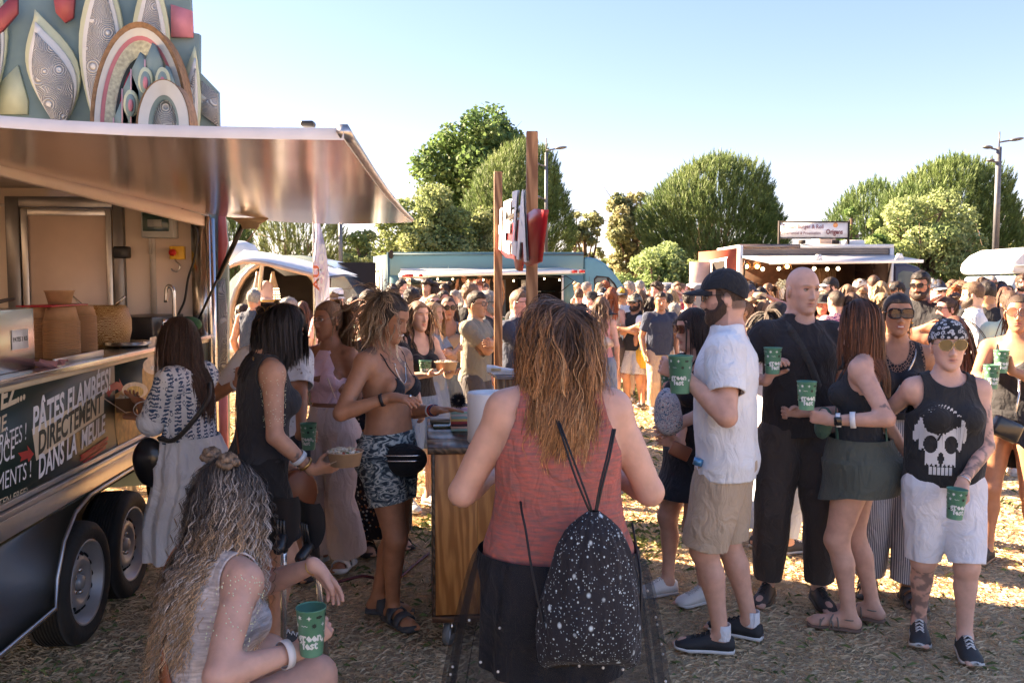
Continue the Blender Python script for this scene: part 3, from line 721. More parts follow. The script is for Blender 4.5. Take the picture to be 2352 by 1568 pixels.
   for sd in(1,-1):
    A_,K_,B_=s.hip[sd],s.kn[sd],s.an[sd];q=(A_,K_,.105,.062)if z>K_[2]else(K_,B_,.062,.045);k_=np.clip((q[0][2]-z)/max(.01,q[0][2]-q[1][2]),0,1);c_=q[0]+(q[1]-q[0])*k_;r_=(q[2]+(q[3]-q[2])*k_)*mg;ex.append((c_[0]-r_,c_[0]+r_,c_[1]-r_,c_[1]+r_))if z<A_[2]+.03 else None
   ex=np.array(ex);xa,xb,ya,yb=ex[:,0].min(),ex[:,1].max(),ex[:,2].min(),ex[:,3].max();cxx,cyy=(xa+xb)/2,(ya+yb)/2;g_=.014+.018*t
   ROW.append((cxx,cyy,max(xb-cxx,cxx-xa)+g_,max(yb-cyy,cyy-ya)+g_,z))
  ROW=np.array(ROW);kk=np.hanning(17);kk/=kk.sum();pad=lambda q,w_=8:np.concatenate([np.full(w_,q[0]),q,np.full(w_,q[-1])])
  sm=[np.convolve(pad(ROW[:,c_]),kk,'valid')for c_ in range(4)];ddx,ddy=np.abs(ROW[:,0]-sm[0]),np.abs(ROW[:,1]-sm[1]);R2=np.maximum(ROW[:,2]+ddx,sm[2]);R3_=np.maximum(ROW[:,3]+ddy,sm[3])
  for q in(R2,R3_):
   for i in range(1,rows+1):q[i]=max(q[i],q[i-1]*.99)
  for i in range(rows+1):
   t=i/rows;z=ROW[i,4];cxx,cyy=sm[0][i],sm[1][i];rx=max(R2[i]*1.04,(r0 or X[3])+(r1-(r0 or X[3]))*t**.75);rr_y=max(R3_[i]*1.05,rx*ry)
   f=1+amp*t**gather*(np.sin(folds*th+ph[0]+.6*np.sin(2*th+ph[1]))+.5*np.sin((folds*1.7//1)*th+ph[2]+1.5*t))/rx*.3
   zz=z*np.ones(n)+((asym(th)*t)if asym is not None else 0)
   V.append(np.stack([cxx+rx*f*np.cos(th),cyy+rr_y*f*np.sin(th),zz],1))
  V=np.concatenate(V);i,j=np.meshgrid(range(rows),range(n),indexing='ij');i=i.ravel();j=j.ravel();j2=(j+1)%n
  Q=np.stack([i*n+j,(i+1)*n+j,(i+1)*n+j2,i*n+j2],1)[:,::-1]
  me=mdata(name,V,Q,True);return link(name,me,m,parent or s.root)
 def shoes(s,up=(.1,.1,.1),sole=(.7,.7,.68),kind='sneaker',lace=(.7,.7,.7),rough=.7):
  H=s.H
  for sd in(1,-1):
   A=s.an[sd];fw=s.fd[sd];u=np.array([0,0,1.]);lat=np.cross(fw,u);b=A*np.array([1,1,0]);z0=A[2]-.045*H;L=.165*H;M=np.stack([lat,fw,u],1)
   ys=np.array([-.062,-.055,-.03,.0,.04,.09,.14,.17,.19,.203])*L/.28
   wd=np.array([.012,.030,.037,.038,.038,.043,.048,.045,.035,.012]);tp=np.array([.045,.068,.078,.082,.088,.066,.054,.046,.036,.022])
   ins=np.array([0,0,0,0,-.002,-.003,-.002,0,.002,.004])*sd
   def loft(w_,z_lo,z_hi,ex=2.6):
    n=16;V=[];th=np.arange(n)*2*np.pi/n
    for k in range(len(ys)):
     c,q=np.cos(th),np.sin(th);x=np.sign(c)*np.abs(c)**(2/ex)*w_[k]+ins[k];z=np.where(q>0,z_lo[k]+(z_hi[k]-z_lo[k])*np.abs(q)**(2/2.2),z_lo[k]+.000*q)
     V.append(np.stack([x,np.full(n,ys[k]),z],1))
    V=np.concatenate(V)@M.T+b+u*z0;m_=len(ys)
    F=[(k*n+j,k*n+(j+1)%n,(k+1)*n+(j+1)%n,(k+1)*n+j)for k in range(m_-1)for j in range(n)]+[tuple(range(n-1,-1,-1)),tuple((m_-1)*n+j for j in range(n))]
    return V,F
   if kind=='sneaker':
    V,F=loft(wd,np.full(10,.012),tp);o=link('shoe',mdata('shoe',V,F,True),mat('shoe_%s'%(up,),up,rough,bump=.2),s.root)
    V,F=loft(wd+.004,np.full(10,-.002)+np.where(ys>.17,.008,0),np.full(10,.026));link('sole',mdata('sole',V,F),mat('sole_%s'%(sole,),sole,.6),o)
    if s.det:
     mb=MB()
     for k in range(4):
      yy=(.045+k*.022)*L/.28;zz=np.interp(yy,ys,tp)+.001
      for e_ in(1,-1):mb.tube([b+M@np.array([-.018*e_,yy,zz-.006])+u*z0,b+M@np.array([0,yy+.008,zz+.004])+u*z0,b+M@np.array([.018*e_,yy+.016,zz-.008])+u*z0],.0028,5)
     mb.build('laces',mat('lace_%s'%(lace,),lace,.8),o,True)
   elif kind=='slide':
    V,F=loft(wd+.008,np.full(10,-.002),np.full(10,.026));o=link('sandal',mdata('sandal',V,F),mat('slide_%s'%(up,),up,.7),s.root)
    for y0,y1,zz in((.015,.062,.072),(.085,.128,.052)):
     mb=MB();n=10;P=[]
     for y_ in(y0,y1):
      for k in range(n+1):
       t=np.pi*k/n;P.append((-.050*math.cos(t),y_,.010+(zz-(y_-y0)*.25)*math.sin(t)**.7))
     P=np.array(P);P2=P+np.array([0,0,.006])*1.0;P2[:,0]*=1.08
     A_=np.concatenate([P,P2])@M.T+b+u*z0;q=n+1
     F=[(k,k+1,q+k+1,q+k)for k in range(n)]+[(2*q+k,3*q+k,3*q+k+1,2*q+k+1)for k in range(n)]+[(k,2*q+k,2*q+k+1,k+1)for k in range(n)]+[(q+k,q+k+1,3*q+k+1,3*q+k)for k in range(n)]
     mb.add(A_,F);mb.build('strap',mat('slide_%s'%(up,),up,.7),o,True)
   elif kind=='strappy':
    V,F=loft(wd+.003,np.full(10,-.004),np.full(10,.010));o=link('sandal',mdata('sandal',V,F),mat('sandal_sole',(.16,.10,.07),.7),s.root);mb=MB()
    def arc(y_,w_,z_,dy=0):
     return[b+M@np.array([-w_*math.cos(t),y_+dy*math.cos(t),.008+z_*math.sin(t)**.8])+u*z0 for t in np.linspace(0,np.pi,9)]
    for a_ in(arc(.10,.046,.040,.03),arc(.10,.046,.040,-.03),arc(.065,.042,.058,.02),arc(.065,.042,.058,-.02),arc(.13,.047,.034)):mb.tube(a_,.0042,6)
    ring=[A+np.array([.036*math.cos(t),.036*math.sin(t),-.02])for t in np.linspace(0,2*np.pi,13)];mb.tube(ring,.0042,6)
    mb.build('strap',mat('sandal_strap_%s'%(up,),up,.7),o,True)
  return s
 def eyes(s,iris=(.06,.035,.02),look=(0,0),lid=1.0):
  for sd in(1,-1):
   c=s.hc+s.Rh@(np.array([sd*.0305,.0738,.0125])*s.hs);r=.0116*s.hs
   mb=MB();mb.sphere(c,r,14,10);o=mb.build('eye',mat('eye_white',(.42,.38,.36),.3,var=.02),s.root,True)
   d=s.Rh@nrm([math.sin(R(look[0])),math.cos(R(look[0])),math.sin(R(look[1]))]);x=nrm(np.cross(d,[0,0,1]));y=np.cross(x,d)
   mb=MB();mb.lathe([(0,.0012),(.0052,.0006),(.0058,-.001)],12,c+d*r*.96,np.stack([x,y,d],1));mb.build('iris',mat('iris',iris,.1),o,True)
   dl=s.Rh@nrm([0,math.cos(R(52+lid*14)),math.sin(R(52+lid*14))]);n_,m_=16,7;Pl=[];xl=nrm(np.cross(dl,s.Rh@np.array([1.,0,0])));yl=np.cross(dl,xl)
   for i_ in range(m_+1):
    th_=R(72)*i_/m_;Pl+=[c+(dl*math.cos(th_)+(xl*math.cos(2*math.pi*j_/n_)+yl*math.sin(2*math.pi*j_/n_))*math.sin(th_))*r*1.07 for j_ in range(n_)]
   le_=mdata('eyelid',Pl,[(i_*n_+j_,(i_+1)*n_+j_,(i_+1)*n_+(j_+1)%n_,i_*n_+(j_+1)%n_)for i_ in range(m_)for j_ in range(n_)],True);setcol(le_,np.tile(np.array(s.skin)*np.array([.66,.56,.54]),(len(le_.vertices),1)));link('eyelid',le_,skinmat(),s.root)
   lm=MB()
   P=[s.hc+s.Rh@(np.array([sd*(.0305-.0155+.031*t),.0738+.0128*math.sin(np.pi*t)**.6+.001,.0125+.0062*math.sin(np.pi*t)])*s.hs)for t in np.linspace(0,1,9)]
   lm.tube(P,.0011*s.hs,5);lm.build('lashes',mat('lash',(.02,.013,.01),.6),s.root,True)
 def glasses(s,lens=(.02,.02,.02),frame=(.02,.02,.02),shape='round',r=.026,on=(0,0,0),alpha=.92,fr=.0022,name='sunglasses',metal=0,parent=None,M=None):
  0
  Mh=s.Rh if M is None else s.Rh@M;c0=s.hc;k=s.hs;off=np.array(on)
  w2=lambda p:c0+s.Rh@((off+(np.array(p)if M is None else M@(np.array(p)-np.array([0,.09,.01]))+np.array([0,.09,.01])))*k)
  o=empty(name,(0,0,0));o.parent=s.root;fm=mat('spec_frame_%s_%s'%(frame,metal),frame,.25,metal=metal,var=.02);lmn=glass(lens,.06,alpha,'lens')
  mbf=MB();n=20
  for sd in(1,-1):
   P=[]
   for i in range(n):
    t=2*np.pi*i/n;e={'round':2,'square':4.5,'cat':3.2,'aviator':2.4,'thin':2.6}[shape]
    rx,rz={'round':(r,r),'square':(r,r*.78),'cat':(r*1.12,r*.92),'aviator':(r*1.08,r*.92),'thin':(r,r*.62)}[shape]
    x=np.sign(math.cos(t))*abs(math.cos(t))**(2/e)*rx;z=np.sign(math.sin(t))*abs(math.sin(t))**(2/e)*rz
    if shape=='aviator' and z<0:x*=1-.15*abs(z)/rz
    X=sd*(.0335+x*1.0);P.append(w2((X,.1005-.35*max(0,abs(X)-.02)**1.4*2.4,.012+z)))
   P=np.array(P);mbf.tube(np.concatenate([P,P[:1],P[1:2]]),fr*k,5,cap=False)
   cc=P.mean(0)+Mh@np.array([0,.002,0]);lb=MB();lb.add(np.concatenate([P,[cc]]),[(i,(i+1)%n,n)for i in range(n)]);lb.build('lens',lmn,o,True)
   mbf.tube([w2((sd*(.0335+r),.088,.016)),w2((sd*.077,.06,.018)),w2((sd*.079,-.005,.016))],fr*.9*k,5)
  mbf.tube([w2((-.010,.100,.016)),w2((0,.104,.019)),w2((.010,.100,.016))],fr*k,5)
  if shape=='aviator':mbf.tube([w2((-.012,.1005,.027)),w2((.012,.1005,.027))],fr*.9*k,5)
  mbf.build('frame',fm,o,True);return o
def hairshell(s,fn,col,name='hair',h=None,noise=.004,nf=60,cvar=.25,seed=0,M=None,extra=None,zs=.3):
 0
 F=Field();c,Mh,k,fem=s.hc,s.Rh,s.hs,s.fem
 def f(P):
  q=(P-c)@Mh/k;base=headd(q,fem,False,s.fat)
  return(base-fn(q)-noise*noise3(q*np.array([1,1,zs]),seed,nf))*k
 F.add(c-.17,c+.17,f,0)
 if extra:extra(F)
 V,Q=F.mesh(h or(.0055 if s.det else .012));q=s.hq(V)
 n=noise3(q*np.array([1,1,.25]),seed+3,140);C=np.array(col)[None]*(1+cvar*n[:,None])
 me=mdata(name,V,Q,True);setcol(me,np.clip(C,.002,1));return link(name,me,hairmat(),s.root)
def hl_short(top=.014,side=.006,front=.058,back=-.05,ear=.004):
 def fn(q):
  x,y,z=q.T;hl=np.where(y>.0,ear+(front-ear)*np.clip((y-.0)/.045,0,1),ear+(back-ear)*np.clip(-(y+.01)/.05,0,1))
  hl=np.where(y>.03,hl+.004*np.abs(x)/.05,hl);t=side+(top-side)*np.clip((z-.03)/.06,0,1)
  return np.where(z>hl,np.minimum(t,(z-hl)*.8),-np.minimum(.02,(hl-z)*1.2+.001))
 return fn
def hl_long(t=.014,front=.072,ear=-.03,back=-.09):
 def fn(q):
  x,y,z=q.T;hl=np.where(y>.02,ear+(front-ear)*np.clip((y-.02)/.04,0,1),ear+(back-ear)*np.clip(-(y+.0)/.03,0,1))
  return np.where(z>hl,np.minimum(t,(z-hl)*1.2),-np.minimum(.02,(hl-z)*1.2+.001))
 return fn
def beardfn(t=.008,mus=True):
 def fn(q):
  x,y,z=q.T;top=np.where(y>.045,-.046,-.046+.055*np.clip((.045-y)/.05,0,1));m=np.minimum((top-z)*.7,t)
  lip=np.exp(-(x/.022)**4-((z+.0635)/.0085)**4);m=m-lip*t*1.6
  if mus:m=np.maximum(m,t*.8*np.exp(-(x/.030)**4-((z+.046)/.006)**4)*1.3-.001)
  m=np.where(y<-.005,-.01,m);return np.where(z<-.122,np.minimum(m,.004),m)
 return fn
def strands(s,n,L,col,tips=None,wid=.0035,part=0.0,wave=0,wfreq=14,curl=0,tie=None,seed=1,steps=14,name='hair_strands',fr=.075,spread=.006,vol=.0,lenvar=.15,grav=1.0,wind=(0,0,0),region=None,shoulders=True,cvar=.3,clump=4,parent=None,streak=None,wtaper=.5,rootw=.010):
 0
 rs=np.random.RandomState(seed);k=s.hs;c=s.hc;Mh=s.Rh;ng=max(8,n//clump);E0=np.array([0,-.004,.008]);ER=np.array([.0765,.0955,.1135])
 q=rs.randn(ng*8,3);q/=np.linalg.norm(q,axis=1)[:,None];q=q*ER+E0
 hl=np.where(q[:,1]>.02,-.01+(fr+.01)*np.clip((q[:,1]-.02)/.045,0,1),np.where(q[:,1]<-.01,-.075,-.02))
 q=q[(q[:,2]>hl)]
 if region is not None:q=q[region(q)]
 q=q[:ng];ng=len(q)
 down=Mh.T@np.array([0,0,-1.]);nr_=nrm_rows((q-E0)/ER**2)
 side=np.sign(q[:,0]-part)[:,None]*np.array([[1.,0,0]]);bk=np.array([[0,-1.,0]])
 d=side*1.1*np.clip(q[:,2:3]/.08,0,1)+bk*.35+down[None]*.9
 if tie is not None:d=np.asarray(tie)[None]-q
 d=d-nr_*(d*nr_).sum(1)[:,None];d=nrm_rows(d)
 Ln=L*(1+lenvar*(rs.rand(ng)*2-1));st=Ln/steps;p=q+nr_*.006;P=[p.copy()]
 tied=np.zeros(ng,bool);g=down*grav;wnd=np.array(wind);jit=rs.randn(ng,3)*spread
 tk=[((s.S[1]-c)@Mh/k,.056/k*(.5+.5*s.b)),((s.S[-1]-c)@Mh/k,.056/k*(.5+.5*s.b))];nb=(s.neck-c)@Mh/k;cb=(s.tp(0,0,.22*s.H)-c)@Mh/k
 updir=nrm(nb-cb);layer=(.3+.7*rs.rand(ng))
 for i in range(steps):
  if tie is not None:
   tv=np.asarray(tie)[None]-p;dist=np.linalg.norm(tv,axis=1);tied|=dist<.024
   want=np.where(tied[:,None],g[None]+wnd+jit*30,tv/np.maximum(dist,1e-6)[:,None]*2.2)
  else:want=g[None]*(.5+.9*i/steps)+wnd*(i/steps)+jit*10
  d=nrm_rows(d*(.60)+want*.40);p=p+d*st[:,None]
  vv=vol*layer[:,None]*np.minimum(1,i/4);R3=np.array([.0815,.1005,.1185])+vv;e=(p-E0)/R3;r=np.linalg.norm(e,axis=1);free=(r<1)&~tied
  p[free]=(p[free]-E0)/r[free][:,None]+E0
  fc=(p[:,1]>.015)&(p[:,2]<.055)&(p[:,2]>-.15)&(np.abs(p[:,0])<.078)&~tied;p[fc,0]+=(np.where(p[fc,0]>=part,1,-1)*.078-p[fc,0])*.6
  v=p-nb;al=v@updir;rad=v-al[:,None]*updir;rr_=np.linalg.norm(rad,axis=1);m=(rr_<.058)&(al<.11)&(al>-.05)
  p[m]+=rad[m]/np.maximum(rr_[m],1e-5)[:,None]*(.058-rr_[m])[:,None]
  if shoulders:
   w_=s.tq((p*k)@Mh.T+c);X=np.interp(w_[:,2],TH*s.H,(TXf if s.fem else TXm)*s.H)*(.4+.6*s.b)+.012;Y=np.interp(w_[:,2],TH*s.H,(TYf if s.fem else TYm)*s.H)*(.3+.7*s.b)+.018
   m=(np.abs(w_[:,0])<X)&(w_[:,2]<.33*s.H);ys=Y*np.sqrt(np.maximum(0,1-(w_[:,0]/X)**2));m&=np.abs(w_[:,1]+.01)<ys
   if m.any():
    sg=np.where(w_[:,1]>.01,1,-1);tgt=w_.copy();tgt[:,1]=sg*ys-.01;dv=tgt[:,1]-w_[:,1];lim=st*k*1.3;tgt[:,1]=w_[:,1]+np.clip(dv,-lim,lim)
    an=R(s.tw)*np.clip(tgt[:,2]/(.25*s.H),0,1);cc,sn=np.cos(an),np.sin(an);x_=tgt[:,0]*cc+tgt[:,1]*sn;y_=-tgt[:,0]*sn+tgt[:,1]*cc
    pn=(np.stack([x_,y_,tgt[:,2]],1)@s.Rt.T+s.O-c)@Mh/k;p[m]=pn[m]
   for sc_,rr0 in tk:
    v=p-sc_;r3=np.linalg.norm(v,axis=1);m=r3<rr0;mv=np.minimum(rr0-r3[m],st[m]*1.3);p[m]+=v[m]/np.maximum(r3[m],1e-4)[:,None]*mv[:,None]
  P.append(p.copy())
 G_=np.array(P).transpose(1,0,2)*k
 M2=steps*2 if(wave or curl)else steps;ti=np.linspace(0,steps,M2+1);i0=np.minimum(ti.astype(int),steps-1);f=(ti-i0)[None,:,None]
 G_=G_[:,i0]*(1-f)+G_[:,i0+1]*f
 G_[:,1:-1]=(G_[:,:-2]+G_[:,2:]+2*G_[:,1:-1])/4
 rep=clump;P=np.repeat(G_,rep,0);n=len(P);tt=np.linspace(0,1,M2+1);ofs=rs.randn(n,3);ofs/=np.maximum(np.linalg.norm(ofs,axis=1),1e-6)[:,None];ofs*=(rs.rand(n)**.5)[:,None]
 Tn=np.gradient(P,axis=1);Tn/=np.maximum(np.linalg.norm(Tn,axis=2),1e-9)[:,:,None]
 o3=ofs[:,None]*np.ones((1,M2+1,1));o3=o3-Tn*(o3*Tn).sum(2)[:,:,None];prof=(.35+.9*np.minimum(1,tt*4))*(1-.55*tt);P=P+o3*(rootw*k*prof)[None,:,None]
 rad_=P.copy();rad_[:,:,2]*=.2;lat=np.cross(Tn,rad_);lat/=np.maximum(np.linalg.norm(lat,axis=2),1e-9)[:,:,None];out2=np.cross(lat,Tn)
 if wave or curl:
  sl_=tt[None]*np.repeat(Ln,rep)[:,None];ph=np.repeat(rs.rand(ng)*6.28,rep)+rs.randn(n)*.5;fq=np.repeat(1+.25*rs.randn(ng),rep);a=2*np.pi*wfreq*fq[:,None]*sl_+ph[:,None];en=np.clip((sl_-.05)/.08,0,1);en=en*(.6+.6*np.repeat(rs.rand(ng),rep)[:,None])
  P=P+lat*(wave*np.sin(a)*en)[:,:,None]+out2*((curl*np.cos(a))*en)[:,:,None]
 P=P@Mh.T+c;lat=lat@Mh.T
 sd_=lat+.30*rs.randn(n,1,3)
 wv=wid*k*(1-wtaper*tt**2)*np.where(tt>.97,.3,1);off=sd_*wv[None,:,None]*.5*(0.7+.6*rs.rand(n))[:,None,None]
 V=np.stack([P-off,P+off],2).reshape(-1,3);m_=M2+1
 i,j=np.meshgrid(range(n),range(M2),indexing='ij');b=(i*m_+j).ravel()*2;Q=np.stack([b,b+1,b+3,b+2],1)
 cb_=np.array(col)[None,None];tp_=np.array(tips if tips is not None else col)[None,None];sh=np.repeat(rs.rand(ng)*.25,rep)[:,None];mixt=np.clip((tt[None]-.15-sh)/.6,0,1)[:,:,None]
 C=cb_*(1-mixt)+tp_*mixt;C=C*(1+cvar*(.55*np.repeat(rs.randn(ng),rep)+.6*rs.randn(n))[:,None,None])
 if streak is not None:
  sk,pr=streak;m=np.repeat(rs.rand(ng)<pr,rep)[:,None,None]*np.clip(tt*2.2,.15,1)[None,:,None]*(rs.rand(n)<.8)[:,None,None];C=C*(1-m)+np.array(sk)[None,None]*m*(1+.25*rs.randn(n)[:,None,None])
 C=np.repeat(np.clip(C,.003,.9)[:,:,None],2,2).reshape(-1,3)
 me=mdata(name,V,Q,True);setcol(me,C);return link(name,me,hairmat(),parent or s.root)
def nrm_rows(a):return a/np.maximum(np.linalg.norm(a,axis=1),1e-9)[:,None]
def cap(s,m,brim=None,back=False,peak=.085,high=.0,name='cap',strap=True):
 0
 c,Mh,k=s.hc,s.Rh,s.hs
 if back:Mh=Mh@rot('z',180)
 F=Field()
 def f(P):
  q=(P-c)@Mh/k;q=q.copy();q[:,2]-=high;b=headd(q*np.array([1,1,1]),s.fem,False,s.fat)-.013;return b*k
 F.add(c-.17,c+.17,f,0);V,Q=F.mesh(.006 if s.det else .011);q=((V-c)@Mh)/k
 keep=q[:,2]-np.where(q[:,1]>0,.045,.045-.05*np.clip(-q[:,1]/.09,0,1))-.02*0
 V,Q=clip(V,Q,keep,.004);o=link(name,mdata(name,V,Q,True),m,s.root)
 mb=MB();P=[];n=14;rows=5
 for j in range(rows+1):
  for i in range(n+1):
   t=np.pi*(i/n);x=math.cos(t)*(.076-.004*j/rows);y0=.055+.042*math.sin(t)**.8;y1=y0+peak*math.sin(t)**.7*1.05
   y=y0+(y1-y0)*j/rows;z=.046-.018*(j/rows)**1.3-.012*(abs(x)/.07)**2+.0
   P.append((x,y,z+high*.5))
 P=np.array(P);P2=P+np.array([0,0,.004]);A=(np.concatenate([P,P2])*k)@Mh.T+c;w1=n+1;q0=len(P)
 Fc=[(j*w1+i,(j+1)*w1+i,(j+1)*w1+i+1,j*w1+i+1)for j in range(rows)for i in range(n)]
 Fc+=[tuple(q0+x for x in f_[::-1])for f_ in Fc]+[(rows*w1+i,q0+rows*w1+i,q0+rows*w1+i+1,rows*w1+i+1)for i in range(n)]
 mb.add(A,Fc);mb.build('peak',brim or m,o,True)
 mb=MB();mb.sphere(c+Mh@(np.array([0,-.004,.137+high])*k),.007*k,8,6);mb.build('button',brim or m,o,True)
 return o
def sunhat(s,m,band=(.03,.03,.03),r=.16):
 c,Mh,k=s.hc,s.Rh,s.hs;Mx=Mh
 prof=[(r,.030),(r*.8,.036),(.095,.045),(.088,.05),(.086,.11),(.07,.135),(.03,.140),(0,.138)]
 mb=MB();mb.lathe([(a*k,b*k)for a,b in prof],28,c,Mx,cap=False);o=mb.build('sun_hat',m,s.root,True)
 mb=MB();mb.lathe([(.091*k,.05*k),(.0905*k,.075*k)],28,c,Mx,cap=False);mb.build('hat_band',mat('hat_band_%s'%(band,),band,.7),o,True);return o
def tufts(s,col,n=420,L=.032,seed=2,fr=.060,back=-.05,wid=.003,name='hair_tufts'):
 0
 rs=np.random.RandomState(seed);E0=np.array([0,-.004,.008]);ER=np.array([.079,.098,.118]);q=rs.randn(n*4,3);q/=np.linalg.norm(q,axis=1)[:,None];nr_=nrm_rows(q/ER);q=q*ER+E0
 hl=np.where(q[:,1]>0,.004+(fr-.004)*np.clip(q[:,1]/.045,0,1),.004+(back-.004)*np.clip(-(q[:,1]+.01)/.05,0,1));m=q[:,2]>hl+.004;q=q[m][:n];nr_=nr_[m][:n];n=len(q)
 comb=nrm_rows(np.array([[.15,.35,-.1]])+.55*rs.randn(n,3)+nr_*.35);comb=nrm_rows(comb+nr_*.45);Ls=L*(.5+.8*rs.rand(n))[:,None]*np.clip(.45+(q[:,2:3])/.10,.35,1.1);P=np.stack([q-nr_*.004,q+comb*Ls*.5,q+nrm_rows(comb-nr_*.35)*Ls],1)
 sd_=np.cross(comb,nr_);sd_=nrm_rows(sd_)[:,None]*np.array([1,.8,.2])[None,:,None]*wid*.5;V=np.stack([P-sd_,P+sd_],2).reshape(-1,3)*s.hs@s.Rh.T+s.hc
 i,j=np.meshgrid(range(n),range(2),indexing='ij');b=(i*3+j).ravel()*2;me=mdata(name,V,np.stack([b,b+1,b+3,b+2],1),True);C=np.array(col)[None]*(.8+.9*rs.rand(n))[:,None];setcol(me,np.clip(np.repeat(C,6,0),.003,.9));return link(name,me,hairmat(),s.root)
def groundmat():
 m,nd,lk,b=nmat('dry_lawn');tc=N(nd,'ShaderNodeTexCoord');O=tc.outputs['Object']
 n1=N(nd,'ShaderNodeTexNoise',Scale=.9,Detail=8.0,Roughness=.7);lk.new(O,n1.inputs[0])
 n2=N(nd,'ShaderNodeTexNoise',Scale=110.0,Detail=6.0,Roughness=.7,Distortion=1.5);lk.new(O,n2.inputs[0])
 n3=N(nd,'ShaderNodeTexNoise',Scale=3.2,Detail=6.0,Roughness=.65);lk.new(O,n3.inputs[0])
 r2=ramp(nd,[(.25,(.28,.205,.125)),(.45,(.42,.31,.195)),(.6,(.53,.405,.255)),(.8,(.62,.49,.32))]);lk.new(n2.outputs[0],r2.inputs[0])
 rg=ramp(nd,[(.3,(.045,.06,.022)),(.7,(.16,.17,.07))]);lk.new(n2.outputs[0],rg.inputs[0])
 g=ramp(nd,[(.56,(0,0,0)),(.72,(.8,.8,.8))]);lk.new(n3.outputs[0],g.inputs[0])
 c=mix(nd,lk,g.outputs[0],r2.outputs[0],rg.outputs[0])
 d=ramp(nd,[(.57,(0,0,0)),(.66,(1,1,1))]);lk.new(n1.outputs[0],d.inputs[0])
 dm=N(nd,'ShaderNodeMath',operation='MULTIPLY');dm.inputs[1].default_value=.6;lk.new(d.outputs[0],dm.inputs[0])
 c=mix(nd,lk,dm.outputs[0],c,(.235,.20,.175));lk.new(c,b.inputs['Base Color']);b.inputs['Roughness'].default_value=.95
 b.inputs['Specular IOR Level'].default_value=.1
 bp=N(nd,'ShaderNodeBump',Strength=.6,Distance=.012);lk.new(n2.outputs[0],bp.inputs['Height']);lk.new(bp.outputs[0],b.inputs['Normal']);return m
n=140;gx=np.linspace(-9,9,n);gy=np.linspace(.5,16,n);X,Y_=np.meshgrid(gx,gy,indexing='ij')
def gz(x,y):return .012*np.sin(x*2.1+.7)*np.sin(y*1.7)+.008*np.sin(x*5.3+y*3.1)+.005*np.sin(x*11-y*7)
Z=gz(X,Y_)-.018;edge=(X<-8.8)|(X>8.8)|(Y_<.7)|(Y_>15.8);Z[edge]=-.03
i,j=np.meshgrid(range(n-1),range(n-1),indexing='ij');b_=(i*n+j).ravel();gv=np.stack([X.ravel(),Y_.ravel(),Z.ravel()],1);gf=np.stack([b_,b_+n,b_+n+1,b_+1],1)
far=np.array([[-9,.5,-.03],[9,.5,-.03],[9,16,-.03],[-9,16,-.03],[-400,-60,-.03],[400,-60,-.03],[400,900,-.03],[-400,900,-.03]]);o_=len(gv)
gme=mdata('ground',np.concatenate([gv,far]),[gf,np.array([[o_,o_+4,o_+5,o_+1],[o_+1,o_+5,o_+6,o_+2],[o_+2,o_+6,o_+7,o_+3],[o_+3,o_+7,o_+4,o_]])])
tag(link('ground',gme,groundmat()),kind='structure')
def grass():
 rs=np.random.RandomState(4);nb=300000
 y=2.1+(rs.rand(nb)**1.9)*13;x=(rs.rand(nb)*2-1)*(.63*y+.4);k=noise3(np.stack([x,y,0*x],1),9,1.6)+.5*noise3(np.stack([x,y,0*x],1),19,6)
 grn=rs.rand(nb)<np.clip((k-.15)*.8,.02,.45);keep=rs.rand(nb)<np.where(grn,1,.85)*(.35+.65*(noise3(np.stack([x,y,0*x],1),5,1.1)>-.45));x,y,grn=x[keep],y[keep],grn[keep];nb=len(x)
 sc=np.clip(y/4,.75,2.2);h=np.where(grn,.008+.016*rs.rand(nb),.001+.009*rs.rand(nb)**2)*sc;L=(.025+.05*rs.rand(nb)**1.5)*sc**.8;a=rs.rand(nb)*6.28;wd=(.0004+.0005*rs.rand(nb))*sc
 dx,dy=np.cos(a)*L,np.sin(a)*L;px,py=-np.sin(a)*wd,np.cos(a)*wd;z=gz(x,y)-.02
 V=np.stack([np.stack([x-px,y-py,z],1),np.stack([x+px,y+py,z],1),np.stack([x+dx*.6+px*.6,y+dy*.6+py*.6,z+h+.006],1),np.stack([x+dx,y+dy,z+h*.7+.004],1)],1).reshape(-1,3)
 q=np.arange(nb)*4;Q=np.stack([q,q+1,q+2,q+3],1)
 g1=np.array([.11,.14,.045]);s1=np.array([.74,.56,.35]);t=rs.rand(nb)[:,None]
 C=np.where(grn[:,None],g1*(.8+.9*t),s1*(.78+.30*t));C=np.repeat(C,4,0)
 me=mdata('dry_grass',V,Q);setcol(me,C)
 m,nd,lk,b=nmat('grass_blades');at=nd.new('ShaderNodeAttribute');at.attribute_name='Col';lk.new(at.outputs[0],b.inputs['Base Color']);b.inputs['Roughness'].default_value=.8
 tag(link('dry_grass',me,m),'short dry yellow grass and straw trodden flat over the field','grass',kind='stuff')
grass()
TA=nrm(np.array([-.085,1,0]));TN=np.array([TA[1],-TA[0],0]);TO=np.array([-1.99,4.0,0])
def tr(s,t,z):return TO+TA*s+TN*t+np.array([0,0,z])
TM=np.stack([TA,TN,np.array([0,0,1.])],1)
TMt=np.stack([TA,[0,0,1.],TN],1)
def tbox(mb,s0,s1,t0,t1,z0,z1,mi=0):return mb.box(tr((s0+s1)/2,(t0+t1)/2,(z0+z1)/2),(s1-s0,t1-t0,z1-z0),TM,mi)
S0,S1=-3.6,2.33;CZ=1.33;RZ=.80;TOP=2.36
trailer=empty('food_trailer',tr(0,-1,0),'dark green pasta trailer on twin wheels with its side hatch open','food trailer')
trailer_inv=Matrix.Translation(trailer.location).inverted()
def tp_(o):o.matrix_parent_inverse=trailer_inv;return o
alu=mat('brushed_aluminium',(.50,.49,.49),.32,metal=.9,var=.05,scale=20,stretch=(1,1,1))
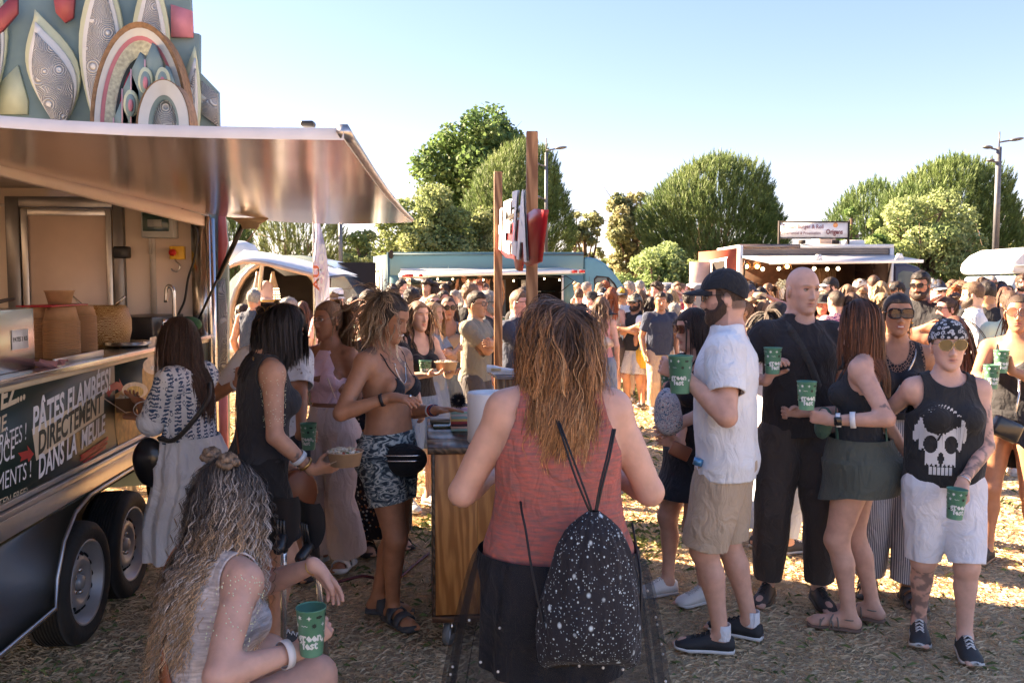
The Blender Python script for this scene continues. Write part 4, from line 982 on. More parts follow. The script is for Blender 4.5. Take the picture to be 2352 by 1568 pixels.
steel=mat('stainless_steel',(.55,.54,.53),.22,metal=1,var=.05,scale=6)
green=mat('dark_green_panel',(.016,.030,.024),.42,var=.15,scale=3)
def goldmat():
 m,nd,lk,b=nmat('glossy_green_skirt');tc=N(nd,'ShaderNodeTexCoord');ns=N(nd,'ShaderNodeTexNoise',Scale=3.0,Detail=3.0);lk.new(tc.outputs['Object'],ns.inputs[0])
 r=ramp(nd,[(.3,(.020,.024,.014)),(.7,(.04,.036,.018))]);lk.new(ns.outputs[0],r.inputs[0]);lk.new(r.outputs[0],b.inputs['Base Color'])
 b.inputs['Roughness'].default_value=.12;b.inputs['Coat Weight'].default_value=.8;b.inputs['Coat Roughness'].default_value=.08;b.inputs['Specular IOR Level'].default_value=.8
 n2=N(nd,'ShaderNodeTexNoise',Scale=2.4,Detail=2.0);lk.new(tc.outputs['Object'],n2.inputs[0]);bp=N(nd,'ShaderNodeBump',Strength=.25,Distance=.05);lk.new(n2.outputs[0],bp.inputs['Height']);lk.new(bp.outputs[0],b.inputs['Normal']);lk.new(bp.outputs[0],b.inputs['Coat Normal']);return m
inner=mat('cream_liner',(.80,.66,.55),.45,var=.05,scale=3)
for a,b in((S0,-2.35),(-2.346,-.98),(-.976,.42),(.424,1.66),(1.664,S1-.06)):
 mb=MB();tbox(mb,a,b,-.03,0,RZ+.06,CZ-.055);tp_(mb.build('side_panel',green,trailer))
mb=MB();tbox(mb,S0,S1-.06,-.02,.006,CZ-.055,CZ-.030);tp_(mb.build('cream_trim',mat('cream_trim',(.62,.52,.36),.5),trailer))
mb=MB();tbox(mb,S0,S1-.05,-.62,.035,CZ-.028,CZ);tp_(mb.build('counter_top',steel,trailer,bevel=.004))
mb=MB();tbox(mb,S0,S1,-.03,.012,RZ+.035,RZ+.058);tbox(mb,S0,S1,-.03,.030,RZ+.006,RZ+.030);tbox(mb,S0,S1,-.03,.022,RZ-.075,RZ+.002);tp_(mb.build('aluminium_rail',alu,trailer,bevel=.003))
AR=[(-.36,.30),(-.33,.42),(-.25,.56),(-.12,.655),(.05,.695),(.62,.70),(.80,.66),(.92,.56),(.97,.42),(.98,.30)]
poly=[(S0,.30)]+AR+[(S1,.30),(S1,RZ-.078),(S0,RZ-.078)]
mb=MB();mb.prism(poly,-.028,0,TMt[:,[0,1,2]],TO);tp_(mb.build('skirt',goldmat(),trailer))
mb=MB();mb.tube([tr(s,.004,z)for s,z in[(S0,.30)]+AR+[(S1,.30)]],.011,6);tp_(mb.build('arch_trim',alu,trailer,True))
mb=MB();tbox(mb,-.5,1.1,-.42,-.36,.25,RZ);tbox(mb,S0,S1,-1.1,-1.0,.30,RZ-.08);tbox(mb,S0,S1,-2.1,-.04,RZ-.15,RZ-.09);tp_(mb.build('chassis',mat('chassis_black',(.015,.015,.015),.8),trailer))
rub=mat('tyre_rubber',(.018,.018,.018),.75,bump=.3,bscale=40)
rimm=mat('rim_steel',(.33,.34,.36),.4,metal=.35)
for sw in(.03,.64):
 c=tr(sw,-.10,.285);Ax=np.stack([TA,[0,0,1.],TN],1);wh=empty('wheel',(0,0,0));wh.parent=trailer;tp_(wh)
 mb=MB();rt=.285;prof=[(.195,-.09),(.22,-.105),(.262,-.10),(.279,-.085),(.285,-.06)]
 for zz in np.linspace(-.058,.058,9):prof+=[(.285,zz-.004),(.279,zz-.002),(.279,zz+.002),(.285,zz+.004)][:4]
 prof+=[(.285,.062),(.279,.085),(.262,.10),(.24,.104),(.22,.100),(.195,.09)]
 mb.lathe(prof,48,c,Ax,cap=False);mb.build('tyre',rub,wh,True)
 mb=MB();mb.lathe([(.196,-.09),(.200,.088),(.196,.096),(.186,.088),(.180,.03),(.150,.028),(.120,.062),(.085,.066),(.072,.030),(.040,.026),(.036,.05),(.030,.068),(.0,.07)],40,c,Ax);rim_=mb.build('rim',rimm,wh,True)
 for k in range(14):
  mb=MB();an=2*math.pi*k/14;pc=c+Ax@np.array([.135*math.cos(an),.135*math.sin(an),.052]);Mx=Ax@rot('z',math.degrees(an))@rot('y',50);mb.lathe([(.0,.006),(.014,.004),(.016,-.004)],10,pc,Mx)
  mb.build('rim_hole',mat('rim_hole',(.004,.004,.004),.9),rim_)
 for k in range(5):
  mb=MB();an=2*math.pi*k/5;mb.lathe([(.012,.02),(.012,.052),(.006,.058),(0,.058)],6,c+Ax@np.array([.055*math.cos(an),.055*math.sin(an),0]),Ax);mb.build('wheel_bolt',steel,rim_)
mb=MB();tbox(mb,S1-.05,S1,-2.10,-.05,RZ-.08,TOP);tp_(mb.build('end_wall',inner,trailer))
mb=MB();tbox(mb,S0,S1-.05,-2.14,-2.10,RZ-.08,TOP);tp_(mb.build('back_wall',inner,trailer))
mb=MB();tbox(mb,S0,S1,-2.14,-.35,TOP,TOP+.05);mb.prism([(-.35,TOP),(-.35,TOP+.05),(.0,2.215),(-.0,2.175)],S0,S1,np.stack([TN,[0,0,1.],TA],1),TO);tp_(mb.build('roof',mat('trailer_roof',(.6,.55,.5),.5),trailer))
mb=MB();tbox(mb,S0,S1-.05,-2.1,-.03,RZ-.08,RZ-.04);tp_(mb.build('floor',alu,trailer))
mb=MB();tbox(mb,S0,S1-.05,-.05,-.002,2.10,2.172);tp_(mb.build('hatch_header',inner,trailer))
mb=MB();tbox(mb,S1-.10,S1+.01,-.10,.012,RZ,2.16);mb.tube([tr(S1-.02,.018,.3),tr(S1-.02,.018,2.16)],.03,10);mb.tube([tr(S1-.085,.012,RZ),tr(S1-.085,.012,2.17)],.018,8);tp_(mb.build('corner_post',steel,trailer,True))
mb=MB();tbox(mb,S1-.06,S1-.052,-.40,-.36,CZ,TOP);tbox(mb,S1-.06,S1-.052,-2.1,-.05,TOP-.13,TOP-.11);tbox(mb,S1-.075,S1-.051,-.40,-.385,1.9,2.34);tp_(mb.build('cable_duct',mat('duct_white',(.6,.55,.5),.5),trailer))
def wallx(u,v):p=W(u,v,TO[1]+S1-.1);return p
def on_end(u0,u1,v0,v1):
 0
 a=W(u0,v1,6.24);b=W(u1,v0,6.24);f=lambda p:float((np.array(p)-TO)@TN);return f(a),f(b),a[2],b[2]
dt0,dt1,dz0,dz1=on_end(42,288,455,760);dz0=CZ-.3
door=empty('door',(0,0,0));door.parent=trailer;tp_(door)
mb=MB();e=S1-.052
for(a,b,c,d)in((dt0,dt0+.09,dz0,dz1),(dt1-.07,dt1,dz0,dz1),(dt0+.09,dt1-.07,dz1-.075,dz1)):tbox(mb,e-.05,e,a,b,c,d)
mb.build('door_frame',mat('door_frame_grey',(.20,.19,.19),.3,metal=.7),door,bevel=.004)
mb=MB();tbox(mb,e-.03,e-.002,dt0+.10,dt1-.08,dz0,dz1-.085);mb.build('door_leaf',mat('door_leaf',(.80,.62,.52),.4,var=.04),door)
mb=MB()
for(a,b,c,d)in((dt0+.10,dt0+.145,dz0,dz1-.085),(dt1-.12,dt1-.08,dz0,dz1-.085),(dt0+.145,dt1-.12,dz1-.13,dz1-.085)):tbox(mb,e-.045,e-.031,a,b,c,d)
mb.build('door_trim',alu,door,bevel=.003)
mb=MB();a,b,c,d=on_end(272,307,567,594);tbox(mb,e-.09,e-.03,a,b,c,d);mb.build('door_latch',mat('black_plastic',(.02,.02,.02),.4),door,bevel=.012)
a,b,c,d=on_end(338,408,490,548);fb=empty('fuse_box',(0,0,0));fb.parent=trailer;tp_(fb)
mb=MB();tbox(mb,e-.12,e,a,b,c,d);mb.build('box_housing',mat('fuse_grey',(.42,.43,.42),.5),fb,bevel=.008)
mb=MB();tbox(mb,e-.135,e-.121,a+.015,b-.03,c+.045,d-.006);mb.build('box_window',mat('fuse_window',(.03,.06,.05),.15),fb,bevel=.004)
mb=MB();tbox(mb,e-.139,e-.1355,a+.05,b-.075,c+.075,c+.125);mb.build('breaker_row',mat('breakers',(.35,.36,.35),.5),fb)
a,b,c,d=on_end(394,425,566,596);sb=empty('stop_button',(0,0,0));sb.parent=trailer;tp_(sb)
mb=MB();tbox(mb,e-.06,e,a,b,c,d);mb.build('button_box',mat('safety_yellow',(.75,.45,.03),.4),sb,bevel=.004)
mb=MB();Ax2=np.stack([TN,[0,0,1.],-TA],1);mb.lathe([(.012,.0),(.012,.03),(.026,.034),(.024,.05),(0,.054)],16,tr(e-.06,(a+b)/2-.015,(c+d)/2),Ax2);mb.build('button',mat('stop_red',(.55,.02,.015),.35),sb,True)
hk=[tr(e-.05,(a+b)/2-.02+.0*k,c+.0)+np.array([x,0,z])for k,(x,z)in enumerate(((0,.02),(.01,-.01),(.035,-.035),(.04,-.06),(.02,-.085),(-.01,-.08),(-.02,-.065)))]
mb=MB();mb.tube(smoothpath(hk,24),.005,6);tag(mb.build('meat_hook',steel,None,True),'steel S hook hanging from the yellow stop button box','hook')
cb=[W(418,470,6.1),W(423,500,6.1),W(452,530,6.1),W(447,590,6.12),W(432,640,6.14),W(424,690,6.15),W(408,730,6.15),W(403,800,6.1)]
mb=MB();mb.tube(smoothpath(cb,40),.008,6);tp_(mb.build('power_cable',mat('cable_black',(.01,.01,.01),.5),trailer,True))
def hatchmat():
 m,nd,lk,b=nmat('glossy_hatch');tc=N(nd,'ShaderNodeTexCoord');ns=N(nd,'ShaderNodeTexNoise',Scale=2.0,Detail=4.0);lk.new(tc.outputs['Object'],ns.inputs[0])
 r=ramp(nd,[(.3,(.42,.29,.225)),(.7,(.50,.35,.275))]);lk.new(ns.outputs[0],r.inputs[0]);lk.new(r.outputs[0],b.inputs['Base Color'])
 b.inputs['Roughness'].default_value=.15;b.inputs['Metallic'].default_value=.5
 w_=N(nd,'ShaderNodeTexNoise',Scale=5.0,Detail=2.0);mp=N(nd,'ShaderNodeMapping');mp.inputs['Scale'].default_value=(.35,.35,3);lk.new(tc.outputs['Object'],mp.inputs[0]);lk.new(mp.outputs[0],w_.inputs[0])
 bp=N(nd,'ShaderNodeBump',Strength=.05,Distance=.03);lk.new(w_.outputs[0],bp.inputs['Height']);lk.new(bp.outputs[0],b.inputs['Normal']);return m
rows,colsn=26,10;P=[]
hin=lambda y:np.array([tr(0,0,0)[0]+TA[0]*(y-4),y,2.17+.0*(y-4)])
outer_px=[(1.80,W(790,322,1.80)),(2.15,W(822,366,2.15)),(2.65,W(855,412,2.65)),(3.4,W(888,454,3.4)),(4.5,W(918,486,4.5)),(6.25,W(945,510,6.25))]
oy=[q[0]for q in outer_px];ox=[q[1][0]for q in outer_px];oz=[q[1][2]for q in outer_px]
for i in range(rows+1):
 y=1.8+(6.28-1.8)*(i/rows)**1.2;A_=hin(y);A_[2]=np.interp(y,[1.8,3.3,6.3],[2.10,2.13,2.185]);B_=np.array([np.interp(y,oy,ox),y,np.interp(y,oy,oz)])
 for j in range(colsn+1):
  t=j/colsn;p=A_*(1-t)+B_*t;p[2]-=.035*math.sin(math.pi*t);P.append(p)
P=np.array(P);wj=colsn+1;n0=len(P);P2=P+np.array([0,0,.024])
F=[(i*wj+j,(i+1)*wj+j,(i+1)*wj+j+1,i*wj+j+1)for i in range(rows)for j in range(colsn)]
F2=[tuple(n0+q for q in f[::-1])for f in F]
hatch=empty('hatch',(0,0,0));hatch.parent=trailer;tp_(hatch)
mb=MB();mb.add(np.concatenate([P,P2]),F);mb.build('hatch_underside',hatchmat(),hatch,True)
edge=[j for j in range(wj)]+[i*wj+colsn for i in range(1,rows+1)]+[rows*wj+j for j in range(colsn-1,-1,-1)]+[i*wj for i in range(rows-1,0,-1)]
mb=MB();k=len(edge);mb.add(np.concatenate([P,P2]),F2+[(edge[i],edge[(i+1)%k],n0+edge[(i+1)%k],n0+edge[i])for i in range(k)]);mb.build('hatch_skin',mat('hatch_white',(.70,.68,.66),.35),hatch)
mb=MB();pts=P[[i*wj+colsn for i in range(rows+1)]]+np.array([0,0,.018]);mb.tube(pts,.016,6);mb.build('edge_profile',alu,hatch,True)
hb=W(708,306,2.0);mb=MB();mb.box(hb+Vector((0,0,.02)),(.03,.03,.012));mb.build('hatch_bracket',mat('black_plastic',(.02,.02,.02),.4),hatch,bevel=.004)
for(a,b)in(((562,508,5.9),(452,742,6.18)),):
 A_,B_=np.array(W(*a)),np.array(W(*b));mb=MB();mb.tube([A_,A_*.45+B_*.55],.017,8);mb.tube([A_*.45+B_*.55,B_],.009,8);mb.build('gas_strut',mat('strut_black',(.01,.01,.01),.3),hatch,True)
mb=MB();q=[W(548,500,5.85),W(586,500,5.85)];c=(np.array(q[0])+np.array(q[1]))/2;mb.prism([(-.13,.0),(.14,.0),(.06,-.045),(.05,-.075),(-.05,-.075),(-.06,-.045)],-.004,.004,np.stack([[1.,0,0],[0,0,1.],[0,-1.,0]],1),c+np.array([.02,0,.0]));mb.build('strut_plate',mat('plate_cream',(.55,.42,.28),.4,metal=.3),hatch)
cream=mat('letter_cream',(.62,.52,.36),.5);white=mat('letter_white',(.72,.72,.74),.5);redp=mat('print_red',(.40,.02,.02),.5);ink=mat('letter_dark',(.02,.028,.022),.5)
def sp(u,v):
 0
 Yd=3300/(1006-u);p=np.array(W(u,v,Yd));return float((p-TO)@TA),p[2]
def side_text(name,s,u0,v0,u1,v1,hh,m,bold=.02,off=.0015,italic=.18):
 a=sp(u0,v0);b=sp(u1,v1);V,F=text_geo(s,1,bold,1,italic);V[:,0]-=V[:,0].min();V[:,1]-=V[:,1].min();V[:,0]/=V[:,0].max();V[:,1]/=V[:,1].max()
 P=np.array([TO+TA*(a[0]+(b[0]-a[0])*x)+TN*off+np.array([0,0,a[1]+(b[1]-a[1])*x+hh*y])for x,y,_ in V]);return tp_(link(name,mdata(name,P,F),m,trailer))
side_text('lettering','PÂTES FLAMBÉES!',64,1000,249,895,.142,white,.03)
a0,a1=sp(66,1040),sp(233,925)
for nm,z0,z1,m_,off in(('letter_frame',-.045,.13,cream,.0012),):
 c=[sp(62,1052),sp(232,935),sp(236,892),sp(66,975)];mb=MB();mb.add(np.array([TO+TA*s_+TN*off+np.array([0,0,z_])for s_,z_ in(sp(70,1058),sp(231,948),sp(234,893),sp(63,985))]),[(0,1,2,3)]);tp_(mb.build(nm,m_,trailer))
side_text('lettering','DIRECTEMENT',75,1046,228,944,.098,ink,.03,.0024)
side_text('lettering','DANS LA',74,1101,165,1043,.100,white,.03)
side_text('lettering','MEULE',176,1034,234,992,.092,white,.03)
side_text('lettering','EZ...',-8,943,50,917,.095,cream,.03)
side_text('lettering','NE',-30,1005,6,985,.06,cream,.015);side_text('lettering','DES PÂTES !',-60,1063,50,1008,.085,white,.0)
side_text('lettering','SAUCE',-52,1085,22,1050,.085,white,.0);side_text('lettering','SUPPLÉMENTS !',-110,1170,58,1094,.085,white,.0)
side_text('lettering','(GLUTEN FREE)',-60,1190,47,1140,.04,cream,.0)
def sprism(name,pts,m,off=.0012):
 mb=MB();P=np.array([TO+TA*s_+TN*off+np.array([0,0,z_])for s_,z_ in[sp(u,v)for u,v in pts]]);mb.add(P,[tuple(range(len(P)))]);return tp_(mb.build(name,m,trailer))
sprism('print_arrow',[(28,1040),(52,1034),(50,1022),(65,1042),(52,1062),(50,1052),(33,1060),(36,1050)],redp)
sprism('print_arrow',[(237,900),(246,885),(262,876),(270,878),(268,868),(280,892),(268,900),(264,893),(252,898),(244,912)],redp)
for(u0,v0,u1,v1,t_)in((172,1046,238,1006,4),(170,1055,236,1016,3),(178,1060,232,1026,3)):sprism('print_stroke',[(u0,v0),(u1,v1-t_),(u1+1,v1+t_),(u0+3,v0+t_+2)],redp,.0014+t_*.0002)
gold=mat('cheese_print',(.55,.33,.10),.5,var=.3,scale=30);goldl=mat('cream_print',(.72,.58,.42),.5,var=.2,scale=30)
def sellipse(name,u,v,ru,rv,m,off):return sprism(name,[(u+ru*math.cos(t),v+rv*math.sin(t))for t in np.linspace(0,2*math.pi,24,endpoint=False)],m,off)
sprism('cheese_picture',[(258,905),(256,960),(258,1000),(262,1025),(335,995),(337,900),(300,880)],gold,.0010)
sprism('cheese_picture',[(322,850),(323,990),(372,970),(378,838),(374,820),(330,828)],gold,.0013)
sellipse('cheese_picture',304,896,30,19,goldl,.0018);sellipse('cheese_picture',304,899,20,13,mat('pasta_print',(.65,.45,.10),.6,var=.4,scale=60),.0022)
sellipse('cheese_picture',350,840,26,20,goldl,.0018);sprism('cheese_picture',[(338,848),(334,830),(338,795),(342,775),(356,772),(364,800),(364,830),(352,850)],goldl,.0024)
sellipse('cheese_picture',352,845,12,6,mat('mushroom_print',(.75,.70,.62),.6,var=.5,scale=80),.0028)
side_text('lettering','#CHEESE',338,930,400,912,.06,white,.02,.003)
def cz(u,v):return np.array(W(u,v,3300/(1006-u)))
kraft=mat('kraft_card',(.42,.24,.12),.7,var=.1,scale=30);kraftL=mat('kraft_light',(.55,.38,.25),.7,var=.1,scale=20)
def ctr(s,t):return tr(s,t,CZ)
def s_at(u,t=0):
 0
 k=(u-1176)/FPX;o=TO+TN*t;return float((k*o[1]-o[0])/(TA[0]-k*TA[1]))
mb=MB();a=s_at(0,-.1)-.9;b=s_at(66,-.08);tbox(mb,a,b,-.42,-.06,CZ+.001,CZ+.255);sbx=mb.build('steel_box',steel,None,bevel=.004);tag(sbx,'plain stainless steel box at the near end of the trailer counter','box')
mb=MB();tbox(mb,b-.20,b-.06,-.0585,-.058,CZ+.09,CZ+.17);link('paper_label',mb.me('paper_label'),mat('paper',(.75,.75,.76),.7),sbx)
mb=MB();V_,F_=text_geo('PATES 3 KG',.024,.001);tt_=np.array([tr(b-.13,-.0575,CZ+.13)+TA*x+np.array([0,0,y])for x,y,_ in V_]);link('lettering',mdata('lettering',tt_,F_),ink,sbx)
def bowl_stack(u,t,z0,n_,top,r=.088,label=''):
 s_=s_at(u,t);o=empty('bowl_stack',tr(s_,t,z0),label,'stack of bowls','stacked kraft bowls on the trailer counter');dz=.0125
 hb=.085
 for k in range(n_):
  mb=MB();z=k*dz;mb.lathe([(r*.80,z),(r*.99,z+hb-.006),(r*1.03,z+hb-.005),(r*1.03,z+hb),(r*.965,z+hb),(r*.93,z+hb-.010)],26);mb.build('paper_bowl',kraft,o,True)
 return o
def rim_stack(u,t,n_,r,h_,label,zoff=0):
 s_=s_at(u,t);o=empty('bowl_stack',tr(s_,t,CZ+.001+zoff),label,'stack of bowls','stacked kraft bowls on the trailer counter');dz=.0105;me_=None
 for k in range(n_):
  if me_ is None:
   mb=MB();mb.lathe([(r*1.04,0),(r*1.04,.005),(r,.006),(r*.985,.012)],28);me_=mb.me('bowl_rim',True)
   me_.materials.append(kraft)
  q=bpy.data.objects.new('bowl_rim',me_);COL.objects.link(q);q.parent=o;q.location=(0,0,k*dz)
 mb=MB();z=n_*dz;mb.lathe([(r,z-.004),(r*.80,z+h_),(r*.78,z+h_+.002),(0,z+h_)],28);mb.build('top_bowl',kraft,o,True);return z+h_
z_=rim_stack(140,-.17,17,.080,.065,'tall middle stack of brown kraft bowls turned upside down on the counter')
rim_stack(92,-.30,18,.076,.05,'stack of kraft bowls between the steel box and the middle stack')
rim_stack(186,-.25,18,.074,.05,'stack of kraft bowls right beside the cheese wheel')
s_=s_at(138,-.18);mb=MB();c=tr(s_-.02,-.2,CZ+z_+.010);mb.box(c,(.42,.16,.008),TM);tag(mb.build('red_tray',mat('red_plastic',(.40,.02,.03),.4),None,bevel=.003),'thin red plastic lid lying across the stacked kraft bowls','lid')
mb=MB();mb.lathe([(.050,.0),(.064,.058),(.068,.060),(.068,.066),(.061,.066),(.054,.05),(.04,.006),(0,.005)],30,tr(s_,-.18,CZ+z_+.016));tag(mb.build('paper_bowl',kraft,None,True),'single upright kraft bowl standing on the red lid','bowl')
def cheesemat():
 m,nd,lk,b=nmat('cheese_rind');tc=N(nd,'ShaderNodeTexCoord');ns=N(nd,'ShaderNodeTexNoise',Scale=9.0,Detail=4.0);lk.new(tc.outputs['Object'],ns.inputs[0])
 r=ramp(nd,[(.3,(.55,.33,.10)),(.7,(.70,.52,.26))]);lk.new(ns.outputs[0],r.inputs[0]);v=N(nd,'ShaderNodeTexVoronoi',Scale=34.0);v.distance='MANHATTAN';v.inputs['Randomness'].default_value=.2;lk.new(tc.outputs['Object'],v.inputs[0])
 w_=N(nd,'ShaderNodeMath',operation='PINGPONG');w_.inputs[1].default_value=.2;lk.new(v.outputs['Distance'],w_.inputs[0]);r2=ramp(nd,[(.12,(1,1,1)),(.16,(0,0,0))]);lk.new(w_.outputs[0],r2.inputs[0])
 lk.new(mix(nd,lk,r2.outputs[0],r.outputs[0],(.30,.14,.03)),b.inputs['Base Color']);b.inputs['Roughness'].default_value=.5;return m
s_=s_at(222,-.30);cw=empty('cheese_wheel',tr(s_,-.30,CZ),'hollowed yellow cheese wheel with patterned rind on the counter','cheese')
mb=MB();mb.lathe([(.150,0),(.168,.02),(.183,.09),(.183,.15),(.168,.22),(.150,.235),(.12,.232),(.10,.18),(0,.17)],44);mb.build('rind',cheesemat(),cw,True)
for(u,dx)in((198,-.1),(262,.12)):
 mb=MB();c=np.array([dx*.6,.02,.21]);mb.tube([c,c+np.array([dx*.75,-.02,.075])],.007,8);tag(mb.build('serving_tongs',steel,None,True,loc=tr(s_,-.30,CZ)),'steel utensil handle leaning out of the cheese wheel to the '+('left' if dx<0 else 'right'),'utensil','utensils in the cheese wheel')
s_=s_at(305,-.30);mb=MB();mb.box(tr(s_+.35,-.33,CZ+.075),(.70,.30,.14),TM);cbx=mb.build('black_box',mat('box_black',(.018,.018,.02),.35),None,bevel=.006);tag(cbx,'low black metal cash box behind the plates on the counter','box')
mb=MB();mb.box(tr(s_+.35,-.178,CZ+.10),(.3,.006,.05),TM);link('box_slot',mb.me('slot'),steel,cbx)
for k in range(3):mb=MB();mb.lathe([(.02,0),(.10,.004),(.135,.016),(.137,.014),(.10,.0),(.02,-.003)],32,tr(s_at(288,-.12),-.12,CZ+.006+k*.006));tag(mb.build('metal_plate',steel,None,True),'%s thin round steel plate in the pile beside the cheese wheel'%('lowest','middle','topmost')[k],'plate','plates piled on the trailer counter')
mb=MB();mb.box(tr(s_at(175,-.03),-.02,CZ+.016),(.55,.014,.03),TM);tag(mb.build('steel_ruler',alu,None,bevel=.002),'flat steel rail lying along the counter edge before the bowls','rail')
mb=MB();rs=np.random.RandomState(3);V=[];nn=9
for i in range(nn+1):
 for j in range(5):V.append(tr(s_at(83,-.03)+.02+.14*i/nn,-.07+.10*j/4,CZ+.012+.014*math.sin(i*1.3+j)+.008*rs.rand()))
mb.add(V,[(i*5+j,(i+1)*5+j,(i+1)*5+j+1,i*5+j+1)for i in range(nn)for j in range(4)]);tag(mb.build('pink_napkin',mat('napkin_pink',(.70,.40,.46),.8),None,True),'crumpled pink paper napkin on the counter by the bowls','napkin')
fp=[W(400,770,5.9),W(400,700,5.9),W(398,668,5.9),W(390,657,5.9),W(383,664,5.9),W(381,694,5.9)]
mb=MB();mb.tube(smoothpath(fp,30),.014,10);tag(mb.build('tap',steel,None,True),'tall curved steel tap over the far end of the counter','tap')
mb=MB();c=np.array(W(432,745,5.85));mb.sphere(c+np.array([0,0,.0]),(.09,.08,.055),16,10);tag(mb.build('green_cloth',mat('cloth_green',(.02,.09,.03),.8,bump=.6,bscale=20),None,True),'dark green cloth bunched beside the tap','cloth')
mb=MB();c=tr(s_at(372,-.15),-.15,CZ);mb.lathe([(.016,0),(.016,.055),(.008,.07),(.008,.085),(0,.085)],12,c);tag(mb.build('glue_bottle',mat('bottle_red',(.55,.04,.03),.4),None,True),'small red capped bottle on the counter before the tap','bottle')
for u,v,n_ in((2,690,1),(10,720,2)):
 a=np.array(W(u-30,v+8,3.6));b=np.array(W(u+28,v-4,3.9));mb=MB();mb.tube([a,b],.009,8);tag(mb.build('kitchen_tongs',mat('tong_black',(.02,.02,.02),.4),None,True),'black handled %s cooking tool above the steel box at the picture edge'%('upper' if n_==1 else 'lower'),'utensil')
FY=6.52
fac=empty('festival_facade',(-4.2,FY,0),'tall grey green painted stage front of carved petals and arches behind the trailer','stage front')
fgreen=mat('facade_green',(.19,.265,.25),.6,var=.12,scale=4);fcream=mat('facade_cream',(.52,.56,.38),.6,var=.08);fwhite=mat('facade_white',(.60,.62,.60),.6,var=.05)
fpink=mat('facade_pink',(.50,.19,.23),.6);fred=mat('facade_red',(.26,.05,.06),.5);fdark=mat('facade_dark',(.03,.045,.05),.6)
def reliefmat(seed=0):
 m,nd,lk,b=nmat('carved_relief');tc=N(nd,'ShaderNodeTexCoord');mp=N(nd,'ShaderNodeMapping');mp.inputs['Location'].default_value=(seed*1.7,0,seed);lk.new(tc.outputs['Object'],mp.inputs[0])
 v=N(nd,'ShaderNodeTexVoronoi',Scale=7.0);lk.new(mp.outputs[0],v.inputs[0]);mu=N(nd,'ShaderNodeMath',operation='MULTIPLY');mu.inputs[1].default_value=90;lk.new(v.outputs['Distance'],mu.inputs[0])
 s=N(nd,'ShaderNodeMath',operation='SINE');lk.new(mu.outputs[0],s.inputs[0]);r=ramp(nd,[(.3,(.34,.35,.35)),(.6,(.64,.65,.62))]);ad=N(nd,'ShaderNodeMath',operation='MULTIPLY_ADD');ad.inputs[1].default_value=.5;ad.inputs[2].default_value=.5;lk.new(s.outputs[0],ad.inputs[0])
 lk.new(ad.outputs[0],r.inputs[0]);lk.new(r.outputs[0],b.inputs['Base Color']);b.inputs['Roughness'].default_value=.6
 bp=N(nd,'ShaderNodeBump',Strength=.8,Distance=.02);lk.new(ad.outputs[0],bp.inputs['Height']);lk.new(bp.outputs[0],b.inputs['Normal']);return m
frel=reliefmat()
def fp2(u,v,y=FY):p=W(u,v,y);return(p[0],p[2])
FM=np.stack([[1.,0,0],[0,0,1.],[0,-1.,0]],1)
def fprism(name,pts,m,y,th=.03,parent=None,sm=False):
 P=[fp2(u,v,y)for u,v in pts];mb=MB();mb.prism(P,0,th,FM,(0,y+th,0));o=mb.build(name,m,None);o.parent=parent or fac
 o.matrix_parent_inverse=Matrix.Translation((4.2,-FY,0));return o
def petal(cu,base,top,wd,n=14,sharp=1.0,tiltu=0):
 L=[];Rr=[]
 for i in range(n+1):
  t=i/n;w_=wd*(math.sin(math.pi*(.12+.88*(1-t)**.8)/1.0)**.9 if t<1 else 0)*(1-t**3.2);v=base+(top-base)*t;L.append((cu-w_+tiltu*t*t,v));Rr.append((cu+w_+tiltu*t*t,v))
 return L+Rr[::-1][1:]
fprism('backing_board',[(-900,1200),(-900,-420),(300,-420),(433,-60),(440,75),(457,78),(457,165),(500,210),(505,420),(522,560),(524,1100)],fgreen,FY+.10,.05)
for k,(pts,m)in enumerate(([((392,10),(440,25),(442,85),(393,85)),fpink],[((462,185),(498,215),(500,290),(462,262)),reliefmat(3)],[((0,190),(40,150),(62,230),(62,262),(0,262)),fcream])):fprism('side_panel',pts,m,FY+.07,.028)
for k,(pts,m)in enumerate(([((501,420),(512,300+150),(521,560),(513,600),(501,640)),fred],[((501,650),(514,640),(522,740),(520,880),(501,860)),reliefmat(5)],[((501,880),(520,890),(523,1060),(501,1060)),fpink])):fprism('edge_panel',pts,m,FY+.07,.028)
def petal3(cu,base,top,wd,y,rel=None,tiltu=0):
 fprism('petal',petal(cu,base,top,wd,tiltu=tiltu),fcream,y,.03);fprism('petal_rim',petal(cu,base+2,top+28,wd-10,tiltu=tiltu),fwhite,y-.03,.028);fprism('petal_carving',petal(cu,base+4,top+52,wd-20,tiltu=tiltu),rel or frel,y-.055,.024)
petal3(135,300,22,72,FY+.03,reliefmat(1),-55)
petal3(232,330,-110,62,FY+.03,reliefmat(2));petal3(345,300,-95,52,FY+.04,reliefmat(4));petal3(425,420,105,34,FY+.05,reliefmat(7),22)
petal3(-60,330,-160,90,FY+.03,reliefmat(8))
fprism('red_panel',[(118,-30),(172,-30),(166,40),(148,52),(128,30)],fred,FY+.02,.03);fprism('red_panel',[(-40,60),(38,-20),(38,30),(-40,120)],fred,FY-.02,.03)
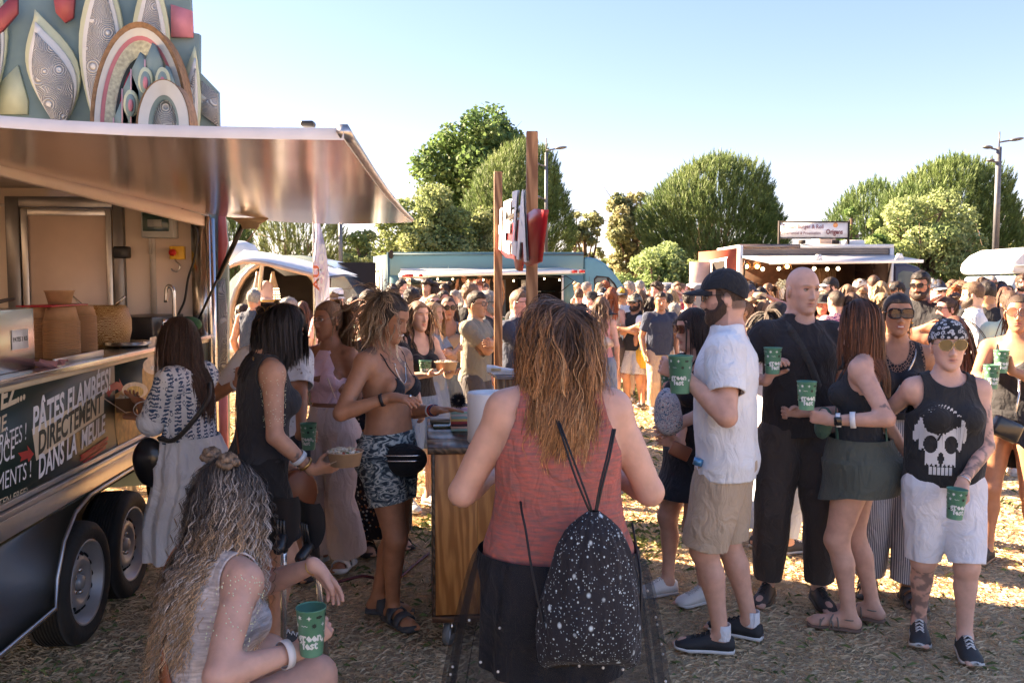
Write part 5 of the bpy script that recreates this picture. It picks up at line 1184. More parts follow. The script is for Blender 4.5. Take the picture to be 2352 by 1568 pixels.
def arch(cu,cv,ru,rv,y,m,th,name='arch',ru2=None,rv2=None,n=30):
 out=[(cu+ru*math.sin(t)*1.0,cv-rv*math.cos(t))for t in np.linspace(-math.pi/2-.25,math.pi/2+.25,n)]
 if ru2:
  P=[fp2(u,v,y)for u,v in out];Q=[fp2(cu+ru2*math.sin(t),cv-rv2*math.cos(t),y)for t in np.linspace(-math.pi/2-.25,math.pi/2+.25,n)]
  k=n;A=np.array([[x,y_,z]for(x,z)in P for y_ in(y,)]+[[x,y,z]for x,z in Q]+[[x,y+th,z]for x,z in P]+[[x,y+th,z]for x,z in Q])
  F=[(i,i+1,k+i+1,k+i)for i in range(k-1)]+[(2*k+i,i,i+1,2*k+i+1)[::1]for i in range(k-1)]+[(k+i,k+i+1,3*k+i+1,3*k+i)for i in range(k-1)]
  mb=MB();mb.add(A,F);o=mb.build(name,m,None);o.parent=fac;o.matrix_parent_inverse=Matrix.Translation((4.2,-FY,0));return o
 return fprism(name,out,m,y,th)
ply=mat('plywood_edge',(.28,.17,.09),.7,var=.3,scale=30)
arch(318,290,112,240,FY-.16,ply,.16,'arch',104,226)
arch(320,290,104,226,FY-.165,fwhite,.17,'arch_ring',92,208);arch(322,290,92,208,FY-.16,fpink,.15,'arch_ring',84,198);arch(323,290,84,198,FY-.15,mat('arch_speckle',(.50,.52,.40),.7,var=.3,scale=40),.10,'arch_ring',62,160)
arch(324,290,62,160,FY-.13,fdark,.08,'arch_ring',54,146);arch(324,290,54,146,FY-.12,mat('arch_red',(.42,.01,.05),.4),.08,'arch_ring',44,130)
fprism('arch_field',[(324+44*math.sin(t),290-130*math.cos(t))for t in np.linspace(-1.9,1.9,24)],mat('arch_blue',(.06,.09,.26),.4,var=.5,scale=6),FY-.06,.04)
led=emis((.75,.85,1.0),4.0,'led_glow')
for k in range(12):
 mb=MB();t=-1.5+k*.11;x,z=fp2(324+36*math.sin(t),290-112*math.cos(t),FY-.07);mb.sphere((x,FY-.07,z),.010,8,6);o=mb.build('led_lamp',led,None);o.parent=fac;o.matrix_parent_inverse=Matrix.Translation((4.2,-FY,0))
for cu,base,top,wd in((300,300,165,18),(322,300,120,20),(350,300,98,16),(382,300,150,16),(402,300,205,14),(278,300,232,16)):
 fprism('spike',[(cu-wd,base),(cu-wd,top+40),(cu,top),(cu+wd,top+44),(cu+wd,base)],fgreen,FY-.24,.10);fprism('spike_edge',[(cu-wd-3,base),(cu-wd-3,top+38),(cu-wd,top+40),(cu-wd,base)],mat('spike_pink_edge',(.55,.35,.38),.6),FY-.245,.11)
for cu,cv in((333,178),(372,178),(299,230)):
 fprism('leaf_panel',[(cu+16*math.sin(t),cv+10-34*math.cos(t)*(1 if math.cos(t)>0 else .8))for t in np.linspace(0,2*math.pi,20,endpoint=False)],fcream,FY-.28,.03);fprism('leaf_panel',[(cu+11*math.sin(t),cv+12-26*math.cos(t))for t in np.linspace(0,2*math.pi,20,endpoint=False)],fgreen,FY-.30,.018)
 fprism('pink_gem',[(cu+5*math.sin(t),cv+12-14*math.cos(t))for t in np.linspace(0,2*math.pi,16,endpoint=False)],fpink,FY-.32,.018)
arch(374,290,62,108,FY-.42,ply,.16,'small_arch',56,102);arch(375,290,58,106,FY-.43,fwhite,.04,'small_arch',36,72);arch(376,290,36,72,FY-.42,fgreen,.05,'small_arch',30,62)
fprism('small_arch_carving',[(376+30*math.sin(t),290-62*math.cos(t))for t in np.linspace(-1.9,1.9,20)],reliefmat(9),FY-.38,.02)
mb=MB()
for x in(-6.5,-4.6,-3.1):mb.beam((x,FY+.5,0),(x,FY+.5,4.8),.06,.06,(0,1,0));mb.beam((x,FY+1.6,.0),(x,FY+.18,3.6),.05,.05,(1,0,0))
mb.beam((-7.5,FY+.2,2.2),(-2.6,FY+.2,2.2),.05,.05)
o=mb.build('support_frame',alu,None);o.parent=fac;o.matrix_parent_inverse=Matrix.Translation((4.2,-FY,0));tag(o,kind='stuff')
wdark=wood('wood_dark_top',(.035,.022,.015),(.13,.085,.06),'Y',1,.32);worange=wood('wood_orange',(.30,.125,.035),(.50,.24,.075),'Z',1,.38,.15)
wpost=wood('wood_post',(.26,.115,.04),(.54,.29,.13),'Z',.8,.55);wpal=wood('wood_pallet',(.24,.14,.07),(.50,.33,.18),'Z',1,.7)
CA=nrm(np.array([-.10,1,0]));CN=np.array([CA[1],-CA[0],0]);CO=np.array([-.365,3.93,0]);CM=np.stack([CN,CA,[0,0,1.]],1)
def cp(x,y,z):return CO+CN*x+CA*y+np.array([0,0,z])
def cbox(mb,x0,x1,y0,y1,z0,z1):return mb.box(cp((x0+x1)/2,(y0+y1)/2,(z0+z1)/2),(x1-x0,y1-y0,z1-z0),CM)
cart=empty('wooden_counter',cp(0,0,0),'orange brown wooden serving counter on castors with a dark top','counter');ci=Matrix.Translation(cart.location).inverted()
def cpar(o):o.parent=cart;o.matrix_parent_inverse=ci;return o
CW,CD,CT,CB=.82,.84,.945,.125
xs=[0.012,.205,.41,.62,CW-.012]
for k in range(4):
 mb=MB();cbox(mb,xs[k]+.0008,xs[k+1]-.0008,.0,.022,CB+.035,CT-.035);cpar(mb.build('board',worange,None,bevel=.0015))
for(x0,x1,y0,y1,z0,z1)in((0,.0115,-.003,CD,CB+.03,CT-.033),(CW-.0115,CW,-.003,CD,CB+.03,CT-.033),(.012,CW-.012,CD-.02,CD,CB+.03,CT-.033)):
 mb=MB();cbox(mb,x0,x1,y0,y1,z0,z1);cpar(mb.build('side_board',wdark,None,bevel=.002))
for k in range(4):
 y0=-.018+k*(CD+.03)/4;mb=MB();cbox(mb,-.02,CW+.02,y0+.001,y0+(CD+.03)/4-.001,CT-.032,CT);cpar(mb.build('top_plank',wdark,None,bevel=.003))
mb=MB();cbox(mb,-.004,CW+.004,-.006,CD,CB,CB+.03);cpar(mb.build('bottom_frame',wood('wood_dark_frame',(.06,.025,.012),(.15,.07,.03),'X'),None,bevel=.003))
for(x,y)in((.075,.05),(CW-.075,.05),(.075,CD-.06),(CW-.075,CD-.06)):
 ct=empty('castor',(0,0,0));cpar(ct);Ax=np.stack([CA*.9+CN*.43,[0,0,1.],np.cross(CA*.9+CN*.43,[0,0,1.])],1)
 c=cp(x,y,.055);mb=MB();mb.lathe([(.03,-.013),(.052,-.013),(.055,-.009),(.055,.009),(.052,.013),(.03,.013)],24,c,Ax);mb.build('castor_wheel',mat('castor_grey',(.13,.135,.14),.5),ct,True)
 mb=MB();mb.lathe([(.0,-.015),(.03,-.014),(.03,.014),(0,.015)],16,c,Ax);mb.build('hub',mat('hub_grey',(.3,.3,.32),.4),ct,True)
 mb=MB();zx=Ax[:,2];mb.beam(c+zx*.02,c+zx*.02+np.array([0,0,.06]),.035,.003,zx);mb.beam(c-zx*.02,c-zx*.02+np.array([0,0,.06]),.035,.003,zx);mb.box(c+np.array([0,0,.064]),(.075,.075,.006),CM);mb.build('bracket',steel,ct)
mb=MB();mb.tube([cp(.36,-.02,CT-.10),cp(.36,-.035,CT-.11),cp(.36,-.035,CT-.16),cp(.36,-.02,CT-.17)],.007,8);cpar(mb.build('latch',steel,None,True))
mb=MB();c=cp(.275,.11,CT+.118);mb.lathe([(.022,-.115),(.105,-.117),(.108,-.11),(.108,.112),(.105,.117),(.026,.117),(.022,.10),(.022,-.115)],40,c);tag(mb.build('paper_roll',mat('paper_white',(.80,.80,.80),.85,var=.02,bump=.1),None,True),'big white roll of paper towel standing on the wooden counter','paper roll')
card=empty('striped_card_box',cp(.19,.46,CT),'open card box with rainbow stripes holding a black pompom pen','card box')
cols=[(.35,.52,.45),(.75,.45,.35),(.12,.05,.06),(.50,.08,.08),(.78,.55,.20),(.30,.50,.52),(.72,.68,.66),(.35,.6,.55)]
for k,c_ in enumerate(cols):mb=MB();cbox(mb,.10,.30,.40,.54,CT+.002+k*.0125,CT+.0138+k*.0125);o=mb.build('stripe_layer',mat('stripe_%d'%k,c_,.6),None);o.parent=card;o.matrix_parent_inverse=Matrix.Translation(card.location).inverted()
mb=MB();cbox(mb,.11,.29,.41,.53,CT+.1022,CT+.106);o=mb.build('inner_card',mat('card_pink',(.70,.42,.50),.7),None);o.parent=card;o.matrix_parent_inverse=Matrix.Translation(card.location).inverted()
pm=empty('pompom_pen',cp(.14,.45,CT+.11),'fluffy black pompom on a pale patterned pen lying on the striped box','pen')
rs=np.random.RandomState(5);d=rs.randn(1500,3);d/=np.linalg.norm(d,axis=1)[:,None];tv=np.cross(d,rs.randn(1500,3));tv/=np.linalg.norm(tv,axis=1)[:,None];rr=.045+.008*rs.rand(1500)[:,None];V=np.stack([d*.015+tv*.001,d*.015-tv*.001,d*rr+tv*.0012],1).reshape(-1,3);q=np.arange(1500)*3
link('pompom',mdata('pompom',V,np.stack([q,q+1,q+2],1)),mat('pompom_black',(.012,.012,.018),.9),pm,(0,0,.04))
mb=MB();mb.tube([(0.02,0,.02),(.17,-.02,.012)],.008,8);mb.build('pen_stick',cloth((.65,.66,.66),'floral',c2=(.05,.25,.3),sc=2),pm,True)
mb=MB();cbox(mb,.01,.125,.50,.80,CT+.001,CT+.014);tag(mb.build('tablet',mat('tablet_dark',(.06,.07,.03),.2),None,bevel=.003),'dark thin tablet lying flat near the back of the counter','tablet')
mb=MB();cbox(mb,-.005,.10,.60,.86,CT+.015,CT+.035);tag(mb.build('wooden_board',wood('wood_light_board',(.2,.15,.11),(.42,.34,.27),'X'),None,bevel=.002),'grey wooden chopping board lying on the tablet','board')
st=empty('wooden_stand',np.array([.04,5.35,0]),'tall pallet wood stand with open side behind the counter','stand')
p0=np.array(W(1143,880,5.2));p1=np.array(W(1211,880,5.2));zt=float(W(1143,864,5.2)[2]);wst=p1[0]-p0[0]+.02;L0=np.array([p0[0],5.2,0]);nst=4
for k in range(nst):
 mb=MB();x0=L0[0]+wst*k/nst;x1=L0[0]+wst*(k+1)/nst-.003;mb.box(((x0+x1)/2,5.2+.009,zt/2-.01),(x1-x0,.018,zt-.02));o=mb.build('plank',wpal,None,bevel=.002);o.parent=st;o.matrix_parent_inverse=Matrix.Translation(st.location).inverted()
for k in range(3):
 mb=MB();a=np.array([L0[0]+.008,5.225+k*.115,0]);d_=np.array([-.16,1,0])*.1;mb.prism([(a[0],a[1]),(a[0]+.014,a[1]),(a[0]+.014+d_[0],a[1]+d_[1]),(a[0]+d_[0],a[1]+d_[1])],0,zt-.02);o=mb.build('plank',wpal,None,bevel=.002);o.parent=st;o.matrix_parent_inverse=Matrix.Translation(st.location).inverted()
mb=MB();mb.prism([(L0[0]-.006,5.185),(L0[0]+wst+.01,5.185),(L0[0]+wst-.06,5.60),(L0[0]-.075,5.60)],zt-.018,zt);o=mb.build('top_board',wood('wood_grey_top',(.20,.16,.14),(.42,.36,.33),'X',1,.35),None,bevel=.002);o.parent=st;o.matrix_parent_inverse=Matrix.Translation(st.location).inverted()
term=empty('card_terminal',(L0[0]+.06,5.35,zt),'white handheld card payment terminal lying on the wooden stand','card terminal')
tw_=mat('terminal_white',(.72,.73,.74),.3);a=np.array(W(1118,842,5.3));b=np.array(W(1205,852,5.32))
mb=MB();sec=[(a,.034,.026),(a*.8+b*.2,.038,.024),(a*.6+b*.4,.036,.018),(a*.3+b*.7,.034,.014),(b,.03,.009)];V=[];F=[]
for k,(c,hw,ht)in enumerate(sec):
 z=zt+.006+[.045,.042,.03,.022,.012][k]*.6
 for(y_,z_)in((-hw,-ht*.6),(hw,-ht*.6),(hw,ht*.6),(hw*.7,ht),(-hw*.7,ht),(-hw,ht*.6)):V.append((c[0],c[1]+y_,max(zt+.002,z+z_)))
for k in range(4):F+=[(k*6+j,k*6+(j+1)%6,(k+1)*6+(j+1)%6,(k+1)*6+j)for j in range(6)]
F+=[tuple(range(5,-1,-1)),tuple(24+j for j in range(6))];mb.add(V,F);o=mb.build('terminal_body',tw_,None,bevel=.003);o.parent=term;o.matrix_parent_inverse=Matrix.Translation(term.location).inverted()
mb=MB();mb.box((a[0]*.75+b[0]*.25,a[1]-.039,zt+.035),(.06,.003,.016));o=mb.build('terminal_label',mat('label_cream',(.6,.5,.3),.6),None);o.parent=term;o.matrix_parent_inverse=Matrix.Translation(term.location).inverted()
def post(u,Y,vt,wd,lab):
 p=np.array(W(u,vt,Y));q=np.array(W(u,700,Y));mb=MB();mb.box((p[0],Y,p[2]/2),(wd,wd,p[2]));return tag(mb.build('wooden_post',wpost,None,bevel=.006),lab,'post','posts carrying the hanging sign'),p
pn,A1=post(1222,5.0,303,.066,'taller nearer brown wooden post right of the hanging sign');pf,A2=post(1144,7.0,395,.066,'shorter looking farther wooden post left of the hanging sign')
mb=MB();b0=np.array([A1[0]-.035,5.0,float(W(1215,478,5.0)[2])]);b1=np.array([A2[0]+.03,7.0,float(W(1155,508,7.0)[2])-.0]);mb.beam(b0,b1,.035,.05);rail=tag(mb.build('perforated_rail',alu,None),'perforated metal rail spanning the two posts above the sign','rail')
for k in range(26):
 mb=MB();c=b0*(1-(k+.5)/26)+b1*(k+.5)/26;mb.box(c+np.array([-.018,0,0]),(.003,.028,.022),np.stack([nrm(np.cross(b1-b0,[0,0,1])),nrm(b1-b0),[0,0,1.]],1));link('rail_hole',mb.me('rail_hole'),mat('rim_hole',(.004,.004,.004),.9),rail)
sign=empty('hanging_sign',(b0+b1)/2,'ragged red and white cut-out letter sign hanging between the two posts','sign');si=Matrix.Translation(sign.location).inverted()
def spar(o):o.parent=sign;o.matrix_parent_inverse=si;return o
sred=mat('sign_red',(.36,.012,.025),.4);swht=mat('sign_white',(.72,.70,.68),.6,var=.1,scale=20)
u_=nrm(b0-b1);nn_=nrm(np.cross(u_,[0,0,1]));SM=np.stack([u_,[0,0,1.],nn_],1)
def sgn(u,v):
 0
 x,y,z=ray(u,v);d_=np.array([x,y,z]);o_=np.array([0,0,CAMH]);t=((b1-o_)@nn_)/(d_@nn_);p=o_+d_*t;return float((p-b1)@u_),p[2]
redpoly=[sgn(u,v)for u,v in((1163,520),(1232,438),(1255,428),(1252,450),(1240,555),(1214,578),(1200,572),(1196,600),(1188,600),(1184,578),(1165,585),(1150,576),(1142,560))]
mb=MB();mb.prism(redpoly,-.012,.012,SM,b1*np.array([1,1,0]));spar(mb.build('red_backing',sred,None))
for s_,u0,v0,u1,v1,hh in(('H',1143,572,1162,572,.32),('E',1163,570,1183,570,.36),('Z',1184,566,1200,566,.39),('A',1197,572,1222,566,.40)):
 a=sgn(u0,v0);b=sgn(u1,v1);V,F=text_geo(s_,1,.045,1,.12,res=1);V[:,0]-=V[:,0].min();V[:,1]-=V[:,1].min();V[:,0]/=V[:,0].max();V[:,1]/=V[:,1].max()
 V[:,1]+=.03*np.sin(V[:,0]*31+len(s_))*(V[:,1]>.5);P=[]
 sg0=1 if(np.array([0,0,CAMH])-b1)@nn_>0 else-1
 for sg in(-.030*sg0,-.018*sg0):P+=[b1*np.array([1,1,0])+u_*(a[0]+(b[0]-a[0])*x)+nn_*(-sg)+np.array([0,0,a[1]+(b[1]-a[1])*x+hh*y])for x,y,_ in V]
 n_=len(V);FF=[list(f)for f in F]+[[q+n_ for q in f]for f in F]
 for sg in(1,):pass
 spar(link('sign_letter',mdata('sign_letter',np.array(P),FF),swht))
for k in range(4):
 mb=MB();x=.25+.42*k;c=b1+u_*x;mb.tube([c,c-np.array([0,0,.12])],.004,6);spar(mb.build('chain',steel,None))
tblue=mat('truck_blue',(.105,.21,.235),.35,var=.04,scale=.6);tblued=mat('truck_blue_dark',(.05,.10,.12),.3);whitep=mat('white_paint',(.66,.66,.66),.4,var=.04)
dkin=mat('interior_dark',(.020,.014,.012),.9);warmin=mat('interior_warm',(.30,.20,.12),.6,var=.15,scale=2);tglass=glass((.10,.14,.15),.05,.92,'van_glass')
BY=23.0
bt=empty('blue_food_truck',(0,BY,0),'grey blue box food truck with cab at right and raised white awning','food truck');bi=Matrix.Translation(bt.location).inverted()
def mkpar(root):
 inv=Matrix.Translation(root.location).inverted()
 def f(o):o.parent=root;o.matrix_parent_inverse=inv;return o
 return f
bpar=mkpar(bt)
def PX(u,Y):return float(W(u,655,Y)[0])
def PZ(v,Y):return float(W(1176,v,Y)[2])
x0,x1=PX(890,BY),PX(1340,BY);zt=PZ(579,BY);ow0,ow1=PX(922,BY),PX(1290,BY);oz1=PZ(632,BY);oz0=PZ(725,BY);dp=2.3
def bx(name,m,par,a,b,c,d,e,f,bev=0):
 mb=MB();mb.box(((a+b)/2,(c+d)/2,(e+f)/2),(b-a,d-c,f-e));return par(mb.build(name,m,None,bevel=bev))
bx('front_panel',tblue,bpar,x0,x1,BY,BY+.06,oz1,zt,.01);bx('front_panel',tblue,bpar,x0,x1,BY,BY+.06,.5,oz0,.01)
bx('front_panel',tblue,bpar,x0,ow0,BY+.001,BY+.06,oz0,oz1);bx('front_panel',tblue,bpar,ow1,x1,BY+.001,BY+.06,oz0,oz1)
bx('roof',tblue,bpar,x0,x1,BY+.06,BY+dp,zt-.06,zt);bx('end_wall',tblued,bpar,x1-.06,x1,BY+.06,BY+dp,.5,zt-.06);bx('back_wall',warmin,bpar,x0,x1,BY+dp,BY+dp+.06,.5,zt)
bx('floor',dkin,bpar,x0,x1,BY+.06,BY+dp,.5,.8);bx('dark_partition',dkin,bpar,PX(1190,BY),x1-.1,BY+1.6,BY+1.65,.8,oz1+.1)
le=[(x0,BY),(x0,BY+.06),(PX(857,BY+1.5),BY+1.5+.0),(PX(857,BY+1.5)-.0,BY+1.44)]
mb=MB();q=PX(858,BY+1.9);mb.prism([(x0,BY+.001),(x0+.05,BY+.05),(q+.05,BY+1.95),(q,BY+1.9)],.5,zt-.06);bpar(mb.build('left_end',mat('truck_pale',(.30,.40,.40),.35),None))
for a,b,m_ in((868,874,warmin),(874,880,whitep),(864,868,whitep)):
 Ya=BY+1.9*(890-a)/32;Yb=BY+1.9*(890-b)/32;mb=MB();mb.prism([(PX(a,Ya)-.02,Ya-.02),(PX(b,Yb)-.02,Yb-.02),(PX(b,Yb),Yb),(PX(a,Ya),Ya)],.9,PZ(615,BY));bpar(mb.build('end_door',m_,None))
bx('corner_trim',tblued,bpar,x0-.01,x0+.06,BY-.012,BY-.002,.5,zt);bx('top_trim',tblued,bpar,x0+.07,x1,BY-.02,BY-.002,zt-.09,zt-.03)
mb=MB();mb.sphere((PX(899,BY),BY-.01,PZ(648-64,BY)+.0),(.07,.02,.12),14,8);bpar(mb.build('vent',dkin,None,True))
aw=[(PX(921,BY),BY-.02,PZ(627,BY)),(PX(1283,BY),BY-.02,PZ(619,BY)),(PX(1343,21.6),21.6,PZ(626,21.6)),(PX(925,21.6)-.1,21.6,PZ(636,21.6))]
mb=MB();A_=np.array(aw);mb.add(np.concatenate([A_,A_+np.array([0,0,.06])]),[(0,1,2,3),(7,6,5,4),(0,4,5,1),(1,5,6,2),(2,6,7,3),(3,7,4,0)]);awn=bpar(mb.build('awning',mat('awning_blue_white',(.42,.50,.52),.4),None))
bx('awning_rail',whitep,bpar,PX(921,BY),PX(1285,BY),BY-.06,BY-.021,PZ(623,BY),PZ(617,BY))
mb=MB();mb.beam(A_[3]+np.array([0,-.02,.03]),A_[2]+np.array([0,-.02,.03]),.03,.09);ed=bpar(mb.build('awning_edge',whitep,None))
for f0,f1 in((.02,.08),(.11,.13),(.93,.96),(.97,1.0)):
 mb=MB();a=A_[3]*(1-f0)+A_[2]*f0;b=A_[3]*(1-f1)+A_[2]*f1;mb.beam(a+np.array([0,-.04,.03]),b+np.array([0,-.04,.03]),.01,.07);bpar(mb.build('red_reflector',redp,None))
bx('serving_hatch_frame',whitep,bpar,ow0-.06,ow0,BY-.03,BY+.05,oz0,oz1);bx('serving_hatch_frame',whitep,bpar,ow1,ow1+.05,BY-.03,BY+.05,oz0,oz1);bx('serving_sill',steel,bpar,ow0,ow1,BY-.25,BY+.1,oz0-.04,oz0)
bx('extractor_hood',steel,bpar,ow0+.1,PX(1085,BY),BY+1.3,BY+2.2,oz1-.28,oz1-.05);bx('steel_splashback',mat('splash_warm',(.42,.32,.24),.35,metal=.5),bpar,ow0+.1,PX(1085,BY),BY+2.2,BY+2.25,.9,oz1-.28)
bx('fridge',whitep,bpar,PX(1092,BY),PX(1160,BY),BY+1.9,BY+2.25,.8,oz1-.1);bx('shelf',steel,bpar,PX(1195,BY),PX(1280,BY),BY+1.1,BY+1.5,oz1-.45,oz1-.42);bx('paper_sheet',mat('paper',(.75,.75,.76),.7),bpar,PX(1198,BY),PX(1210,BY),BY+1.0,BY+1.01,oz1-.35,oz1-.12)
bulbm=emis((1.0,.62,.28),5,'bulb_glow')
for k in range(11):
 u=935+k*35;v=640+3*math.sin(k*1.9);mb=MB();c=W(u,v+3,BY-.6);mb.sphere(c,.022,10,8);o=tag(mb.build('string_bulb',bulbm,None,True),'small glowing festoon bulb hanging under the blue truck awning','bulb','festoon bulbs under the blue awning')
 o['label']='glowing festoon bulb under the blue awning, number %s from the left'%('one two three four five six seven eight nine ten eleven'.split()[k])
mb=MB();mb.tube([W(925,632,BY-.6)]+[W(935+k*35,637+3*math.sin(k*1.9),BY-.6)for k in range(11)]+[W(1300,634,BY-.6),W(1318,645,BY-.6),W(1300,660,BY-.6),W(1285,672,BY-.5)],.012,5,False);tag(mb.build('festoon_cable',mat('cable_black',(.01,.01,.01),.5),None),'black festoon cable sagging under the blue truck awning','cable')
ca=[(1340,590),(1352,590),(1372,594),(1392,606),(1412,628),(1432,655),(1448,675),(1458,690),(1462,745),(1462,800),(1340,800)]
mb=MB();P=[(PX(u,BY),PZ(v,BY))for u,v in ca];mb.prism([(x,z)for x,z in P],-2.0,0,np.stack([[1.,0,0],[0,0,1.],[0,-1.,0]],1),(0,BY+.02,0));bpar(mb.build('cab',mat('cab_blue',(.11,.245,.29),.25,var=.03,coat=.4),None,bevel=.08))
def cabq(name,pts,m,off):mb=MB();mb.add(np.array([(PX(u,BY),BY-off,PZ(v,BY))for u,v in pts]),[tuple(range(len(pts)))]);return bpar(mb.build(name,m,None))
cabq('window_seal',[(1364,640),(1370,633),(1398,636),(1412,650),(1424,672),(1366,672)],dkin,.002);cabq('cab_window',[(1367,642),(1372,637),(1393,638),(1399,668),(1369,668)],tglass,.012);cabq('cab_window',[(1399,641),(1408,652),(1419,669),(1404,669)],tglass,.012)
cabq('door_seam',[(1353,635),(1354,635),(1354,760),(1353,760)],tblued,.004);cabq('door_seam',[(1345,640),(1346,640),(1346,740),(1345,740)],tblued,.004)
mb=MB();mb.lathe([(.18,-.1),(.34,-.1),(.36,0),(.34,.1),(.18,.1)],24,(PX(1420,BY),BY-.02,.36),np.stack([[1.,0,0],[0,0,1.],[0,-1.,0]],1));bpar(mb.build('wheel',rub,None,True))
mb=MB();mb.lathe([(.18,-.1),(.34,-.1),(.36,0),(.34,.1),(.18,.1)],24,(PX(980,BY),BY-.02,.36),np.stack([[1.,0,0],[0,0,1.],[0,-1.,0]],1));bpar(mb.build('wheel',rub,None,True))
RY=21.0;rtk=empty('burger_food_truck',(9,RY,0),'red brown burger food truck with glossy dark front and white awning','food truck');rp=mkpar(rtk)
rbrown=mat('truck_red_brown',(.42,.085,.04),.5,var=.15,scale=2);rdark=mat('truck_dark_gloss',(.11,.085,.085),.12,coat=.7,var=.3,scale=.8)
x0,x1=PX(1695,RY),PX(2050,RY);zt=PZ(561,RY);oz1=PZ(592,RY);oz0=PZ(735,RY)
for k in range(5):
 a=oz1+(zt-.1-oz1)*k/5;bx('panel_board',rdark,rp,x0+.08,x1-.08,RY,RY+.05,a+.004,a+(zt-.1-oz1)/5-.004,.004)
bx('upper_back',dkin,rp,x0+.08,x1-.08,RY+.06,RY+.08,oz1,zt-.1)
bx('top_rail',whitep,rp,PX(1836,RY),x1,RY-.02,RY+.05,zt-.09,zt);bx('top_rail',rdark,rp,x0,PX(1835,RY),RY-.02,RY+.05,zt-.09,zt)
bx('corner_post',whitep,rp,x0-.02,x0+.10,RY-.03,RY+.06,.4,zt-.02);bx('corner_post',whitep,rp,x1-.09,x1,RY-.03,RY+.06,.4,zt-.09);bx('awning_mount',whitep,rp,x0+.1,x1-.09,RY-.03,RY,oz1-.0,oz1+.04)
bx('lower_panel',rdark,rp,x0+.1,x1-.09,RY,RY+.05,.4,oz0);bx('roof',whitep,rp,x0,x1,RY+.06,RY+2.2,zt-.08,zt-.01);bx('back_wall',mat('interior_wood',(.12,.06,.03),.7,var=.3),rp,x0,x1,RY+2.2,RY+2.25,.5,zt-.08);bx('floor',dkin,rp,x0,x1,RY+.1,RY+2.2,.5,.9)
bx('end_wall',rdark,rp,x1-.05,x1,RY+.07,RY+2.2,.5,zt-.08)
Yl=RY+2.2;q0=PX(1604,Yl)
mb=MB();mb.prism([(x0,RY+.03),(x0,RY+.08),(q0,Yl+.05),(q0,Yl)],.4,zt-.1);rp(mb.build('left_end',rbrown,None))
def endq(u,v):t=(1695-u)/(1695-1604.);Yq=RY+2.2*t;return np.array(W(u,v,Yq-.03))
def endpoly(name,pts,m,off=0):mb=MB();mb.add(np.array([endq(u,v)+np.array([0,-off,0])for u,v in pts]),[tuple(range(len(pts)))]);return rp(mb.build(name,m,None))
endpoly('door_frame',[(1630,598),(1668,592),(1668,720),(1630,720)],whitep);endpoly('door_opening',[(1635,603),(1664,598),(1664,720),(1635,720)],dkin,.02)
endpoly('door_hood',[(1628,598),(1670,590),(1670,593),(1628,602)],whitep,.05)
a=endq(1632,605);mb=MB();mb.box((a[0]-.30,a[1]-.15,1.4),(.55,.04,1.75),rot('z',8));rp(mb.build('open_door',mat('door_pale',(.55,.42,.36),.5),None))
A_=np.array([(PX(1702,RY),RY-.04,PZ(592,RY)),(PX(2045,RY),RY-.04,PZ(590,RY)),(PX(2118,19.3),19.3,PZ(602,19.3)),(PX(1766,19.3),19.3,PZ(606,19.3))])
mb=MB();mb.add(np.concatenate([A_,A_+np.array([0,0,.05])]),[(0,1,2,3),(7,6,5,4),(0,4,5,1),(1,5,6,2),(2,6,7,3),(3,7,4,0)]);rp(mb.build('awning',mat('awning_grey',(.45,.46,.50),.35),None))
mb=MB();mb.beam(A_[3]+np.array([0,-.02,.02]),A_[2]+np.array([0,-.02,.02]),.03,.07);rp(mb.build('awning_edge',whitep,None))
for f_ in(.33,.86):mb=MB();c=A_[3]*(1-f_)+A_[2]*f_;mb.prism([(-.1,0),(.1,0),(.05,.14),(-.05,.14)],-.02,.02,FM,c+np.array([0,.1,.06]));rp(mb.build('awning_clip',whitep,None))
for(a,b)in(((1706,660),(1712,600)),((2035,660),(2047,602))):mb=MB();mb.tube([W(*a,RY-.1),W(*b,RY-1.0)],.02,6);rp(mb.build('gas_strut',mat('strut_black',(.01,.01,.01),.3),None))
bx('shelf',wpal,rp,PX(1760,RY),PX(1830,RY),RY+1.7,RY+2.1,PZ(652,RY),PZ(650,RY));bx('wooden_crate',wpal,rp,PX(1905,RY),PX(1990,RY),RY+2.0,RY+2.15,PZ(655,RY),PZ(612,RY));bx('serving_sill',steel,rp,x0+.1,x1-.1,RY-.2,RY+.1,oz0-.04,oz0)
gl2=emis((1,.82,.5),1.6,'globe_glow')
for k,u in enumerate((1870,1900,1925,1745+7,1790-1)):
 mb=MB();c=W(u,617+(k%2),RY-.3);mb.sphere(c,.045,10,8);tag(mb.build('globe_bulb',gl2,None,True),'%s round lit bulb under the burger truck awning'%('left middle','central','right','leftmost','second')[k],'bulb','round bulbs under the burger truck awning')
for k,u in enumerate((1715,1739,1808)):
 lo=empty('wicker_lamp',W(u,612,RY+.4),'%s wicker cage lamp glowing inside the burger truck'%('leftmost','second','third')[k],'lamp','wicker lamps inside the burger truck')
 mb=MB();mb.sphere((0,0,0),.05,10,8);mb.build('bulb',emis((1,.45,.12),6,'wicker_glow'),lo,True)
 mb=MB()
 for q in range(10):an=q*2*math.pi/10;mb.tube([(0,0,.14),(.08*math.cos(an),.08*math.sin(an),.08),(.12*math.cos(an),.12*math.sin(an),-.08)],.006,4)
 mb.build('lamp_cage',wpal,lo)
sg=empty('roof_sign',W(1866,528,RY+.3),'white roof sign with burgundy lettering above the burger truck','sign');sp2=mkpar(sg);sy=RY+.3
bx('sign_board',mat('sign_board_white',(.74,.74,.76),.3),sp2,PX(1790,sy),PX(1944,sy),sy,sy+.05,PZ(546,sy),PZ(510,sy))
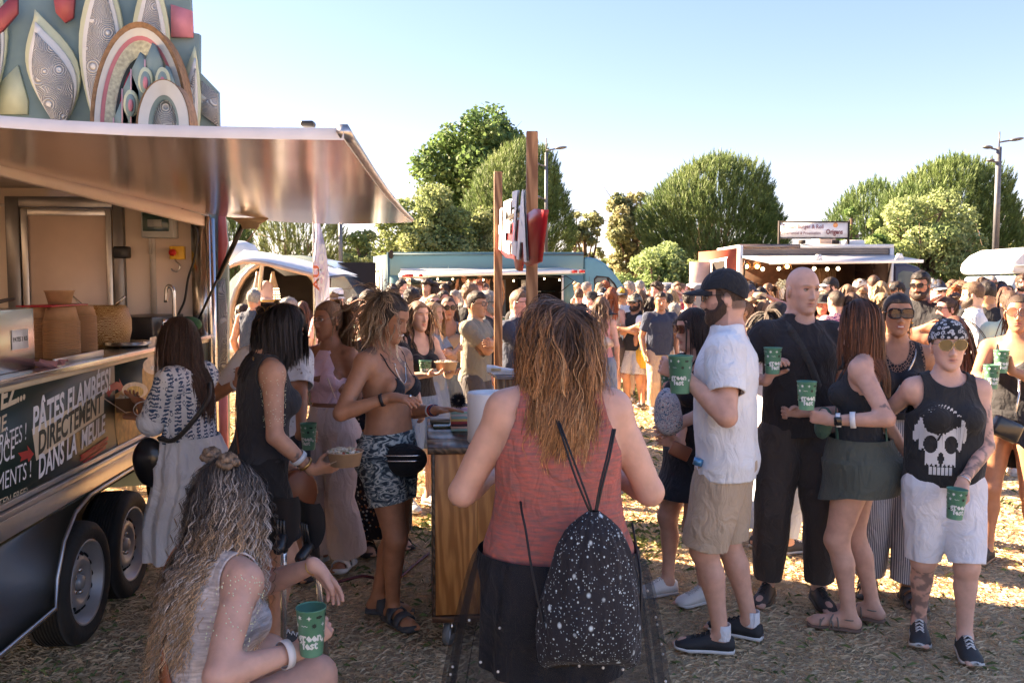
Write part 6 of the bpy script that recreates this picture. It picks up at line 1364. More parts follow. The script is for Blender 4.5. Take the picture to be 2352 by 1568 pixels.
for a,b,c,d in((1787,1947,508,511),(1787,1947,546,548.5)):bx('sign_frame',dkin,sp2,PX(a,sy),PX(b,sy),sy-.02,sy+.07,PZ(d,sy),PZ(c,sy))
for a in(1786,1945):bx('sign_post',dkin,sp2,PX(a,sy),PX(a+3,sy),sy-.021,sy+.071,zt-.05,PZ(507,sy))
burg=mat('burgundy',(.16,.03,.035),.5);ppm=FPX/sy
def rtext(s,u,v,wpx,hpx,m,bold=.01):
 V,F=text_geo(s,1,bold);V[:,0]-=V[:,0].mean();V[:,0]/=(V[:,0].max()-V[:,0].min());V[:,1]/=(V[:,1].max()-V[:,1].min());c=W(u,v,sy);P=np.array([(c[0]+x*wpx/ppm,sy-.03,c[2]+y*hpx/ppm)for x,y,_ in V]);return sp2(link('lettering',mdata('lettering',P,F),m))
rtext('Artisan Burger & Roll',1842,521,94,12,burg,.015);rtext('Événementiel & Privatisation',1842,536,92,8,burg,.008);rtext('Origens',1918,533,38,15,burg,.03);rtext('depuis 2016',1920,542,14,3,burg,0)
mb=MB();c=W(1919,517,sy);mb.lathe([(0,.0),(5.5/ppm,0),(5.5/ppm,.004),(0,.006)],16,(c[0],sy-.002,c[2]),np.stack([[1.,0,0],[0,0,1.],[0,-1.,0]],1));sp2(mb.build('burger_emblem',mat('emblem_orange',(.65,.30,.12),.5),None))
bx('roof_vent',mat('vent_pale',(.55,.42,.36),.5),rp,PX(1872,RY+1),PX(1912,RY+1),RY+.8,RY+1.4,zt,PZ(553,RY+1)+.12,.05);bx('roof_vent',whitep,rp,PX(1955,RY),PX(2005,RY),RY+.5,RY+1.2,zt,zt+.13,.05)
for u in(1835,1912):bx('roof_spot',dkin,rp,PX(u,RY),PX(u+10,RY),RY-.1,RY+.1,zt+.01,zt+.1)
mb=MB();fl=rs.randn(60,3)*.09;c=np.array(W(1796,655,RY-.1))
for q in fl:mb.sphere(c+q*np.array([1,.6,.7]),.03,6,4)
tag(mb.build('flower_bunch',mat('flower_white',(.65,.68,.55),.8),None),'bunch of small white flowers in a vase on the burger truck sill','flowers');mb=MB();mb.lathe([(.05,0),(.07,.2),(.05,.26)],12,c+np.array([0,0,-.33]));tag(mb.build('vase',whitep,None,True),'white vase holding flowers on the burger truck sill','vase')
mb=MB();P=[(PX(u,RY+1),PZ(v,RY+1))for u,v in((2052,604),(2085,605),(2110,612),(2130,632),(2140,660),(2160,675),(2165,760),(2052,760))];mb.prism(P,-1.8,0,FM,(0,RY+1,0));rp(mb.build('cab',mat('cab_plum',(.06,.045,.06),.2,coat=.5),None,bevel=.08))
mb=MB();mb.add(np.array([(PX(u,RY+1),RY+.985,PZ(v,RY+1))for u,v in((2062,628),(2072,622),(2095,624),(2108,640),(2112,662),(2062,662))]),[tuple(range(6))]);rp(mb.build('cab_window',tglass,None))
AY=13.0;air=empty('silver_trailer',(PX(660,AY),AY,0),'rounded silver food trailer with wing shaped white awning','food trailer');ap=mkpar(air)
shine=mat('polished_silver',(.62,.63,.65),.18,metal=.95,var=.04)
def archp(u0,u1,vt,Y,zb=.5,n=16,e=2.4):
 a,b=PX(u0,Y),PX(u1,Y);zt_=PZ(vt,Y);c=(a+b)/2;hw=(b-a)/2;hh=zt_-zb;return[(c-hw*np.sign(math.cos(t))*abs(math.cos(t))**(2/e),zb+hh*abs(math.sin(t))**(2/e))for t in np.linspace(0,math.pi,n)]
o1=archp(480,850,585,AY);mb=MB();k=len(o1);V=[(x,AY+y,z)for y in(0,2.1)for x,z in o1];mb.add(V,[(i,i+1,k+i+1,k+i)for i in range(k-1)]+[tuple(range(k,2*k))]);ap(mb.build('shell',shine,None,True))
i1=archp(528,752,600,AY-.01,.9);bandpts=[np.array([x,AY-.02,z])for x,z in i1];mb=MB();mb.tube(bandpts,.05,8);ap(mb.build('opening_rim',mat('rim_copper',(.40,.30,.24),.3,metal=.8),None,True))
fr_=[(x,z)for x,z in o1];mb=MB();n1=len(o1);i1b=archp(528,752,600,AY,.9,n1);V=[(x,AY-.01,z)for x,z in o1]+[(x,AY-.01,z)for x,z in i1b];mb.add(V,[(i,i+1,n1+i+1,n1+i)for i in range(n1-1)]);mb.box(((o1[0][0]+o1[-1][0])/2,AY-.0,.70),(o1[-1][0]-o1[0][0],.02,.4));ap(mb.build('front_wall',shine,None))
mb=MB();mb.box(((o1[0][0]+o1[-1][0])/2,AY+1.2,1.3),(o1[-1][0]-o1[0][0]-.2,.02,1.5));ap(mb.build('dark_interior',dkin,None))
Pw=[];us=np.linspace(0,1,13)
for i,t in enumerate(us):
 ub=520+(752-520)*t;vb=np.interp(t,[0,.15,.35,.6,1],[614,600,603,617,640]);uf=560+(822-560)*t;vf=np.interp(t,[0,.2,.5,.8,1],[583,588,602,622,640])
 Pw.append([np.array(W(ub,vb,AY-1.1)),np.array(W((ub+uf)/2+4,(vb+vf)/2-6,AY-.5)),np.array(W(uf,vf-4,AY+.1))])
V=np.array([q for r_ in Pw for q in r_]);mb=MB();V2=V+np.array([0,0,.03]);n_=len(V);F=[(i*3+j,(i+1)*3+j,(i+1)*3+j+1,i*3+j+1)for i in range(12)for j in range(2)];mb.add(np.concatenate([V,V2]),F+[tuple(n_+q for q in f[::-1])for f in F]+[(i*3,n_+i*3,n_+(i+1)*3,(i+1)*3)for i in range(12)]);ap(mb.build('awning',mat('awning_white',(.62,.64,.68),.35,metal=.2),None,True))
mb=MB();mb.tube([V[i*3]for i in range(13)],.035,6);ap(mb.build('awning_edge',mat('edge_rose',(.50,.38,.34),.4,metal=.5),None,True))
mb=MB();mb.tube([W(602,605,AY-1.0),W(592,720,AY-.1)],.03,8);ap(mb.build('awning_prop',alu,None,True));mb=MB();mb.tube([W(757,640,AY-1.0),W(755,720,AY-.2)],.02,8);ap(mb.build('awning_prop',dkin,None,True))
mb=MB();c=W(548,580,AY+.8);mb.lathe([(.32,-.15),(.32,.0),(.25,.12),(.1,.18),(0,.19)],20,c);ap(mb.build('roof_vent',whitep,None,True))
for u,v,sc_ in((593,688,1.0),(628,690,1.0)):
 mb=MB();c=np.array(W(u,690,AY-.4));r_=14/FPX*(AY-.4);mb.lathe([(.02,.42),(.03,.36),(r_*.5,.30),(r_*.8,.2),(r_,.08),(r_*1.03,0)],24,c-np.array([0,0,.0])+np.array([0,0,0]));o=tag(mb.build('perforated_lampshade',mat('lamp_brass',(.50,.38,.26),.3,metal=.6),None,True),('left' if u<600 else 'right')+' perforated brass lampshade hanging in the silver trailer','lamp','lampshades in the silver trailer')
 for a in range(9):
  for b_ in range(5):mb=MB();an=math.pi+a*math.pi/8;zz=.03+b_*.035;rr_=np.interp(zz,[0,.08,.2],[r_*1.03,r_,r_*.8])+.002;mb.box(c+np.array([rr_*math.cos(an),rr_*math.sin(an),zz]),(.012,.012,.012));link('lamp_hole',mb.me('lamp_hole'),emis((1,.75,.45),1.2,'hole_glow'),o)
mb=MB();c=np.array(W(612,668,AY-.5));mb.sphere(c,(.10,.09,.15),16,10);mb.lathe([(.10,-.16),(.105,-.12),(.09,-.1)],20,c);cpo=tag(mb.build('captain_cap',mat('cap_rose',(.50,.36,.36),.7),None,True),'pale captain hat hanging between the two lampshades','hat');mb=MB();mb.lathe([(.107,-.155),(.107,-.13)],20,c);link('hat_band',mb.me('hat_band'),mat('band_gold',(.45,.28,.04),.5),cpo)
fl=empty('feather_flag',W(737,800,8.0)*1.0,'tall white and blue feather flag beside the silver trailer','flag');fl.location.z=0;fpz=mkpar(fl);lft=[(719,470),(720,520),(720,600),(722,690),(724,760)];rgt=[(730,470),(734,510),(748,570),(757,640),(757,700),(748,745),(738,775)]
def bd(t,side):s_=lft if side==0 else rgt;q=np.linspace(0,1,len(s_));return np.interp(t,q,[a for a,b in s_]),np.interp(t,q,[b for a,b in s_])
V=[];nr2,nc2=26,8
for i in range(nr2+1):
 t=i/nr2;a=bd(t,0);b=bd(t,1);v_=470+(770-470)*t
 au=np.interp(v_,[q[1]for q in lft],[q[0]for q in lft]);bu=np.interp(v_,[q[1]for q in rgt],[q[0]for q in rgt])
 for j in range(nc2+1):f_=j/nc2;V.append(W(au+(bu-au)*f_,v_,8.0+.05*math.sin(f_*7+t*9)))
mb=MB();mb.add(V,[(i*(nc2+1)+j,(i+1)*(nc2+1)+j,(i+1)*(nc2+1)+j+1,i*(nc2+1)+j+1)for i in range(nr2)for j in range(nc2)]);fpz(mb.build('flag_cloth',cloth((.60,.60,.72),'plain','flag'),None,True))
mb=MB();mb.tube([(PX(722,8.0),8.0,0),W(721,600,8.0),W(719,470,8.0),W(722,440,8.0),W(731,470,8.0)],.012,6);fpz(mb.build('flag_pole',steel,None,True))
def vt_(s,u,v0,v1,wpx,m,nm='lettering'):
 V,F=text_geo(s,1,.02);V[:,0]-=V[:,0].min();V[:,0]/=V[:,0].max();V[:,1]-=V[:,1].mean();P=np.array([np.array(W(u+y*wpx,v0+(v1-v0)*x,7.93))for x,y,_ in V]);return fpz(link(nm,mdata(nm,P,F),m))
vt_('Côtes',738,700,560,-26,mat('flag_white',(.74,.74,.76),.7));vt_('AU',728,668,610,-20,mat('flag_orange',(.65,.16,.07),.7))
for k,(u0,u1,v0)in enumerate(((1436,1494,649),(1504,1566,648),(1576,1640,650))):
 Yv=20.5;g=empty('grey_portable_cabin',(PX((u0+u1)/2,Yv),Yv,0),('left','middle','right')[k]+' rounded grey portable cabin showing above the crowd beside the blue truck','cabin','rounded grey cabins');gp=mkpar(g)
 o1=archp(u0,u1,v0,Yv,.2,14,3.2);mb=MB();mb.prism(o1,-1.0,0,FM,(0,Yv,0));gp(mb.build('cabin_shell',whitep,None,bevel=.03))
 o2=archp(u0+3,u1-3,v0+4,Yv,.25,14,3.2);mb=MB();mb.prism(o2,0,.03,FM,(0,Yv,0));gp(mb.build('cabin_front',mat('cabin_grey',(.17,.18,.19),.5),None,bevel=.02))
 o3=archp(u0+13,u1-13,v0+14,Yv,.3,14,3.2);mb=MB();mb.prism(o3,.031,.05,FM,(0,Yv,0));gp(mb.build('cabin_door',mat('cabin_grey2',(.22,.23,.24),.5),None,bevel=.01))
cv=empty('white_camper',(PX(2360,17),17,0),'white camper van at the right edge behind the crowd','camper van');cvp=mkpar(cv)
mb=MB();P=[(PX(u,17),PZ(v,17))for u,v in((2322,618),(2326,600),(2345,580),(2375,566),(2500,560),(2500,628),(2330,628))];mb.prism(P,-2,0,FM,(0,17,0));cvp(mb.build('camper_body',whitep,None,bevel=.12,smooth=False));bx('camper_stripe',mat('stripe_grey',(.3,.32,.35),.4),cvp,PX(2326,17),PX(2500,17),16.97,16.985,PZ(612,17),PZ(608,17))
mb=MB();P=[(PX(u,17),PZ(v,17))for u,v in((2318,670),(2335,632),(2500,632),(2500,780),(2290,780),(2295,700))];mb.prism(P,-1.9,0,FM,(0,17.1,0));cvp(mb.build('camper_cab',mat('camper_blue_grey',(.35,.42,.48),.2),None,bevel=.08))
fen=empty('wire_fence',(PX(815,24),24,0),'tall wire mesh fence behind the flag and the silver trailer','fence');fnp=mkpar(fen)
for u in(775,820,858):mb=MB();mb.tube([(PX(u,24),24,0),(PX(u,24),24,2.1)],.025,6);fnp(mb.build('fence_post',alu,None))
mb=MB();xa,xb=PX(770,24),PX(870,24)
for z in np.linspace(.2,2.05,12):mb.tube([(xa,24,z),(xb,24,z)],.004,4,False)
for x in np.linspace(xa,xb,26):mb.tube([(x,24,.1),(x,24,2.05)],.004,4,False)
tag(fnp(mb.build('fence_mesh',alu,None)),kind='stuff');mb=MB();mb.tube([(xa,24,2.06),(xb,24,2.06)],.025,6);fnp(mb.build('fence_rail',alu,None))
lampm=mat('lamp_grey',(.12,.125,.14),.5,metal=.3)
def lamp(u,v,Y,heads,lab,vb=1100,w_=.075):
 p=W(u,v,Y);o=empty('street_lamp',(p[0],Y,0),lab,'street lamp','double headed street lamps');H_=p[2];mb=MB();mb.tube([(0,0,0),(0,0,H_*.42)],w_*1.7,10);mb.build('pole_base',mat('lamp_base',(.06,.05,.055),.6),o,True);mb=MB();mb.tube([(0,0,H_*.42),(0,0,H_*.93)],[w_,w_*.8],10);mb.build('pole',lampm,o,True)
 mb=MB();mb.tube([(0,0,H_*.93),(0,0,H_)],.02,6);mb.build('spike',lampm,o);mb=MB();mb.lathe([(w_*1.75,H_*.40),(w_*1.75,H_*.43)],12);mb.build('collar',mat('lamp_collar',(.3,.3,.32),.5),o)
 for(dx,z,L)in heads:hd_=MB();s_=1 if dx>0 else-1;hd_.tube([(0,0,z),(s_*L*.5,0,z+.05)],.025,6);hd_.sphere((s_*L*.75,0,z+.08),(L*.32,.14,.045),14,8,rot('y',-s_*7));hd_.build('lamp_head',lampm,o,True)
 return o
lamp(1255,318,28,((1,6.1-.15,.62),(-1,5.45,.45),(-1,4.4,.35)),'grey street lamp rising behind the wooden sign post',w_=.06)
lamp(2296,303,24,((1,PZ(327,24),.62),(-1,PZ(345,24),.42),(-1,PZ(375,24),.30)),'nearer tall grey street lamp at the right of the picture',w_=.085)
lamp(2313,430,42,((-1,PZ(448,42),.5),(1,PZ(462,42),.6)),'farther street lamp just right of the nearer one',w_=.085)
lamp(781,470,26,((-1,5,.4),),'dark lamp column seen under the raised hatch',w_=.07)
rsg=tag(empty('round_sign',(PX(801,25.9),25.9,0),'round pale traffic sign on the dark lamp column behind the flag','sign'),);mb=MB();mb.lathe([(0,0),(.30,0),(.30,.02),(0,.02)],24,(0,-.1,PZ(648,25.9)),np.stack([[1.,0,0],[0,0,1.],[0,-1.,0]],1));o=mb.build('sign_disc',whitep,rsg);mb=MB();mb.tube([(0,0,0),(0,0,PZ(648,25.9))],.03,6);mb.build('sign_pole',alu,rsg)
mb=MB();pts=[G(770,1340),G(830,1325),G(870,1330),G(915,1328),G(950,1300),G(985,1272)];mb.tube(smoothpath([np.array(p)+np.array([0,0,.006])for p in pts],40),.009,6);tag(mb.build('red_cable',mat('cable_red',(.10,.012,.02),.5),None,True),'dark red power cable lying on the grass by the counter','cable')
blk=cloth((.012,.012,.014),'plain','bagblack')
def leafmat(name,base,trans=.25):
 m,nd,lk,b=nmat(name);a=nd.new('ShaderNodeAttribute');a.attribute_name='Col';lk.new(a.outputs[0],b.inputs['Base Color']);b.inputs['Roughness'].default_value=.6;b.inputs['Specular IOR Level'].default_value=.25
 t=N(nd,'ShaderNodeBsdfTranslucent');lk.new(a.outputs[0],t.inputs[0]);ms=N(nd,'ShaderNodeMixShader');ms.inputs[0].default_value=trans;lk.new(b.outputs[0],ms.inputs[1]);lk.new(t.outputs[0],ms.inputs[2]);out=nd['Material Output'];lk.new(ms.outputs[0],out.inputs[0]);return m
leafm=leafmat('leaves',0,.42);needlem=leafmat('needles',0,.3);barkm=mat('bark',(.11,.075,.05),.9,var=.3,scale=6,bump=.8,bscale=15)
def blobs(rs,n,R3,c,rmin,rmax,hemi=-.6):
 out=[]
 while len(out)<n:
  d=rs.randn(3);d/=np.linalg.norm(d)
  if d[2]<hemi:continue
  k=.25+.72*rs.rand()**.6;out.append((np.array(c)+d*np.array(R3)*k,rmin+(rmax-rmin)*rs.rand()))
 return out
def trunkmesh(rs,H,cr,blist,r0,name='trunk',nb=16,lean=(0,0)):
 mb=MB();top=np.array([lean[0],lean[1],H]);pts=[np.array([0,0,0]),np.array([lean[0]*.2,lean[1]*.2,H*.3]),np.array([lean[0]*.6+.1,lean[1]*.6,H*.65]),top];mb.tube(smoothpath(pts,9),np.linspace(r0,r0*.25,10)[:len(smoothpath(pts,9))],8)
 for i in range(min(nb,len(blist))):
  b,r=blist[i];t=.25+.5*rs.rand();s0=np.array([lean[0]*t,lean[1]*t,H*t*.9]);mid=(s0+b)/2+rs.randn(3)*.15-np.array([0,0,.2]);P=smoothpath([s0,mid,b],8);mb.tube(P,np.linspace(r0*.45,r0*.08,len(P)),6)
  for q in range(2):e=b+rs.randn(3)*r*.8;mb.tube([mid*.4+b*.6,e],[r0*.13,r0*.04],4)
 return mb
def broad(rs,n,bl,col,col2,size,dens_shell=.5):
 V=[];C=[];per=np.array([r**2 for _,r in bl]);per=(per/per.sum()*n).astype(int)
 for(b,r),k in zip(bl,per):
  d=rs.randn(k,3);d/=np.linalg.norm(d,axis=1)[:,None];rr=r*(dens_shell+(1-dens_shell)*rs.rand(k))**.7
  p=b+d*rr[:,None]*np.array([1,1,.8])*(1+.18*noise3(d+b,3,5)[:,None]);nn=d*.5+rs.randn(k,3)*.7+np.array([0,0,.4]);nn/=np.linalg.norm(nn,axis=1)[:,None]
  t=np.cross(nn,rs.randn(k,3));t/=np.linalg.norm(t,axis=1)[:,None];u=np.cross(nn,t);s=size*(.6+.8*rs.rand(k))[:,None]
  V.append(np.stack([p-t*s*.55,p-u*s*.45,p+t*s*.55,p+u*s*.75],1));br=rs.rand();cc=np.array(col)*(1-br)+np.array(col2)*br;C.append(np.repeat((cc[None]*(.65+.7*rs.rand(k))[:,None])[:,None],4,1))
 V=np.concatenate(V).reshape(-1,3);C=np.concatenate(C).reshape(-1,3);q=np.arange(len(V)//4)*4;return V,np.stack([q,q+1,q+2,q+3],1),C
def pine(rs,R3,c,n,col,col2,sz=.30):
 0
 d=rs.randn(n*3,3);d/=np.linalg.norm(d,axis=1)[:,None];d=d[d[:,2]>-.55][:n];n=len(d);k=np.where(rs.rand(n)<.75,.90+.10*rs.rand(n),.5+.4*rs.rand(n));lump=1+.15*noise3(d*1.0,4,5)+.10*noise3(d,8,12);p=np.array(c)+d*np.array(R3)*(k*lump)[:,None]
 axd=np.stack([d[:,0]*.55,d[:,1]*.55,np.maximum(.35,d[:,2]*.3+.85)],1);axd/=np.linalg.norm(axd,axis=1)[:,None];m=16;V=[];C=[];L=sz*(.6+.7*rs.rand(n));clump=noise3(d*1.0,14,7)
 base=np.array(col)[None]*(1-(clump*.5+.5))[:,None]+np.array(col2)[None]*(clump*.5+.5)[:,None]
 for i in range(m):
  t0=(i/m*.8)*L;r=rs.randn(n,3);r-=axd*(r*axd).sum(1)[:,None];r/=np.linalg.norm(r,axis=1)[:,None];o=p+axd*t0[:,None];tip=o+axd*(.45*L*(.7+.5*rs.rand(n)))[:,None]*.7+r*(.26*L)[:,None]*(1-.4*i/m);sd_=np.cross(axd,r)*(.030*L/sz*sz*2.4)[:,None]*.5
  V.append(np.stack([o-sd_,o+sd_,tip],1));C.append(np.repeat((base*(.6+.65*rs.rand(n))[:,None]*(.85+.3*i/m))[:,None],3,1))
 V=np.concatenate(V).reshape(-1,3);C=np.concatenate(C).reshape(-1,3);q=np.arange(len(V)//3)*3;return V,np.stack([q,q+1,q+2],1),C
def plant_tree(kind,u0,u1,vt,Y,label,seed=0,n=9000,col=(.06,.10,.03),col2=(.16,.20,.07),low=None,size=.16,nbl=26,trunk_r=.2,name='tree',openc=.5,zb=None):
 rs=np.random.RandomState(seed);cx=PX((u0+u1)/2,Y);hw=(PX(u1,Y)-PX(u0,Y))/2;zt=PZ(vt,Y);zb=zb if zb is not None else zt*.15;o=empty(name,(cx,Y,0),label,'tree','trees behind the food trucks');cz_=(zt+zb)/2;hz_=(zt-zb)/2
 if kind=='pine':
  bl=blobs(rs,14,(hw*.7,hw*.7,hz_*.6),(0,0,cz_),.5,.9);V,F,C=pine(rs,(hw*.97,hw*.85,hz_),(0,0,cz_),n,col,col2,size);me=mdata('crown',V,F);setcol(me,np.minimum(C*(1.75 if kind=='pine' else 1.6),.55));link('crown',me,needlem,o);trunkmesh(rs,cz_,0,bl,trunk_r).build('trunk',barkm,o,True)
 else:
  n=int(n*1.7);size=size*.72;bl=blobs(rs,int(nbl*2.6),(hw*.9,hw*.75,hz_*.92),(0,0,cz_),hw*.16,hw*.34,-.95);V,F,C=broad(rs,n,bl,col,col2,size,openc);me=mdata('crown',V,F);setcol(me,np.minimum(C*(1.75 if kind=='pine' else 1.6),.55));link('crown',me,leafm,o);trunkmesh(rs,zt*.75,0,bl,trunk_r,nb=nbl).build('trunk',barkm,o,True)
 return o
plant_tree('broad',952,1272,240,50,'tall poplar with glossy dark green leaves behind the sign posts',1,20000,(.045,.085,.028),(.10,.15,.05),size=.27,nbl=36,zb=2.0,name='poplar_tree',openc=.35)
plant_tree('pine',1075,1312,345,34,'umbrella pine right behind the hanging sign',2,4200,(.035,.07,.022),(.13,.165,.06),size=.42,name='pine_tree',zb=1.2)
plant_tree('pine',1476,1800,378,33,'big round umbrella pine left of the burger truck',3,6500,(.032,.065,.02),(.12,.155,.055),size=.42,name='pine_tree',zb=.8)
plant_tree('pine',2020,2335,382,31,'umbrella pine behind the street lamp at the right',4,5600,(.030,.062,.02),(.12,.16,.055),size=.42,name='pine_tree',zb=.8)
plant_tree('pine',1900,2090,432,36,'smaller pine half hidden left of the right pine',5,2600,(.035,.07,.022),(.10,.14,.05),size=.42,name='pine_tree',zb=1.0)
plant_tree('broad',1990,2270,430,26,'pale feathery shrub tree in front of the right pine',6,15000,(.09,.13,.05),(.24,.28,.13),size=.11,nbl=34,name='feathery_tree',zb=.2)
plant_tree('broad',1890,2040,455,25,'mid green feathery shrub tree right of the roof sign',7,8000,(.07,.12,.035),(.17,.22,.08),size=.11,nbl=22,name='feathery_tree',zb=.2)
plant_tree('broad',1388,1520,402,38,'thin dry olive toned tree left of the big round pine',8,5000,(.10,.12,.055),(.23,.22,.12),size=.17,nbl=22,name='olive_tree',openc=.45,zb=1.0)
plant_tree('broad',1405,1610,545,28,'bright green bush behind the grey cabins',9,11000,(.08,.125,.045),(.18,.23,.10),size=.12,nbl=26,name='green_bush',zb=.0)
plant_tree('broad',1500,1745,590,29,'low green bush between the cabins and the burger truck',19,8000,(.09,.14,.045),(.22,.26,.11),size=.12,nbl=22,name='green_bush',zb=.0)
plant_tree('broad',1285,1392,440,37,'sparse grey green tree right of the sign posts',10,2600,(.09,.115,.055),(.20,.21,.11),size=.15,nbl=18,name='sparse_tree',openc=.2,zb=1.2)
plant_tree('broad',845,1110,415,30,'wide pale green tree above the blue truck',11,16000,(.09,.125,.045),(.22,.25,.11),size=.13,nbl=34,name='pale_green_tree',zb=.3)
plant_tree('broad',1035,1190,440,31,'pale green tree between the posts and the wide tree',12,8000,(.10,.13,.05),(.25,.26,.12),size=.13,nbl=22,name='pale_green_tree',zb=.3)
plant_tree('broad',768,910,500,27,'yellow green bush right of the flag under the hatch',13,9000,(.09,.13,.045),(.23,.26,.12),size=.11,nbl=24,name='yellow_green_bush',zb=.0)
plant_tree('pine',560,800,455,28,'dark open pine with bare red branches under the hatch',14,1500,(.045,.075,.025),(.15,.17,.07),size=.40,name='pine_tree',zb=.8,trunk_r=.28)
plant_tree('pine',500,575,480,24,'dark green pine tip beside the trailer corner post',15,700,(.025,.055,.018),(.09,.12,.04),size=.35,name='pine_tree',zb=.8)
plant_tree('broad',2300,2420,470,33,'thin pale tree at the right edge behind the camper',16,4000,(.13,.15,.06),(.30,.30,.15),size=.15,nbl=18,name='pale_tree',openc=.3,zb=.6)
plant_tree('broad',600,1000,600,34,'low dark hedge behind the fence and the silver trailer',17,12000,(.07,.10,.035),(.20,.22,.09),size=.14,nbl=30,name='hedge',zb=.0)
plant_tree('broad',2090,2360,585,27,'green shrubs behind the heads at the right',18,11000,(.06,.11,.035),(.18,.22,.08),size=.12,nbl=26,name='green_bush',zb=.0)
plant_tree('broad',1555,1650,398,40,'bare topped tree showing behind the big round pine',20,2200,(.13,.15,.07),(.28,.28,.15),size=.16,nbl=14,name='thin_tree',openc=.3,zb=2.0)
rs=np.random.RandomState(30);bl=[(np.array([x,70+rs.rand()*8,1.2+rs.rand()*1.6]),2.0+rs.rand()*1.6)for x in np.linspace(-70,70,70)];V,F,C=broad(rs,22000,bl,(.05,.08,.03),(.14,.17,.07),.5)
me=mdata('far_wood',V,F);setcol(me,C);tag(link('far_wood',me,leafm),'low far wood closing the horizon behind the trees','wood',kind='stuff')
cupg=None
def cupmat():
 m,nd,lk,b=nmat('cup_green');b.inputs['Base Color'].default_value=(.10,.30,.17,1);b.inputs['Roughness'].default_value=.3;b.inputs['Alpha'].default_value=.86
 b.inputs['Subsurface Weight'].default_value=0;tc=N(nd,'ShaderNodeTexCoord');ns=N(nd,'ShaderNodeTexNoise',Scale=10.0);lk.new(tc.outputs['Object'],ns.inputs[0]);r=ramp(nd,[(.3,(.11,.29,.18)),(.7,(.18,.40,.27))]);lk.new(ns.outputs[0],r.inputs[0]);lk.new(r.outputs[0],b.inputs['Base Color']);return m
cupg=cupmat();cupw=mat('cup_print_white',(.72,.76,.72),.5,var=.02);cupd=mat('cup_print_dark',(.02,.04,.03),.5);beer=glass((.45,.28,.03),.1,.9,'beer');darkd=glass((.03,.03,.01),.1,.95,'dark_drink')
_cup={}
def cup(pos,label,face=180,r=.040,h=.125,liquid=None,tilt=(0,0),full=.6,hi=True):
 0
 k=(r,h,hi);o=empty('green_cup',pos,label,'cup','green festival cups',rz=-R(face));o.rotation_euler=(R(tilt[0]),R(tilt[1]),-R(face)+math.pi)
 if k not in _cup:
  mb=MB();mb.lathe([(0,.002),(r*.78,0),(r*.80,.002),(r*1.04,h),(r*1.07,h+.001),(r*1.07,h-.003),(r*1.03,h-.004),(r*1.02,h-.002),(r*.77,.005),(0,.005)],28);body=mb.me('cup_body',True);body.materials.append(cupg)
  rs=np.random.RandomState(8);wv=MB();dv=MB()
  def rad(z):return r*(.80+.24*z/h)+.0012
  def place(mbx,V,F,a0,z0,s_):
   P=[];
   for x,y in V:an=a0+x*s_/r;z=z0+y*s_;rr_=rad(z);P.append((rr_*math.sin(an),-rr_*math.cos(an),z))
   mbx.add(P,F)
  def star(n_,a=.45):P=[((1 if i%2==0 else a)*math.sin(math.pi*i/n_),(1 if i%2==0 else a)*math.cos(math.pi*i/n_))for i in range(2*n_)];return P,[tuple(range(2*n_))]
  def cloud():P=[(1.2*math.cos(t)*(1+.15*math.cos(3*t)),.55*math.sin(t)*(1+.2*math.cos(5*t)))for t in np.linspace(0,6.28,18,endpoint=False)];return P,[tuple(range(18))]
  def wave():P=[(-1.2+.3*i,.18*math.sin(i*1.6)+.12)for i in range(9)]+[(1.2-.3*i,.18*math.sin((8-i)*1.6)-.12)for i in range(9)];return P,[tuple(range(18))]
  for row in range(4 if hi else 3):
   z=h*(.92-.17*row)-.008
   for c in range(9):
    a=c*2*math.pi/9+row*.35
    if abs((a+math.pi)%(2*math.pi)-math.pi)<.95 and row>=2:continue
    sh=[star(6),cloud(),wave(),star(4,.3),star(8,.6)][rs.randint(5)];place(wv if rs.rand()<.6 else dv,*sh,a,z,.0080)
  V,F=text_geo('green',.034,.0012,res=1);place(wv,V[:,:2],F,0,h*.44,1);V,F=text_geo('fest',.034,.0012,res=1);place(wv,V[:,:2],F,0,h*.44-.023,1)
  for c in range(7):place(dv,*star(5,.5),(c-3)*.35+math.pi,h*.18,.004)
  a=wv.me('print_white');a.materials.append(cupw);b=dv.me('print_dark');b.materials.append(cupd);lq=None
  _cup[k]=(body,a,b)
 for nm,me in zip(('cup_body','print_white','print_dark'),_cup[k]):q=bpy.data.objects.new(nm,me);COL.objects.link(q);q.parent=o;tag(q,kind='stuff' if nm!='cup_body' else None)
 if liquid is not None:mb=MB();z=h*full;mb.lathe([(0,.006),(r*.765,.006),(r*(.78+.24*full)-.001,z),(0,z)],24);mb.build('drink',liquid,o,True)
 return o
def cup_in(p,sd,label,face=180,**k):
 0
 r=k.get('r',.040);h=k.get('h',.125);s=p.H/1.72*(.93 if p.fem else 1.02);c=p.wr[sd]+p.hf[sd]*.078*s+p.hn[sd]*(r*.92+.012)+p.ht[sd]*.0
 return cup(p.wor(c)-np.array([0,0,h*.45]),label,face,**k)
